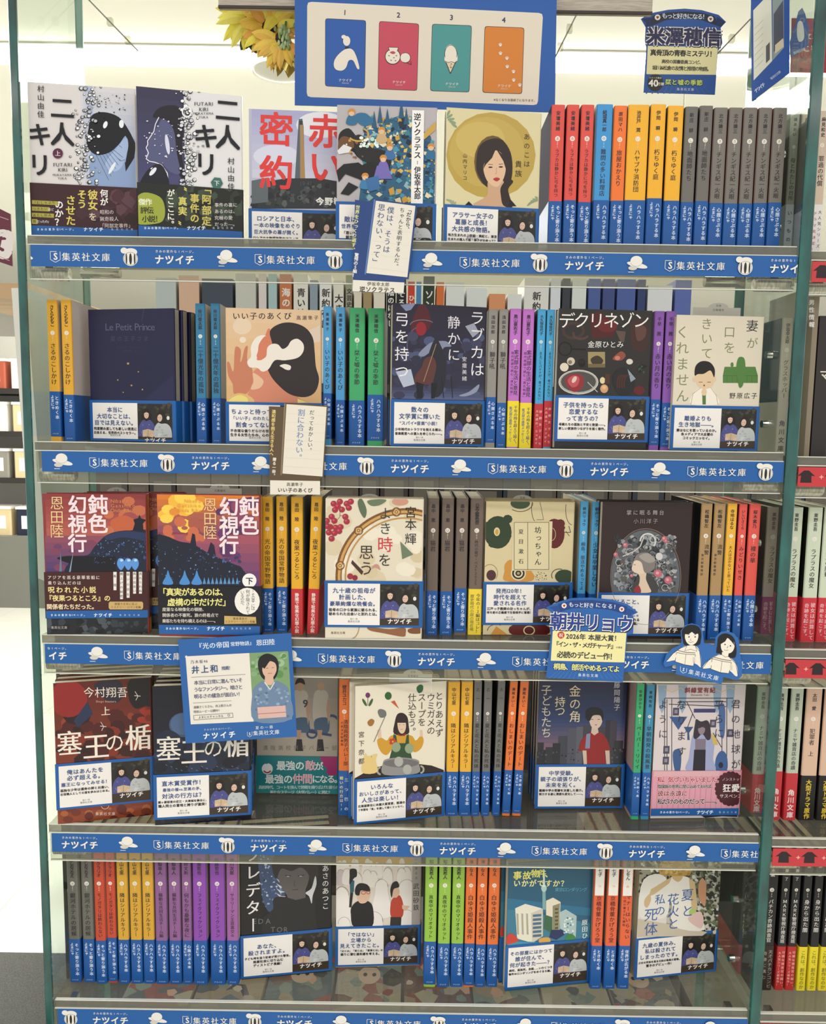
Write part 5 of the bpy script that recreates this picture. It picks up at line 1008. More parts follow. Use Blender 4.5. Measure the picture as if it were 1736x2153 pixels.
def c15(a):
    a.R('#2e1e1c', 1015, 200, 1745, 940); a.E('#4a3834', 1385, 800, 282, 385, 0, 36); a.E('#5c6064', 1383, 805, 272, 372, 0, 36)
    a.D(['#34383c', '#484c50', '#74787c', '#8c9094', '#a0a0a0', '#585450', '#2a2c30'], 330, 1150, 480, 1620, 915, 9, 26, 4, 6)
    q = random.Random(3)
    for i in range(46): x, y = q.uniform(1150, 1600), q.uniform(490, 900); a.O(q.choice(['#c4c0bc', '#9a9a9c', '#26282c']), 4, x, y, q.uniform(12, 30), None, q.uniform(0, 180), q.uniform(200, 420), 9)
    for x, y, r_ in ((1222, 550, 20), (1145, 625, 18), (1530, 500, 22), (1480, 775, 32), (1560, 828, 30), (1272, 793, 14), (1545, 520, 14)): a.E('#b86470', x, y, r_); a.E('#d898a0', x-4, y-4, r_*.4)
    a.E('#c8c4c0', 1490, 640, 28, 30); a.O('#c8c8c8', 14, 1400, 520, 60, 60, 180, 400); a.O('#b8b8b8', 8, 1440, 505, 24); a.L('#c0bcb8', 9, (1200, 640), (1290, 600), (1340, 560), (1370, 480))
    a.S('#3c3c3c', (1290, 850), (1340, 790), (1430, 790), (1480, 920), (1280, 920)); a.S('#d4bca4', (1300, 920), (1330, 860), (1335, 800), (1320, 770), (1385, 760), (1385, 820), (1410, 880), (1420, 925)); a.S('#8c2c34', (1288, 922), (1305, 880), (1330, 870), (1345, 925))
    a.S('#d8c4b0', (1285, 690), (1300, 650), (1360, 660), (1380, 720), (1370, 770), (1320, 775), (1285, 760), (1272, 735)); a.S('#7c7470', (1285, 680), (1320, 620), (1400, 610), (1450, 660), (1455, 730), (1400, 770), (1370, 760), (1350, 690), (1310, 670)); a.S('#9c948c', (1330, 640), (1400, 615), (1460, 670), (1400, 690)); a.L('#26201e', 4, (1288, 705), (1304, 708))
    a.O('#8c7c74', 3, 1383, 800, 279, 381, 0, 360, 40)
    a.H('掌に眠る舞台', 1225, 292, 1535, 42, '#a8a09c', 0); a.H('小川洋子', 1280, 360, 1485, 42, '#9c9490', 0)
face(2, C33, 1023, 1738, 208, 214, '#2e1e1c', c15, 'dark brown cover with a woman in an oval of grey foliage, middle shelf', ((926, 932), (1262, 1280), BLUE, std_band(('演じること、', '観ること、', '生きること。'), ('舞台の上で生まれる', '美しく奇妙な８編。'))), yb=(1290, 1296), side='#3c3430', copies=1, cgroup='oval-foliage cover')

# ---- fourth shelf
def c16(a):
    a.G('#5c2018', '#7c3420', 180, 150, 930, 800, 8); a.D(['#3c1414', '#7c2c1c', '#4c1a18', '#8c3c24', '#2c1416'], 60, 220, 420, 900, 760, 24, 80, 3); a.E('#8c2424', 290, 310, 140, 135)
    a.S('#1c1416', (740, 170), (930, 150), (930, 370), (860, 360), (780, 380), (730, 300)); a.S('#2a2430', (480, 200), (640, 170), (700, 260), (640, 340), (540, 300)); a.P('#26304c', (330, 470), (430, 330), (470, 420), (360, 520)); a.D(['#9c3020', '#7c2418'], 8, 820, 380, 915, 520, 20, 40, 7)
    a.G('#7c3420', '#8c4424', 180, 1060, 930, 1250, 3); a.D(['#5c2018', '#a05830', '#3c1414', '#6c2c1c'], 24, 200, 1110, 880, 1220, 12, 40, 5)
    a.H('今村翔吾', 400, 262, 725, 80, '#e8d8c8', .0); a.HC('Shogo Imamura', 565, 328, 22, '#c8a898'); a.HC('上', 563, 398, 70, '#e8d8c8', .01)
    for x, y in ((795, 290), (545, 512)): a.L('#e0d0c4', 4, (x-18, y-34), (x+4, y), (x-12, y+30)); a.L('#e0d0c4', 5, (x-22, y-4), (x+22, y))
    a.H('塞', 208, 632, 390, 190, '#ece0d0', .012); a.H('王', 385, 655, 600, 200, '#ece0d0', .012); a.H('の', 555, 628, 700, 150, '#ece0d0', .008); a.H('楯', 700, 590, 905, 200, '#ece0d0', .012)
    a.H('集英社文庫', 486, 1148, 635, 26, '#e0c8b4'); a.O('#d8b8a0', 4, 558, 1085, 28, 28, 0, 180)
face(3, C41, 197, 907, 188, 161, '#5c2018', c16, 'dark red abstract cover, leftmost face-out book on the fourth shelf', ((775, 738), (1112, 1066), BLUE, std_band(('俺はあんたを', '必ず超える。', '塞王になってみせる！'), ('孤独な少年は運命の師と出逢い、', '石垣職人としての道を歩みはじめる。'))), yb=(1230, 1155), side='#6c5c50', copies=5, cgroup='dark red abstract cover', rough=.18)
def c17(a):
    a.G('#14141e', '#1c2234', 905, 200, 1630, 860, 8); a.E('#3c5070', 1130, 500, 105, 90); a.E('#4c6488', 1120, 495, 84, 78); a.S('#1c2438', (930, 600), (1000, 540), (1080, 560), (1130, 640), (1000, 680)); a.D(['#26304a', '#1c2236', '#121622'], 40, 930, 600, 1600, 830, 24, 70, 4)
    for i in range(16): a.L('#8c98b0', 2, (1000+37*i, 790+(i*13) % 40), (1012+37*i, 796+(i*13) % 40))
    a.D(['#1c2234', '#10141e', '#2c3850'], 20, 915, 1190, 1600, 1225, 10, 24, 5)
    a.H('塞', 930, 672, 1115, 190, '#e4dcd0', .012); a.H('王', 1100, 695, 1315, 200, '#e4dcd0', .012); a.H('の', 1275, 668, 1420, 150, '#e4dcd0', .008); a.H('楯', 1415, 640, 1620, 200, '#e4dcd0', .012); a.H('今村翔吾', 1120, 300, 1440, 80, '#e4dcd0'); a.HC('下', 1280, 430, 70, '#e4dcd0', .01)
face(3, C41, 913, 1622, 222, 192, '#14141e', c17, 'midnight blue cover with a pale moon, behind the hanging recommendation card', ((866, 828), (1196, 1150), BLUE, std_band(('直木賞受賞作！', '最強の楯vs.至高の矛、', '対決の行方は？'), ('関ヶ原前夜の近江・大津城を舞台に、', '職人同士の意地と誇りが激突！'))), yb=(1232, 1192), side='#4c4c50', copies=5, cgroup='midnight blue moon cover', rough=.18)
def c18(a):
    a.R('#a8a096', 65, 160, 700, 770); a.G('#a49a8e', '#b8ac9c', 65, 160, 700, 770, 4)
    a.L('#34466c', 22, (380, 580), (450, 460), (470, 570)); a.L('#34466c', 20, (400, 560), (640, 600)); a.O('#34466c', 20, 640, 520, 60, 70, 120, 330); a.O('#34466c', 16, 490, 590, 36, 30)
    for x, s_ in ((400, 1), (560, .9)):
        a.S('#c8beb0', (x-60*s_, 290), (x, 255), (x+60*s_, 290), (x+70*s_, 480), (x-60*s_, 500)); a.E('#c09c80', x, 225, 30*s_, 40*s_); a.S('#3c302c' if x == 400 else '#a89c90', (x-38*s_, 215), (x-20*s_, 170), (x+24*s_, 172), (x+38*s_, 215), (x, 200))
        a.S('#46607c', (x-50*s_, 480), (x+60*s_, 470), (x+66*s_, 570), (x+10, 580), (x-50*s_, 570)); a.P('#b8947c', (x-30, 560), (x+10, 560), (x, 640), (x-20, 640)); a.P('#222026', (x-26, 630), (x+14, 630), (x+24, 720), (x-34, 720)); a.P('#c09c80', (x+60*s_, 300), (x+85*s_, 400), (x+60*s_, 520), (x+44*s_, 400))
    a.H('9', 420, 358, 462, 80, '#3c3c44', .02); a.H('清陰高校男子バレー部', 108, 695, 690, 40, '#7c7468', 0)
def b18(a, w, hb):
    a.R('#1c7c80', 50, 740, 720, 1100); a.S('#a8286c', (560, 755), (700, 750), (700, 880), (640, 905), (600, 880), (605, 850), (575, 820)); a.E('#e8e4e0', 152, 852, 42, 42); a.O('#a83040', 12, 152, 852, 30, 30, 30, 150); a.O('#2a7c88', 8, 140, 840, 30, 30, 200, 300)
    a.H('最強の', 222, 828, 435, 74, '#e4e8e4', .02); a.H('敵', 435, 826, 522, 80, '#e8b0b8', .02); a.H('が、', 522, 832, 610, 66, '#e4e8e4', .02)
    a.H('最強の', 135, 930, 345, 72, '#e4e8e4', .02); a.H('仲間', 345, 928, 495, 80, '#e8b0b8', .02); a.H('になる。', 495, 930, 720, 66, '#e4e8e4', .02)
    a.H('高校時代、コートを挟んで熱戦を繰り広げた彼らが', 88, 992, 700, 30, '#d8e4e0', .01); a.H('新たなステージ〈大学バレー〉に挑む！', 175, 1030, 645, 30, '#d8e4e0', .01); a.HC('集英社文庫', 410, 1060, 20, '#c0d4d0')
face(3, C42, 72, 690, 150, 160, '#a8a096', c18, 'grey cover of two volleyball players with teal band, set back on fourth shelf', ((765, 750), (1086, 1076), '#1c7c80', b18), Y=(.085, .085), side='#8c8478')
def c19(a):
    a.R('#e2d8c4', 810, 180, 1515, 960); a.P('#2a1a14', (810, 930), (950, 850), (1100, 815), (1250, 812), (1400, 830), (1510, 870), (1510, 960), (810, 960))
    a.S('#c8952c', (985, 640), (1020, 620), (1060, 640), (1100, 600), (1240, 600), (1280, 640), (1320, 600), (1340, 640), (1320, 700), (1270, 730), (1220, 690), (1120, 690), (1060, 750), (1010, 720))
    a.P('#2c4a2c', (1110, 590), (1130, 600), (1140, 660), (1200, 660), (1210, 600), (1226, 590), (1230, 680), (1252, 780), (1078, 780), (1105, 680)); a.P('#d8b8a0', (985, 560), (1015, 550), (1020, 620), (990, 620)); a.P('#d8b8a0', (1310, 560), (1330, 560), (1335, 610), (1312, 610))
    a.S('#2c1c1c', (1115, 590), (1120, 500), (1140, 440), (1180, 430), (1215, 460), (1225, 520), (1222, 590)); a.S('#d8bca0', (1142, 490), (1170, 470), (1200, 490), (1205, 540), (1190, 580), (1165, 585), (1145, 550)); a.P('#2c1c1c', (1138, 505), (1150, 465), (1195, 465), (1208, 505)); a.L('#4c2c28', 3, (1152, 520), (1162, 520)); a.L('#4c2c28', 3, (1182, 520), (1192, 520)); a.L('#a84c40', 3, (1162, 556), (1180, 556)); a.P('#8c2c24', (1140, 585), (1170, 600), (1205, 585), (1195, 605), (1150, 605))
    for i in range(5): a.E('#b83c24', 1105+17*math.cos(i*1.256), 648+17*math.sin(i*1.256), 12)
    a.E('#d8a040', 1105, 648, 7); a.S('#8c8a88', (1030, 810), (1060, 780), (1170, 768), (1290, 785), (1305, 820), (1290, 890), (1040, 900)); a.E('#6c6a6a', 1168, 812, 136, 32); a.O('#a8a49c', 14, 1012, 870, 24, 26, 90, 270); a.O('#a8a49c', 14, 1315, 860, 24, 26, -90, 90)
    for x, y in ((1150, 800), (1215, 860), (1130, 690), (1230, 700)): a.E('#8c9c7c' if y < 750 else '#a8a8a0', x, y, 34, 38)
    a.L('#7c7c78', 6, (1045, 460), (960, 650)); a.S('#6c6c6a', (990, 420), (1010, 400), (1050, 415), (1052, 455), (1010, 465)); a.S('#9c6c30', (912, 500), (940, 475), (965, 490), (950, 525), (925, 528)); a.E('#6c2c5c', 915, 295, 18, 20); a.L('#3c5c34', 4, (915, 315), (915, 375)); a.E('#3c5c34', 890, 350, 10, 32, -30); a.E('#3c5c34', 938, 350, 10, 32, 25)
    a.E('#2c5c30', 1070, 300, 26, 30); a.P('#c0562c', (1090, 345), (1118, 335), (1152, 398)); a.S('#2c5c34', (1285, 240), (1310, 215), (1335, 225), (1330, 265), (1300, 278)); a.S('#dcc07c', (870, 880), (890, 750), (900, 740), (920, 760), (985, 742), (975, 790), (985, 880)); a.E('#2c2420', 942, 762, 3)
    for i, t in enumerate(('とりあえず', 'ウミガメの', 'スープを', '仕込もう。')): a.V(t, (1458, 1395, 1325, 1252)[i], (265, 280, 280, 280)[i], (615, 595, 530, 600)[i], 66, '#3a322c', -.005)
    a.V('宮下奈都', 866, 560, 830, 48, '#3a322c', 0)
face(3, C42, 816, 1505, 225, 191, '#e2d8c4', c19, 'cream cover of a girl in green apron behind a cooking pot, fourth shelf', ((930, 880), (1277, 1210), BLUE, std_band(('いろんな', 'おいしさがあって、', '人生は楽しい！'), ('北海道移住に本屋大賞受賞、怒濤の', '７年間を「食」を通して描くエッセイ。'))), yb=(1278, 1212), side='#b8ac94', copies=2, cgroup='cooking-pot cover', cstep=(-.004, 0))
def c20(a):
    a.G('#1f2540', '#28365c', 740, 190, 1430, 480, 6); a.G('#2c3a60', '#7c5c6c', 740, 480, 1430, 720, 8); a.P('#1c2028', (740, 730), (850, 700), (1430, 700), (1430, 860), (740, 860))
    for x, y, w_, c in ((780, 655, 20, '#26262e'), (850, 690, 30, '#2c2c34'), (950, 605, 34, '#3a3c48'), (1020, 548, 30, '#4a4c58'), (1080, 535, 24, '#565660'), (1130, 525, 24, '#3c3c46'), (1240, 540, 24, '#3c3a44'), (1295, 485, 18, '#2e2c36'), (1330, 490, 18, '#3a3640'), (1370, 640, 30, '#2a2a32'), (900, 660, 26, '#26262e')): a.R(c, x-w_, y, x+w_, 860)
    a.D(['#55565e', '#1a1c22', '#3c3e48'], 60, 760, 700, 1410, 810, 3, 10, 6, 4)
    a.S('#8c1e20', (1090, 640), (1150, 580), (1200, 570), (1250, 585), (1290, 640), (1310, 720), (1270, 720), (1270, 860), (1130, 860), (1130, 720), (1075, 720)); a.P('#c8b0a0', (1100, 715), (1130, 715), (1135, 860), (1112, 860)); a.P('#c8b0a0', (1272, 715), (1305, 715), (1310, 860), (1285, 860)); a.P('#7c84a0', (1130, 590), (1160, 585), (1155, 700), (1120, 700))
    a.P('#c8b4a4', (1170, 540), (1215, 540), (1222, 578), (1190, 600), (1165, 580)); a.S('#d0b8a8', (1150, 470), (1165, 430), (1240, 430), (1252, 480), (1235, 530), (1200, 552), (1165, 530)); a.S('#181a20', (1125, 470), (1130, 410), (1180, 388), (1240, 400), (1260, 450), (1250, 490), (1235, 450), (1180, 450), (1155, 490))
    a.L('#2a2020', 4, (1165, 478), (1182, 478)); a.L('#2a2020', 4, (1215, 478), (1232, 478)); a.E('#a86058', 1202, 520, 9, 4)
    a.V('金の角', 1043, 215, 505, 92, '#d8c8a4', -.005); a.V('持つ', 930, 310, 450, 84, '#d8c8a4', -.005); a.V('子どもたち', 825, 215, 620, 84, '#c8c0ac', -.005); a.V('藤岡陽子', 1362, 190, 415, 50, '#c8c8cc')
face(3, C43, 757, 1428, 120, 120, '#1f2540', c20, 'blue dusk cover of a child in red before towers, set back on fourth shelf', ((822, 816), (1156, 1150), BLUE, std_band(('中学受験。', '親子の頑張りが、', '未来を拓く。'), ('難関中学の受験を決意した俊介。', '努力する姿に周囲も変化して——。'))), yb=(1160, 1156), side='#3c4048', copies=2, cgroup='dusk-tower cover', rough=.2)
def c21(a):
    a.R('#d4c8c8', 280, 225, 1045, 970)
    for x in (330, 500, 790, 900): a.P('#8ca4bc', (x, 240), (x+75, 240), (x+62, 420), (x+32, 480), (x+8, 420))
    a.L('#d8b868', 5, (375, 270), (450, 300), (520, 262), (560, 290)); a.L('#d8b868', 5, (800, 270), (860, 300), (930, 262), (985, 280))
    for p_ in (((385, 350), (385, 955)), ((405, 360), (405, 955)), ((905, 350), (905, 955)), ((960, 420), (960, 955)), ((445, 355), (445, 955)), ((865, 380), (865, 955)), ((390, 350), (960, 350)), ((500, 380), (900, 380)), ((420, 400), (900, 420)), ((570, 380), (640, 520)), ((620, 480), (560, 640)), ((790, 640), (860, 760))): a.L('#2a2030', 6, *p_)
    a.R('#3c3c6c', 630, 438, 810, 470); a.P('#3a5684', (425, 505), (575, 505), (500, 615)); a.S('#3a5684', (455, 800), (520, 790), (515, 955), (470, 955)); a.S('#4a6494', (840, 420), (890, 420), (885, 660), (850, 660)); a.S('#3c5c90', (815, 850), (860, 790), (905, 830), (905, 955), (815, 955)); a.E('#22203c', 855, 910, 20, 26); a.P('#32507c', (545, 590), (625, 590), (590, 640), (595, 700), (575, 700), (575, 640))
    for x, y in ((400, 780), (395, 870), (935, 640), (790, 560), (480, 460)): a.R('#4a4458', x-24, y-30, x+24, y+34); a.R('#8c8494', x-12, y-14, x+12, y+16)
    a.S('#9aa0c4', (610, 700), (640, 650), (760, 650), (800, 720), (790, 860), (800, 955), (570, 955), (590, 850)); a.P('#7c7080', (640, 690), (730, 690), (726, 780), (640, 780)); a.P('#23202c', (632, 780), (728, 780), (724, 955), (620, 955))
    a.S('#342c38', (640, 560), (650, 525), (690, 545), (740, 535), (765, 580), (770, 680), (740, 700), (700, 650), (650, 690), (625, 670)); a.S('#8c7c84', (665, 600), (690, 570), (722, 600), (715, 640), (690, 656), (670, 635)); a.P('#342c38', (660, 605), (690, 560), (724, 600), (700, 590)); a.P('#c8ac60', (770, 640), (820, 690), (830, 740), (790, 740))
    a.V('君の地球が', 980, 335, 965, 80, '#3c3444', -.004); a.V('平らに', 840, 345, 700, 84, '#3c3444', -.004); a.V('なります', 525, 340, 860, 84, '#3c3444', -.004); a.V('ように', 370, 340, 710, 78, '#3c3444', -.004)
    a.H('斜線堂有紀', 550, 283, 812, 48, '#8c3038', .02); a.HC('Shasendo Yuki', 680, 322, 24, '#7c5c60'); a.P('#2c2028', (690, 1330), (1040, 1325), (1040, 1345), (860, 1338), (720, 1350))
def b21(a, w, hb):
    a.R('#c88094', 260, 940, 1060, 1290)
    for i in range(17): a.R('#d898a8', 290+45*i, 960, 312+45*i, 1268)
    a.R('#d8a8b0', 290, 958, 840, 1000)
    for i in range(22): t = i*math.pi/11; a.E('#4a1a24', 935+112*math.cos(t), 1105+125*math.sin(t), 22)
    a.E('#4a1a24', 935, 1105, 118, 132)
    a.HC('ノンストップ', 950, 1025, 28, '#e8d0d0'); a.HC('狂愛', 938, 1098, 70, '#f0e8e4', .02); a.HC('サスペンス', 935, 1165, 36, '#e8d0d0', .01)
    for y, t, x1, s_, c in ((1028, '私、気づいちゃいました。', 865, 52, '#b02038'), (1085, '陰謀論の世界に閉じ込めておけば、', 800, 34, '#2c1c20'), (1143, '彼は永遠に', 575, 52, '#8c2030'), (1210, '私だけのものだって——。', 850, 52, '#3c1c28')): a.H(t, 322, y, x1, s_*1.04, '#f6e8e8', .05); a.H(t, 322, y, x1, s_, c, .02)
    a.R(BLUE, 260, 1272, 1060, 1400); campaign(a, 340, 1300, 1000, 27)
face(3, C44, 293, 1038, 236, 236, '#d4c8c8', c21, 'white cover of a long-haired girl among blue machinery, rightmost on fourth shelf', ((955, 955), (1330, 1325), '#c88094', b21), yb=(1356, 1350), side='#9c9488', rough=.4)

# ---- bottom shelf
def c22(a):
    a.R('#1c1a1c', 95, 150, 870, 930); a.S('#3c4c6c', (250, 200), (380, 190), (400, 330), (470, 560), (360, 700), (300, 640), (270, 500)); a.D(['#6c84a8', '#a8b8c8', '#26344c', '#4a648c'], 90, 265, 210, 470, 660, 3, 13, 5, 4)
    for y in range(260, 640, 40): a.P('#c0c4c8', (395, y), (440, y+26), (480, y+30), (430, y+42))
    a.S('#252325', (280, 860), (290, 740), (370, 680), (370, 600), (430, 570), (560, 590), (700, 570), (720, 700), (700, 930), (280, 930))
    a.S('#5c5654', (420, 440), (410, 330), (500, 290), (640, 290), (670, 400), (640, 510), (580, 590), (530, 590), (470, 540)); a.P('#5c5654', (480, 530), (640, 510), (640, 580), (560, 600), (490, 580))
    a.S('#2e2a2a', (360, 300), (400, 210), (500, 170), (660, 190), (740, 280), (740, 420), (700, 480), (660, 380), (600, 330), (520, 360), (440, 340), (400, 420), (380, 400)); a.L('#191718', 5, (470, 395), (520, 400)); a.L('#191718', 5, (575, 400), (630, 392)); a.E('#a8a29c', 495, 404, 12, 4); a.E('#a8a29c', 600, 402, 12, 4); a.L('#2c2624', 5, (530, 515), (580, 512)); a.L('#3c3634', 4, (550, 440), (545, 480), (560, 484))
    a.S('#c8c8c8', (640, 540), (690, 500), (720, 400), (730, 470), (700, 560), (690, 630), (670, 570))
    a.H('EDA', 200, 775, 360, 62, '#6c6a6a'); a.H('TOR', 345, 845, 500, 62, '#6c6a6a')
    a.V('プレデター', 205, 150, 880, 128, '#e4dedc', .015); a.V('あさのあつこ', 805, 305, 680, 58, '#e4dedc', .01)
face(4, C52, 103, 857, 140, 60, '#1c1a1c', c22, 'black cover of a shadowed teenage face, leftmost face-out book on the bottom shelf', ((903, 826), (1252, 1180), BLUE, std_band(('あなた、', '殺されますよ。',), ('子ども時を追う記者が受けた警告。', '格差社会に切り込む', 'ディストピア長編！'))), yb=(1262, 1190), side='#6c9c3c', copies=3, cgroup='black teenage-face cover')
def c23(a):
    a.R('#dcd2c4', 880, 150, 1610, 850); a.R('#c89c3c', 900, 235, 1525, 310); a.H('父ではありませんが', 940, 190, 1500, 70, K, .02)
    q = random.Random(9)
    for x, y, r_, c in [(q.uniform(900, 1500), q.uniform(270, 330), 22, '#e8e0d8') for _ in range(16)]+[(q.uniform(900, 1500), q.uniform(360, 420), 36, q.choice(['#e8e0d8', '#c8bcbc'])) for _ in range(10)]:
        a.S(c, (x-r_, y+90), (x-r_*.9, y), (x, y-r_), (x+r_*.9, y), (x+r_, y+90)); a.O('#8c8078', 2, x, y, r_*.9, r_, 180, 360)
    for x, y, r_ in ((1270, 490, 62), (940, 560, 70), (1210, 780, 84), (1480, 520, 90), (960, 800, 60), (1480, 760, 80)): a.S('#ebe4de', (x-r_*1.3, y+240), (x-r_*.9, y+60), (x-r_*.7, y-r_*.4), (x, y-r_), (x+r_*.7, y-r_*.4), (x+r_*.9, y+60), (x+r_*1.3, y+240)); a.O('#8c8078', 3, x, y, r_*.85, r_, 180, 360)
    a.P('#2c5c6c', (1005, 420), (1045, 440), (1040, 530), (1010, 560)); a.S('#1a1a1c', (1005, 400), (1010, 345), (1060, 345), (1065, 400), (1040, 420), (1005, 470)); a.P('#1a1a1c', (1010, 540), (1035, 540), (1020, 660), (1000, 660))
    a.S('#1b191b', (1020, 660), (1070, 610), (1160, 610), (1200, 670), (1190, 820), (1040, 820), (1015, 720)); a.S('#dcb69c', (1060, 540), (1075, 500), (1160, 510), (1170, 570), (1140, 620), (1085, 620)); a.S('#1a1618', (1052, 550), (1055, 490), (1090, 460), (1150, 470), (1175, 510), (1165, 530), (1100, 520), (1085, 560)); a.O('#a8402c', 5, 1120, 538, 18, 13); a.O('#a8402c', 5, 1160, 536, 14, 12)
    a.S('#b8402c', (1345, 630), (1370, 580), (1420, 560), (1450, 640), (1440, 740), (1350, 740)); a.S('#dcb69c', (1350, 500), (1400, 480), (1420, 540), (1390, 580), (1360, 560)); a.S('#1a1618', (1342, 520), (1360, 460), (1400, 445), (1415, 490), (1370, 510), (1355, 580)); a.P('#2c2426', (1345, 740), (1435, 740), (1430, 820), (1340, 820)); a.P('#dcb69c', (1440, 640), (1505, 650), (1470, 690), (1440, 670))
    a.R('#a8a09a', 1528, 150, 1610, 850); a.V('武田砂鉄', 1556, 455, 690, 52, '#2c2828', .01); a.V('違いを考える', 1558, 200, 435, 26, '#4c4444', .01)
face(4, C52, 893, 1598, 120, 118, '#dcd2c4', c23, 'white cover crowded with blank figures and a boy in glasses, bottom shelf', ((822, 802), (1156, 1130), BLUE, std_band(('「ではない」', '立場から', '見えてきたこと。'), ('「父とは」「母とは」「家族とは」の', '語りに潜む違和感を考える。'))), yb=(1160, 1140), side='#8c8478', copies=2, cgroup='blank-figure crowd cover')
def c24(a):
    a.G('#24566c', '#2c5c7c', 690, 240, 1375, 940, 6); a.P('#3c7890', (700, 640), (1370, 760), (1370, 900), (700, 900)); a.P('#2c6c8c', (700, 560), (1370, 640), (1370, 700), (700, 650))
    a.P('#e0dac8', (765, 640), (845, 605), (975, 640), (975, 850), (900, 915), (780, 880)); a.P('#c8c2b0', (890, 680), (985, 640), (985, 860), (900, 918)); [a.R('#4c6c84', 905, 690+i*32, 972, 704+i*32) for i in range(6)]; [a.P('#a8a494', (775+i*38, 680), (790+i*38, 684), (795+i*38, 850), (780+i*38, 846)) for i in range(3)]
    a.P('#ddd6c0', (1010, 580), (1065, 555), (1125, 590), (1115, 810), (1060, 860), (1010, 700)); a.P('#8c8468', (1062, 620), (1120, 600), (1112, 810), (1062, 850)); [a.R('#4c5438', 1080, 640+i*30, 1105, 652+i*30) for i in range(6)]
    a.P('#7ca4a4', (980, 480), (1005, 470), (1008, 650), (982, 650)); a.E('#a8c8c0', 993, 480, 22, 30); a.P('#c8dcd8', (987, 330), (998, 330), (1002, 470), (984, 470)); a.P('#a8bcbc', (1120, 670), (1165, 648), (1252, 700), (1245, 870), (1120, 800)); a.D(['#3c6884', '#dce4dc'], 24, 1130, 700, 1235, 840, 6, 12, 3, 4)
    a.P('#3c6448', (1000, 690), (1060, 710), (1060, 840), (990, 800)); a.P('#26305c', (1050, 810), (1140, 810), (1155, 850), (1090, 890), (1035, 870)); a.S('#c84030', (700, 860), (740, 840), (790, 890), (760, 930), (700, 925)); a.S('#3c8040', (1170, 860), (1210, 840), (1245, 880), (1170, 900)); a.S('#d0a050', (960, 880), (1030, 870), (1040, 910), (960, 915)); a.P('#3c8cac', (700, 930), (800, 900), (960, 910), (900, 950), (700, 960))
    a.H('事故', 745, 378, 895, 70, '#e4e078', .02); a.H('物件、', 895, 362, 1060, 68, '#e4e078', .02); a.H('いかがですか？', 748, 440, 1185, 58, '#e4e09c', .02); a.H('東京ロンダリング', 1080, 490, 1335, 34, '#5ca4b4', .01); a.V('原田ひ香', 1316, 725, 935, 48, '#e0e8e8', .01)
face(4, C53, 697, 1367, 300, 225, '#24566c', c24, 'teal cover of model tower blocks, third face-out book on the bottom shelf', ((942, 870), (1286, 1212), BLUE, std_band(('その部屋にはかつて', '誰が住んで、', '何が起きた——？'), ('病死、孤独死、自殺……いわくつき', '物件のロンダリングをめぐる８編。'))), yb=(1300, 1235), side='#a89c84', copies=3, cgroup='model tower block cover', cstep=(-.0035, 0))
def c25(a):
    a.G('#8c8c74', '#d0c8bc', 180, 150, 870, 900, 6); a.D(['#2c3424', '#4c5438', '#342c3c', '#5c6040', '#d8d4cc'], 190, 200, 240, 480, 560, 5, 20, 3, 5); a.D(['#26281e', '#3c4830', '#4a3c40', '#68704c', '#c8c8c0'], 300, 600, 230, 865, 850, 6, 24, 4, 5)
    a.R('#d8d0c8', 195, 560, 420, 880); a.P('#c4b8a4', (190, 740), (420, 780), (760, 850), (720, 880), (190, 890)); a.S('#e0dcd4', (240, 420), (420, 400), (440, 700), (300, 740), (200, 700))
    a.S('#e4dfd4', (440, 440), (480, 395), (600, 400), (640, 470), (640, 620), (740, 830), (480, 800), (470, 620), (430, 540)); a.P('#c8ae84', (430, 420), (470, 400), (450, 450), (330, 540), (280, 560), (300, 500)); a.S('#c8ae84', (250, 580), (290, 540), (300, 590), (270, 650), (245, 630)); a.P('#c8ae84', (610, 410), (660, 440), (680, 640), (650, 730), (630, 640)); a.S('#c8a878', (470, 400), (480, 340), (540, 340), (560, 400), (520, 440))
    a.S('#b89448', (365, 340), (380, 280), (450, 250), (560, 245), (620, 290), (625, 370), (560, 390), (440, 390), (380, 380)); a.D(['#d0b068', '#a07c38', '#c8a458'], 60, 380, 260, 610, 380, 6, 20, 5); a.S('#c08c6c', (690, 450), (720, 410), (750, 450), (750, 520), (740, 640), (690, 560)); a.E('#a8c068', 640, 690, 30, 34); a.S('#d8b8b0', (600, 740), (700, 680), (730, 760), (700, 820))
    b_ = '#3a5c9c'
    a.V('夏と', 598, 480, 740, 104, b_, .0); a.V('花火と', 482, 530, 830, 100, b_, .0); a.V('私の', 375, 535, 720, 88, b_, .0); a.V('死体', 300, 650, 880, 112, b_, .0); a.HC('乙一', 720, 250, 60, '#d8d4cc', .01)
face(4, C54, 192, 860, 200, 130, '#8c8c74', c25, 'cover of a blonde child in white under leaves, rightmost on the bottom shelf', ((892, 842), (1238, 1166), BLUE, std_band(('九歳の夏休み、', '私は殺されて', 'しまったのです。'), ('少女の死体を巡る兄妹の暗黒の冒険。', '驚きのデビュー作！'))), yb=(1245, 1172), side='#4c5048', copies=2, cgroup='blonde child cover')
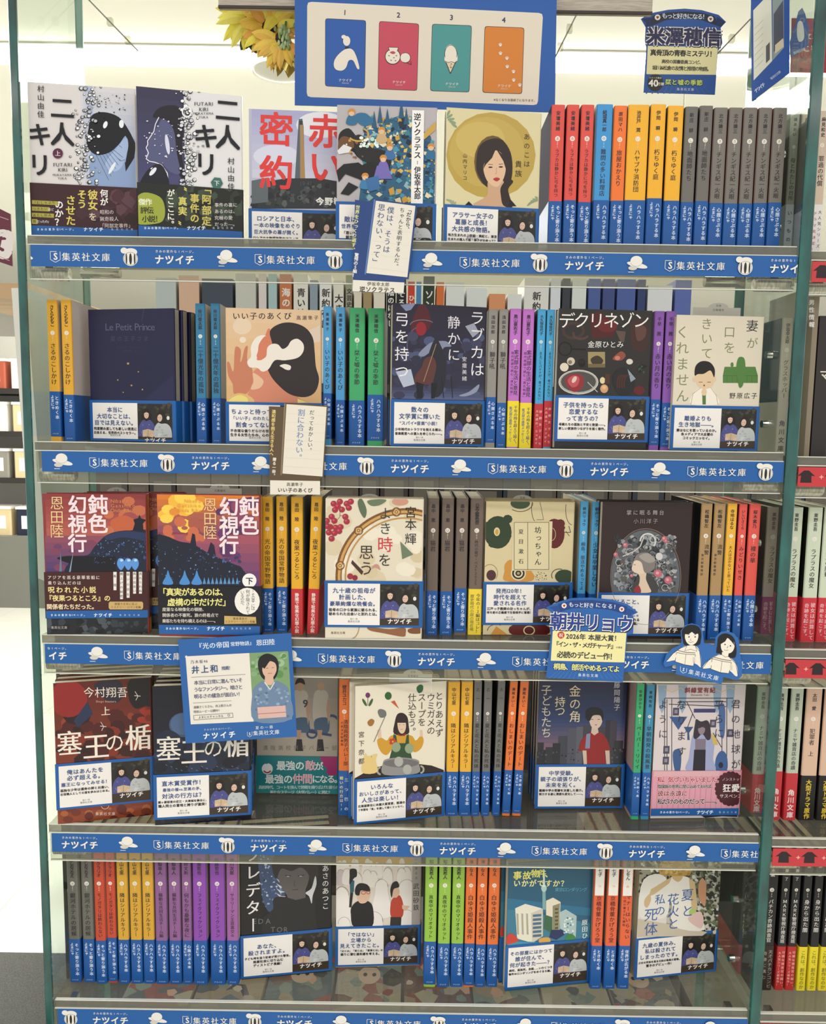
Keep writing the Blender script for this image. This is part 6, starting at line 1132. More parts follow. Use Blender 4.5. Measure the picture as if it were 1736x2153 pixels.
# ------------------------------------------------------------------ cards, poster, flowers
def card(name, Y, crop, outline, base, draw, label, cat, ang=0.0, t=.0006, rough=.4, stem=None, slant=None):
    ox, oy, s = crop
    P0, N = (Vector((0, Y, 0)), Vector((0, 1, 0)))
    def w2(px, py): return hit(px/s+ox, py/s+oy, P0, N)
    pts = [w2(*q) for q in outline]
    cx = sum(p.x for p in pts)/len(pts); zb = min(p.z for p in pts)
    e = MB(); n = len(pts)
    vs = [(p.x-cx, 0, p.z-zb) for p in pts]+[(p.x-cx, t, p.z-zb) for p in pts]
    tr = tessellate_polygon([[Vector((v[0], v[2], 0)) for v in vs[:n]]])
    e.add(vs, [tuple(q) for q in tr]+[tuple(n+a_ for a_ in q) for q in tr]+[(i, (i+1) % n, n+(i+1) % n, n+i) for i in range(n)], mat(base, rough))
    def loc(x, y): p = w2(x, y); return (p.x-cx, p.z-zb)
    a = Art(e, lambda u, v, d: (u, -d, v), loc, None, False, ang, rough=rough)
    draw(a)
    if stem: e.cyl((0, t+.001, stem-zb), (0, t+.001, .02), .0012, .0012, M_ACRYL, 8)
    return e.obj(name, label=label, cat=cat) if False else _place(e, name, (cx, Y, zb), label, cat)
def _place(e, name, loc, label, cat):
    o = e.obj(name, label=label, cat=cat); o.location = loc; return o
PX = (0, 0, 1.0)
def d1(a):
    a.V('世界をひっくり返す、', 752.5, 431, 530, 9.6, '#dcd88c', .02); a.V('驚愕の5編！', 750, 532, 583, 9, '#e8e8e0', .02)
    a.P('#5c7cb0', (786, 419), (789, 419.4), (769, 577), (766, 576.6)); a.P('#e4ddd0', (790, 422), (873, 433), (856, 583), (770, 574))
    a.P('#e4ddd0', (742, 588.5), (850, 594), (848, 616.5), (741, 612.5))
    for i in range(5): a.L('#d4ccc0', .5, (787-3*i, 450+28*i), (868-3*i, 461+28*i)); 
    a.V('「だから、', 861, 436, 487, 10.5, '#2c3040', .02); a.V('ちゃんと表明するんだ。', 846, 436, 566, 11, '#2c3040', .012); a.V('僕は、そうは', 822, 434, 533, 15.5, '#4a5c84', .012); a.V('思わない、って」', 803, 428, 560, 15.5, '#4a5c84', .012)
    a.a = math.radians(2.2); a.HC('伊坂幸太郎', 795, 597.5, 9, '#3a342c', .01); a.HC('逆ソクラテス', 793, 609, 12, '#3a342c', .02)
card('quote_card', -.0035, PX, [(746, 420), (784, 424), (786, 417), (877, 431), (859, 587), (851, 587), (848, 617), (741, 613)], '#26427c', d1, 'navy quote card with tilted paper slip hanging over the top shelf strip', 'card', 6.2)
def d2(a):
    a.V('違和感を抱え生きる人へ', 513, 1060, 1430, 33, '#e0c87c', .02); a.V('贈る一冊。', 518, 1440, 1600, 30, '#ece4d8', .02)
    a.P('#8c7a60', (594, 1012), (604, 1012), (574, 1580), (564, 1580)); a.P('#e4dccd', (612, 1018), (930, 1040), (897, 1592), (580, 1568)); a.P('#e4dccd', (482, 1622), (878, 1628), (878, 1736), (482, 1734))
    for i in range(7): a.L('#d2c8b8', 1.5, (605-4*i, 1090+70*i), (920-4*i, 1110+70*i))
    a.V('だっておかしい。', 815, 1062, 1405, 40, '#3c3c4c', .012); a.V('割に合わない。', 732, 1055, 1470, 60, '#7088b0', .01)
    a.a = math.radians(.8); a.HC('高瀬隼子', 678, 1655, 32, '#3a342c', .012); a.HC('いい子のあくび', 680, 1700, 38, '#3a342c', .02)
card('quote_card', -.0035, C22, [(472, 1035), (594, 1040), (597, 1005), (940, 1030), (905, 1606), (878, 1606), (878, 1736), (482, 1734), (478, 1600)], '#5c4a34', d2, 'brown quote card with tilted paper slip hanging over the second shelf strip', 'card', 3.4)
def d3(a):
    a.H('『光の帝国', 411, 1359, 482, 14, '#e4eaf2', .015); a.H('常野物語』', 484, 1354.5, 534, 10, '#e4eaf2', .01); a.H('恩田陸', 538, 1351.5, 578, 13.5, '#e4eaf2', .012)
    a.P('#e6dfd4', (390, 1380), (524, 1373), (533, 1517), (401, 1523)); a.E('#e6dfd4', 391.5, 1381, 2.6)
    a.P('#7c9c6c', (524, 1373), (604, 1369), (606, 1371), (614, 1511), (612, 1513), (533, 1517)); a.D(['#5c8c50', '#9cb890', '#84a878'], 30, 530, 1378, 600, 1420, 3, 10, 4)
    a.S('#1c1a1c', (542, 1400), (546, 1382), (562, 1374), (580, 1382), (586, 1400), (580, 1424), (566, 1432), (550, 1424)); a.S('#d8b098', (552, 1402), (562, 1390), (578, 1394), (581, 1410), (572, 1426), (562, 1426), (553, 1416)); a.P('#d8b098', (557, 1422), (574, 1422), (577, 1440), (556, 1440)); a.P('#1c1a1c', (550, 1402), (556, 1386), (572, 1384), (564, 1394), (556, 1406))
    a.L('#3a2a26', .9, (559, 1405), (564, 1404.5)); a.L('#3a2a26', .9, (571, 1404), (576, 1403.5)); a.L('#a8504c', 1, (563, 1416), (572, 1415.5)); 
    a.S('#6c84a0', (530, 1462), (536, 1444), (554, 1432), (566, 1446), (578, 1432), (598, 1440), (608, 1456), (612, 1512), (535, 1516)); a.D(['#8098b4', '#587090', '#94a8bc'], 50, 536, 1446, 606, 1508, 1.5, 4, 5); a.L('#e0e0e0', 2, (556, 1434), (568, 1450), (577, 1434)); a.P('#d8b0a8', (541, 1487), (600, 1483), (602, 1507), (543, 1511)); a.L('#8c4c50', 1, (542, 1501), (601, 1497)); a.E('#d8b098', 558, 1505, 8, 3.5)
    a.H('乃木坂46', 400, 1392, 437, 8, '#5c6478', .01); a.H('井上和', 401, 1408.5, 460, 17, '#34507c', .02); a.H('推薦！', 466, 1405, 489, 9, '#34507c', .01); a.L('#6c6c70', .6, (402, 1424), (516, 1417.5))
    for i, t in enumerate(('本当に日常に潜んでいそ', 'うなファンタジー。暗さと', '明るさの緩急が面白い！')): a.H(t, 408, 1435.5+14.5*i, 510, 10, '#2c3c68', .012)
    a.L('#6c6c70', .6, (406, 1478), (487, 1473))
    for i, t in enumerate(('遠藤さくらさん、井上和さんの', '特別ムービー公開中！')): a.H(t, 407, 1487+9.5*i, [487, 465][i], 6, '#44485c', .01)
    a.L('#5c5c60', .7, (407, 1504), (489, 1499), (490, 1508), (408, 1513.5), (407, 1504)); a.H('よまにゃチャンネル', 417, 1508, 470, 5.6, '#44485c', .01); a.O('#44485c', .7, 481, 1503.5, 2.2)
    a.H('きみの意外な1ページ。', 428, 1534, 490, 5, '#c8d4e4'); a.H('ナツイチ', 425, 1547.5, 497, 15, '#e8ecf2', .03); a.H('夏の一冊', 536, 1530, 575, 7.5, '#d8e0ec', .01); a.H('集英社文庫', 532, 1541.5, 588, 10.5, '#e0e6f0', .012); a.L('#d8e0ec', .8, (520, 1538), (520, 1546), (525, 1549), (530, 1545.4), (530, 1537.4)); a.HC('S', 525, 1542.5, 8, '#e0e6f0', .02)
card('recommendation_card', -.0045, PX, [(374, 1345), (612, 1331), (624, 1549), (390, 1563)], '#2860a4', d3, 'blue recommendation card with portrait, tilted over the middle shelf strip', 'card', -3.4)
def diecut(a, title, tx, ty, tw, tsz, bx, body, foot):
    for p_ in body: p_(a)
def d4(a):
    for i in range(24):
        t = math.pi*2*i/24; a.P('#2c66ae', (910, 1300), (910+420*math.cos(t), 1300+420*math.sin(t)), (910+420*math.cos(t+.09), 1300+420*math.sin(t+.09))) if abs(math.sin(t)) > .35 and False else None
    for i in range(16): x = 610+i*39; a.P('#3a70b4', (x, 1610), (x+10, 1610), (760+i*20, 1490))
    a.P('#1f3f80', (690, 1020), (800, 990), (960, 988), (1120, 1004), (1240, 1038), (1226, 1100), (1110, 1066), (960, 1050), (800, 1052), (704, 1082)); a.P('#24498c', (615, 1046), (690, 1030), (700, 1080), (672, 1075), (650, 1090), (655, 1065)); a.P('#24498c', (1240, 1050), (1310, 1085), (1272, 1098), (1268, 1116), (1228, 1104))
    for x, y in ((738, 1032), (1195, 1060)): a.E('#ece6dc', x, y, 20); a.E('#b03434', x-4, y-3, 6); a.E('#b03434', x+5, y-3, 6); a.P('#b03434', (x-10, y), (x+11, y), (x, y+13))
    a.H('もっと好き', 775, 1022, 975, 42, '#e8eef4', .015); a.a = math.radians(6); a.H('になる！', 985, 1024, 1175, 42, '#e8eef4', .015); a.a = math.radians(2.4)
    a.P('#ece3a4', (648, 1228), (1232, 1248), (1215, 1482), (632, 1468)); 
    a.H('朝井リョウ', 632, 1155, 1292, 138, '#101c3c', .09); a.H('朝井リョウ', 630, 1150, 1288, 136, '#f2ece4', .075); a.H('朝井リョウ', 630, 1150, 1288, 136, '#2a3f8a', .03)
    a.E('#c23c2c', 713, 1265, 28); a.HC('祝', 713, 1266, 36, '#ece6dc', .012); a.H('2026年 本屋大賞！', 752, 1274, 1185, 52, '#2c2a34', .02); a.H('『イン・ザ・メガチャーチ』', 655, 1334, 1150, 46, '#2c2a34', .02); a.H('の著者', 1148, 1362, 1200, 17, '#4c4a50', .01); a.H('必読のデビュー作！', 682, 1417, 1152, 57, '#2c2a34', .02)
    a.H('桐島、部活やめるってよ', 656, 1512, 1178, 54, '#1c3c6c', .09); a.H('桐島、部活やめるってよ', 656, 1512, 1178, 54, '#e8e48c', .02); a.H('集英社文庫', 845, 1580, 1010, 27, '#dce6f0', .012)
card('diecut_card', -.0035, C33, [(598, 1045), (690, 1003), (800, 972), (960, 968), (1120, 985), (1240, 1020), (1325, 1085), (1282, 1108), (1292, 1135), (1285, 1255), (1240, 1262), (1205, 1638), (594, 1605), (636, 1250), (625, 1225), (640, 1090), (598, 1050)], '#2860a8', d4, 'blue and yellow die-cut author card covering the middle shelf strip', 'card', 2.4)
def d5(a):
    W_ = '#efe6d6'; B_ = '#17181c'
    a.S(B_, (448, 1470), (440, 1400), (475, 1355), (530, 1340), (590, 1358), (615, 1410), (612, 1480), (590, 1525), (470, 1525)); a.S(W_, (468, 1450), (480, 1410), (530, 1395), (580, 1415), (588, 1450), (570, 1500), (525, 1525), (485, 1500)); a.P(B_, (470, 1425), (485, 1380), (560, 1375), (586, 1420), (560, 1428), (530, 1405), (500, 1428))
    for x in (505, 560): a.E(B_, x, 1450, 7, 6); a.L(B_, 3, (x-12, 1432), (x+8, 1430))
    a.L(B_, 3, (500, 1493), (520, 1500), (545, 1492)); a.L(B_, 2.5, (522, 1465), (516, 1480), (526, 1482))
    a.S(W_, (305, 1665), (360, 1600), (430, 1550), (480, 1530), (560, 1530), (600, 1580), (612, 1720), (560, 1690), (400, 1660), (320, 1670)); a.L(B_, 4, (305, 1665), (360, 1600), (430, 1550), (485, 1530)); a.L(B_, 4, (560, 1530), (600, 1580), (614, 1725)); a.P(W_, (485, 1530), (560, 1530), (580, 1580), (520, 1560), (465, 1580)); a.L(B_, 3, (485, 1532), (465, 1575), (520, 1560), (575, 1580), (562, 1532))
    a.P(W_, (392, 1590), (478, 1606), (562, 1610), (545, 1712), (466, 1700), (380, 1672)); a.L(B_, 4, (392, 1590), (478, 1606), (562, 1610), (545, 1712), (466, 1700), (380, 1672), (392, 1590)); a.L(B_, 3, (478, 1606), (466, 1700)); a.L('#8c8474', 8, (405, 1572), (482, 1590), (560, 1594)); a.E(W_, 395, 1620, 24, 14, -20); a.E(W_, 548, 1652, 16, 26, 20); [a.L(B_, 2.5, (538, 1636+12*i), (560, 1642+12*i)) for i in range(4)]
    a.S(B_, (758, 1520), (765, 1460), (800, 1425), (850, 1420), (900, 1450), (925, 1510), (930, 1600), (900, 1640), (780, 1600), (750, 1590)); a.S(W_, (790, 1520), (800, 1480), (860, 1460), (905, 1490), (912, 1540), (890, 1585), (840, 1600), (800, 1570)); a.P(B_, (780, 1520), (800, 1450), (850, 1455), (830, 1490)); a.P(B_, (850, 1455), (900, 1470), (915, 1530), (885, 1490)); a.E(B_, 828, 1518, 7, 6); a.E(B_, 876, 1530, 7, 6); a.L(B_, 3, (820, 1565), (840, 1572), (858, 1566)); a.L(B_, 3, (855, 1530), (850, 1548), (842, 1546))
    a.S(W_, (625, 1730), (680, 1660), (760, 1610), (800, 1610), (880, 1640), (930, 1700), (942, 1790), (920, 1800), (860, 1750), (720, 1730)); a.P(W_, (800, 1585), (860, 1590), (855, 1635), (800, 1620)); a.L(B_, 4, (625, 1730), (680, 1660), (760, 1612), (800, 1608)); a.L(B_, 4, (860, 1625), (925, 1690), (945, 1800)); a.L(B_, 3, (800, 1610), (830, 1630), (862, 1625))
    a.P(W_, (712, 1645), (800, 1668), (885, 1680), (862, 1778), (788, 1770), (700, 1738)); a.L(B_, 4, (712, 1645), (800, 1668), (885, 1680), (862, 1778), (788, 1770), (700, 1738), (712, 1645)); a.L(B_, 3, (800, 1668), (788, 1770)); a.L('#8c8474', 8, (722, 1630), (804, 1652), (884, 1664)); a.E(W_, 708, 1690, 24, 14, -20); a.E(W_, 882, 1722, 18, 28, 20); [a.L(B_, 2.5, (872, 1704+12*i), (894, 1710+12*i)) for i in range(4)]
    a.H('集英社文庫', 496, 1758, 782, 48, '#dfe6f0', .015); a.L('#dfe6f0', 4, (428, 1715), (426, 1752), (450, 1775), (480, 1765), (484, 1730)); a.a = math.radians(13.5); a.HC('S', 455, 1742, 40, '#dfe6f0', .02)
card('diecut_card', -.0035, C34, [(275, 1690), (300, 1610), (350, 1560), (420, 1525), (440, 1490), (430, 1400), (470, 1345), (530, 1328), (590, 1345), (630, 1400), (640, 1505), (700, 1515), (738, 1530), (745, 1450), (790, 1405), (850, 1397), (910, 1420), (955, 1480), (962, 1600), (985, 1700), (980, 1800), (940, 1838), (870, 1825), (812, 1810), (805, 1862), (790, 1874), (385, 1785), (395, 1700), (290, 1720)], '#2d66ac', d5, 'blue die-cut card of two women reading, on the right of the middle strip', 'card', 13.5)
def d6(a):
    for i in range(12): x = 665+i*35; a.P('#3060a4', (x, 555), (x+9, 556), (790+i*14, 440))
    a.P('#24283c', (690, 120), (720, 88), (800, 74), (900, 68), (1000, 76), (1075, 96), (1095, 135), (1085, 150), (1000, 118), (900, 108), (790, 118), (700, 155)); a.P('#1f2c58', (645, 112), (700, 105), (705, 150), (665, 160), (672, 135)); a.P('#1f2c58', (1090, 100), (1140, 130), (1112, 160), (1085, 150))
    for x, y in ((738, 103), (1052, 113)): a.E('#ece6dc', x, y, 17); a.E('#8c3434', x-3, y-2, 5); a.E('#8c3434', x+4, y-2, 5); a.P('#8c3434', (x-8, y), (x+9, y), (x, y+10))
    a.H('もっと好きになる！', 765, 93, 1035, 36, '#e8eef4', .012); a.P('#e9e0aa', (680, 272), (1095, 280), (1084, 444), (672, 440))
    a.H('米澤穂信', 672, 214, 1118, 112, '#15182c', .09); a.H('米澤穂信', 672, 211, 1116, 110, '#ece4dc', .075); a.H('米澤穂信', 672, 211, 1116, 110, '#2c2850', .035)
    a.H('真骨頂の青春ミステリ！', 695, 311, 1082, 40, '#2c2428', .025); a.H('高校の図書委員コンビ、', 762, 364, 1008, 25, '#3a342c', .02); a.H('堀川&松倉の友情と推理の物語。', 708, 401, 1056, 28, '#3a342c', .02)
    a.E('#2c2824', 725, 490, 47, 50); a.HC('シリーズ累計', 725, 462, 12, '#e8e0d0'); a.H('40', 684, 492, 742, 56, '#ece8d8', .025); a.HC('万部', 757, 498, 19, '#ece8d8', .02)
    a.H('栞と嘘の季節', 782, 486, 1005, 36, '#16305c', .08); a.H('栞と嘘の季節', 782, 486, 1005, 36, '#c8d860', .02); a.H('集英社文庫', 850, 529, 955, 18, '#c8d8e8', .01)
card('diecut_card', .147, C13, [(640, 112), (690, 80), (800, 58), (900, 51), (1000, 60), (1100, 88), (1144, 130), (1112, 165), (1116, 200), (1122, 255), (1110, 285), (1096, 300), (1078, 561), (655, 548), (672, 280), (664, 240), (668, 160)], '#2a539a', d6, 'blue and cream die-cut author card above the grey spines of the top shelf', 'card', 1.5, stem=ZS[0])
# big poster
def d7(a):
    def rr(c, q, r=16):
        cx_ = sum(p[0] for p in q)/4; cy_ = sum(p[1] for p in q)/4; out = []
        for i in range(4):
            p, pa, pb = q[i], q[i-1], q[(i+1) % 4]
            for f in (pa, pb):
                l = math.hypot(f[0]-p[0], f[1]-p[1]); out.append((p[0]+(f[0]-p[0])*r/l, p[1]+(f[1]-p[1])*r/l))
            o = out[-1]; m_ = ((out[-2][0]+o[0])/2*.45+p[0]*.55, (out[-2][1]+o[1])/2*.45+p[1]*.55); out.insert(-1, m_)
        a.P(c, *out)
    rr('#e6dac8', ((248, 10), (1682, 80), (1650, 640), (245, 590)), 26)
    C_ = [((360, 114), (603, 126), (596, 536), (359, 522)), ((688, 131), (925, 147), (913, 550), (679, 540)), ((1010, 148), (1246, 158), (1231, 559), (998, 551)), ((1330, 162), (1565, 172), (1551, 569), (1316, 561))]
    for q, c, n, x in zip(C_, ('#2458a8', '#c8485c', '#4a9694', '#d8812e'), '1234', (477, 803, 1125, 1443)):
        rr('#3a3230', [(p[0]+(3 if p[0] > x else -3), p[1]+(3 if p[1] > 350 else -3)) for p in q]); rr(c, q)
        a.HC(n, x, 76+(x-477)*.047, 44, '#3c3c5c', .02); a.HC('ナツイチ', x+3, 488+(x-477)*.036, 20, '#e8dcd4', .015); a.HC('集英社文庫', x+3, 506+(x-477)*.036, 8, '#e0ccc8')
    W_ = '#ece2d2'; B_ = '#26201e'
    a.S(W_, (410, 400), (415, 365), (440, 330), (480, 300), (520, 300), (545, 340), (565, 412), (552, 418), (528, 370), (500, 370), (485, 410), (460, 430), (425, 425)); a.E(W_, 488, 250, 22, 30); a.E(W_, 470, 225, 14, 12); a.E(B_, 490, 290, 12, 6)
    a.E(W_, 845, 352, 30, 30); a.O(B_, 3, 845, 352, 30, 30, -120, 120); a.L(B_, 3, (850, 380), (880, 395), (878, 372)); a.E(W_, 768, 345, 46, 46); a.O(B_, 4, 768, 345, 46); a.P(W_, (742, 288), (802, 290), (795, 312), (748, 310)); a.L(B_, 3, (742, 288), (802, 290), (795, 312)); a.L(B_, 3, (742, 288), (748, 310)); a.S('#b8484c', (750, 320), (770, 312), (785, 322), (770, 330)); [a.E('#6c6460', x, y, 5, 3) for x, y in ((745, 340), (775, 352), (790, 340), (758, 368), (785, 370))]
    a.P('#e0cdb0', (1090, 375), (1150, 378), (1118, 448)); a.L(B_, 4, (1090, 375), (1118, 448), (1150, 378)); a.S(W_, (1085, 375), (1085, 330), (1092, 290), (1120, 272), (1150, 292), (1160, 335), (1158, 375), (1120, 382)); a.O(B_, 3, 1121, 330, 37, 54, 160, 380); a.L(B_, 3, (1085, 372), (1105, 382), (1125, 376), (1145, 384), (1158, 372)); a.D(['#6c5c44'], 9, 1106, 388, 1132, 415, 2, 4, 2, 4)
    for x, y in ((1422, 275), (1423, 327), (1462, 357), (1464, 408), (1502, 438), (1503, 490), (1540, 520)):
        a.E(W_, x, y+2, 8, 7); [a.E(W_, x+dx, y+dy, 3) for dx, dy in ((-8, -5), (-3, -9), (3, -9), (8, -5))]
    a.a = math.radians(1.2); a.HC('※なくなり次第終了になります。', 1512, 610, 17, '#4a4040', .01)
def dd7(a): d7(a)
card('poster', .098, C12, [(172, -90), (1766, -60), (1754, 684), (172, 640)], '#245aa8', dd7, 'big blue poster with four numbered coloured bookmarks, top centre', 'poster', 2.4, t=.0008)
# metal bar
b0, b1_ = hy(459, 24, .11), hy(1371, 24, .11)
mb = MB(); z0 = hy(900, 16, .11).z
mb.box(b0.x, b1_.x, .1105, .117, z0-.003, z0+.03, noisy('brushed_steel', '#a89c8c', '#c4b8aa', 60, .5, .1, (1, 20, 20))); mb.box(b0.x, b1_.x, .109, .1105, z0-.004, z0-.001, mat('#3c3430', .3, .5))
for x in (b0.x+.02, b1_.x-.02): mb.cyl((x, .1138, z0+.028), (x, .1138, 2.32), .003, .003, M_CHROME, 8)
solid(mb, 'sign_rail', (0, .12, z0-.003), label='long brushed metal rail across the top, behind the blue poster', cat='rail')
# sunflower bouquet
FC = (380, 0, 5.106)
def fp(x, y, Y): return hy(x/5.106+380, y/5.106, Y)
e = empty('sunflower_bouquet', tuple(fp(1180, 880, .14)), 'artificial sunflower bouquet hanging upside under the metal rail beside the poster', 'flowers')
OF = e.location.copy()
def petal(mb, c, ang, L, W, m, lift, q):
    d = Vector((math.cos(ang), lift, math.sin(ang))).normalized(); s_ = Vector((-math.sin(ang), 0, math.cos(ang))); n_ = d.cross(s_)
    N_ = 7; vs = []
    for i in range(N_):
        t = i/(N_-1); wd = W*math.sin(math.pi*min(1, .12+t*.88))**.7*(1-.25*t) if i < N_-1 else .0003
        bend = n_*(.12*L*math.sin(t*3)+q*.05*L*t)
        p = c+d*L*t+bend
        vs += [tuple(p-s_*wd/2), tuple(p+n_*W*.12*(1 if t < .9 else 0)), tuple(p+s_*wd/2)]
    k = len(vs); vs += [(x, y+.0004, z) for x, y, z in vs]
    fs = []
    for i in range(N_-1):
        for j in (0, 1):
            a_ = i*3+j; fs.append((a_, a_+1, a_+4, a_+3)); fs.append((k+a_, k+a_+3, k+a_+4, k+a_+1))
        fs.append((i*3, i*3+3, k+i*3+3, k+i*3)); fs.append((i*3+2, k+i*3+2, k+i*3+5, i*3+5))
    mb.add(vs, fs, m)
rq = random.Random(12)
def head(x, y, Y, L, cols, r, a0, a1, n):
    c = fp(x, y, Y)-OF; h_ = MB()
    for ring in range(2):
        for i in range(n):
            an = math.radians(a0+(a1-a0)*(i+.5*ring)/n)+rq.uniform(-.08, .08)
            petal(h_, c+Vector((math.cos(an)*r*.7, .002*ring, math.sin(an)*r*.7)), an, L*rq.uniform(.85, 1.1), L*.42, mat(rq.choice(cols), .5), rq.uniform(-.3, .15)-.1*ring, rq.uniform(-1, 1))
    h_.obj('petals', e)
    s2 = MB(); s2.ball(tuple(c), r, noisy('seed_disc', '#1c120c', '#4a2c14', 900, .8), 10, 1, .45, 1); s2.obj('seed_disc', e)
Ycol = ['#f4e65c', '#f8ec70', '#eedc50']; Ocol = ['#ecc048', '#e4a448', '#f0cc58', '#e8b850']
head(1130, 30, .150, .040, Ycol, .011, 0, 360, 13)
head(960, 290, .142, .030, Ocol+Ycol[:1], .010, 0, 360, 13)
head(760, 150, .155, .036, Ycol, .009, 100, 290, 8)
head(1080, 420, .136, .030, Ocol, .008, 170, 330, 8)
lf = MB()
for x, y, an in ((700, 210, 200), (745, 410, 230), (880, 260, 120), (1180, 150, 60)):
    petal(lf, fp(x, y, .160)-OF, math.radians(an), .018, .015, mat('#1f3a24', .6), 0, 0); petal(lf, fp(x+20, y+30, .161)-OF, math.radians(an+60), .015, .013, mat('#24442a', .6), 0, 0)
lf.obj('leaves', e)
br = MB()
for i in range(46):
    x, y = rq.gauss(1110, 45), rq.uniform(250, 540); br.ball(tuple(fp(x+(y-400)*.15, y, .128+rq.uniform(0, .006))-OF), .0022, mat(rq.choice(['#a8bc84', '#c4d0a0', '#86a064']), .5), 5, .8, .8, 1.4)
br.tube([tuple(fp(1130, 230, .133)-OF), tuple(fp(1100, 400, .133)-OF), tuple(fp(1140, 540, .133)-OF)], .0012, mat('#5c7c40', .6)); br.obj('berry_spray', e)
rb = MB(); gold = mat('#e4d070', .25, .35)
c = fp(1180, 560, .142)-OF; n = 28; rings = []
for k_, (zz, rr_) in enumerate(((.004, .010), (-.002, .016), (-.009, .019), (-.015, .020))):
    rings.append([(c.x+rr_*math.cos(t*6.283/n)*(1+.08*(t % 2)), c.y+.5*rr_*math.sin(t*6.283/n), c.z+zz-(.005*(t % 3) if k_ == 3 else 0)) for t in range(n)])
rb.add([v for r_ in rings for v in r_], [(k_*n+t, k_*n+(t+1) % n, (k_+1)*n+(t+1) % n, (k_+1)*n+t) for k_ in range(3) for t in range(n)], gold); rb.obj('ribbon', e)
st = MB(); st.tube([tuple(fp(1180, 560, .142)-OF), tuple(fp(1150, 300, .146)-OF), (fp(1150, 0, .146)-OF).xyz.to_tuple()], .002, mat('#4c6c38', .6)); st.obj('stem', e)
# price slips sticking out of the books
def slip(x0, x1, y0, y1, Y, tabx, label, k, rot=0):
    z1 = hy(x0, y0, Y).z; a_, b_ = hy(x0, y1, Y).x, hy(x1, y1, Y).x; z0 = hy(x0, y1, Y).z-.03; t_ = hy(tabx, y0, Y).x; r_ = .011
    pts = [(a_, z0), (b_, z0), (b_, z1)]+[(t_+r_*math.cos(i*math.pi/8), z1+.0052*math.sin(i*math.pi/8)) for i in range(9)]+[(a_, z1)]
    m_ = MB(); n_ = len(pts); tr = tessellate_polygon([[Vector((p[0], p[1], 0)) for p in pts]])
    m_.add([(p[0], Y, p[1]) for p in pts]+[(p[0], Y+.0003, p[1]) for p in pts], [tuple(q) for q in tr]+[tuple(n_+i for i in q) for q in tr]+[(i, (i+1) % n_, n_+(i+1) % n_, n_+i) for i in range(n_)], mat('#e2dfd6', .6))
    a = Art(m_, lambda u, v, d: (u, Y-d, v), lambda x, y: (x, y)); a.m = lambda x, y: (x, -y)
    a.HC('定価', t_, -(z1+.002), .0028, '#5c5854'); a.HC('文庫補充', t_, -(z1-.0025), .003, '#5c5854')
    o = solid(m_, 'order_slip', (a_, Y, z0), label=label, cat='paper slip', group='order slips tucked into the books')
slip(210, 284, 1034, 1040, .045, 245, 'white order slip sticking out above the leftmost crimson sunset cover', 2)
slip(412, 508, 1026, 1044, .030, 462, 'white order slip sticking out above the orange and purple ship cover', 2)
slip(818, 908, 1416, 1432, .030, 868, 'white order slip sticking out above the cooking pot cover', 3)
slip(1456, 1556, 646, 664, .046, 1510, 'white order slip sticking out above the cream silhouette cover', 1)
slip(762, 790, 1048, 1052, .034, 777, 'small order slip tab above the red-berry cover', 2)
slip(1088, 1110, 1050, 1056, .062, 1098, 'small order slip tab above the beige flower-shape cover', 2)
# card hung flat on the right glass panel, and things of the next bay
XG = GR-.0068
def side_card(corn, base, draw, label, X=XG):
    P0, N = Vector((X, 0, 0)), Vector((1, 0, 0))
    w3 = lambda px, py: hit(px, py, P0, N)
    q = [w3(*p) for p in corn]; ym = max(p.y for p in q); zb = min(p.z for p in q)
    m_ = MB(); m_.add([(0, p.y-ym, p.z-zb) for p in q]+[(.0006, p.y-ym, p.z-zb) for p in q], [(0, 1, 2, 3), (7, 6, 5, 4), (0, 4, 5, 1), (1, 5, 6, 2), (2, 6, 7, 3), (3, 7, 4, 0)], mat(base, .75, 0, .1))
    a = Art(m_, lambda u, v, d: (-d, u, v), lambda x, y: ((w3(x, y).y-ym), w3(x, y).z-zb), None, False, -30, rough=.7)
    draw(a); o = m_.obj('side_card', label=label, cat='card'); o.location = (X, ym, zb)
def d8(a):
    a.P('#d8d8c8', (1583, 22), (1621, -18), (1623, 128), (1584, 169)); a.P('#7c8c8c', (1623, -20), (1647, -44), (1648, 100), (1624, 127)); a.P('#28304c', (1626, 30), (1646, 0), (1647, 82), (1626, 110)); a.P('#c8bca0', (1629, 95), (1646, 80), (1647, 98), (1629, 113))
    for i in range(7): a.L('#a8a898', .8, (1586, 60+14*i), (1604, 42+14*i))
    a.P('#34383c', (1610, 97), (1618, 88), (1618, 125), (1610, 133)); a.a = math.radians(-38); a.H('ナツイチ', 1587, 192, 1612, 9, '#c8d8ec', .02); a.H('集英社文庫', 1620, 166, 1646, 6, '#b8c8e0', .01)
side_card([(1578, -35), (1658, -70), (1658, 154), (1580, 213)], '#2450a0', d8, 'blue card with portrait hung flat on the right glass panel, top right')
def d9(a):
    a.P('#a84a40', (1666, 60), (1700, 55), (1700, 150), (1664, 150)); a.H('ことば', 1688, 102, 1730, 15, '#e8dcd4', .02); a.D(['#8c2c30', '#a03c38', '#74302c'], 26, 1668, 104, 1730, 146, 3, 8, 3); a.H('文庫', 1690, 76, 1722, 14, '#ece0d8', .02)
card('red_poster', .12, PX, [(1664, 38), (1790, 40), (1790, 154), (1661, 152)], '#9c2c34', d9, 'red poster standing in the next bay, top right corner', 'poster', 0, stem=ZR[0])
def d10(a):
    a.S('#e4dcd0', (1676, 50), (1682, 44), (1688, 52), (1690, 80), (1680, 88), (1675, 74)); a.a = math.radians(-22); a.H('集英社文庫', 1668, 112, 1694, 6.5, '#c8d4e4', .01)
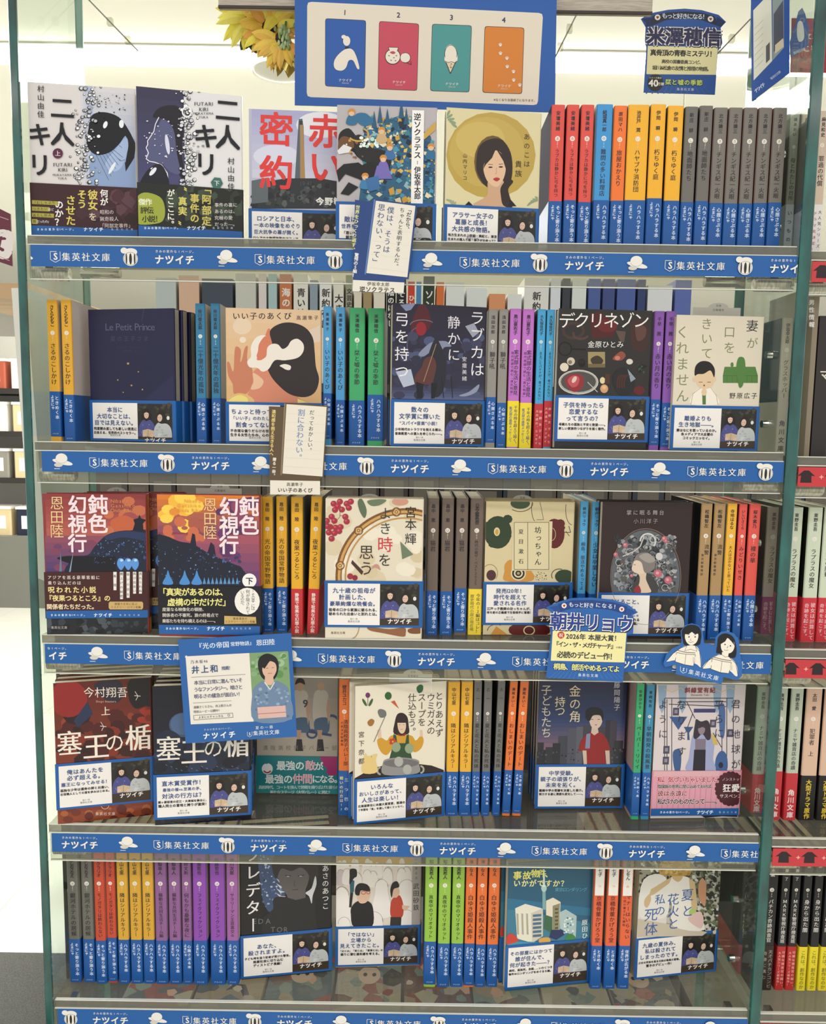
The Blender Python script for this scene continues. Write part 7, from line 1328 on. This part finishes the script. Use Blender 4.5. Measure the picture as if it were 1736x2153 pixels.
card('diecut_card', .10, PX, [(1660, 88), (1672, 50), (1678, 24), (1686, 16), (1692, 28), (1700, 60), (1699, 96), (1662, 122)], '#2a4f94', d10, 'small dark blue die-cut card in front of the red poster, top right', 'card', 0, stem=ZR[0])
# base cabinet and the comics lying on it, seen through the bottom shelf
for xa, xb, lb in ((GL+.0055, GR-.0075, 'grey base cabinet under the bottom shelf of the main bay'), (GR+.0075, .80, 'grey base cabinet under the next bay on the right')):
    mb = MB(); mb.box(xa, xb, .0, .46, 0, .640, mat('#8c887c', .5)); mb.box(xa+.01, xb-.01, -.004, 0, .04, .636, mat('#a8a498', .4))
    solid(mb, 'base_cabinet', ((xa+xb)/2, .2, 0), label=lb, cat='cabinet')
q = random.Random(21)
cc = ['#8c4a3c', '#9c8c74', '#5c6c74', '#a8a094', '#6c4c44', '#7c8c84', '#b0a890', '#4c5458']
for i in range(8):
    c = cc[i]; m_ = MB(); w_, d_ = .092, .150
    m_.prism([(-w_/2, .002), (-w_/2+.002, 0), (w_/2, 0), (w_/2, d_), (-w_/2+.002, d_), (-w_/2, d_-.002)], .0006, .0134, M_PAGES); m_.box(-w_/2, w_/2, 0, d_, .0134, .014, mat(c, .4)); m_.box(-w_/2, w_/2, 0, d_, 0, .0006, mat(c, .4))
    a = Art(m_, lambda u, v, d: (u, v, .01402+d), lambda x, y: (x, y), (-w_/2, w_/2, .001, d_-.001), False)
    a.D(cc+['#c8bcaa', '#d0a890', '#a05c54', '#343434'], 26, -w_/2, .01, w_/2, d_, .006, .022, i, 6); a.E('#d0b4a0', 0, .075, .016, .019); a.S('#4a3c38', (-.02, .08), (0, .102), (.02, .08), (.012, .09), (-.012, .09)); a.E('#26201e', -.006, .076, .003, .004); a.E('#26201e', .007, .076, .003, .004)
    o = m_.obj('comic_book', label='%s comic book lying flat beneath the bottom shelf, %s from the left' % (hue(c), nth(i+1)), cat='book', group='comics lying under the bottom shelf'); o.location = (GL+.06+i*.097, .165, .6402)
# thin wires behind the glass at the top
for YW, pa, pb, lb in ((.165, (183, -4), (290, 107), 'thin wire slanting behind the top left glass'), (.163, (1577, 40), (1490, 132), 'thin wire slanting behind the top right glass'), (.112, (1222, 10), (1166, 122), 'thin wire with clear clips hanging right of the blue poster')):
    m_ = MB(); A_, B_ = hy(*pa, YW), hy(*pb, YW); m_.tube([A_, B_], .0008, mat('#8c8c80', .4)); 
    for f in (.45, .8): p = A_+(B_-A_)*f; m_.box(p.x-.003, p.x+.003, p.y-.003, p.y+.003, p.z-.004, p.z+.004, M_LOWRAIL)
    solid(m_, 'display_wire', tuple(B_), label=lb, cat='wire')
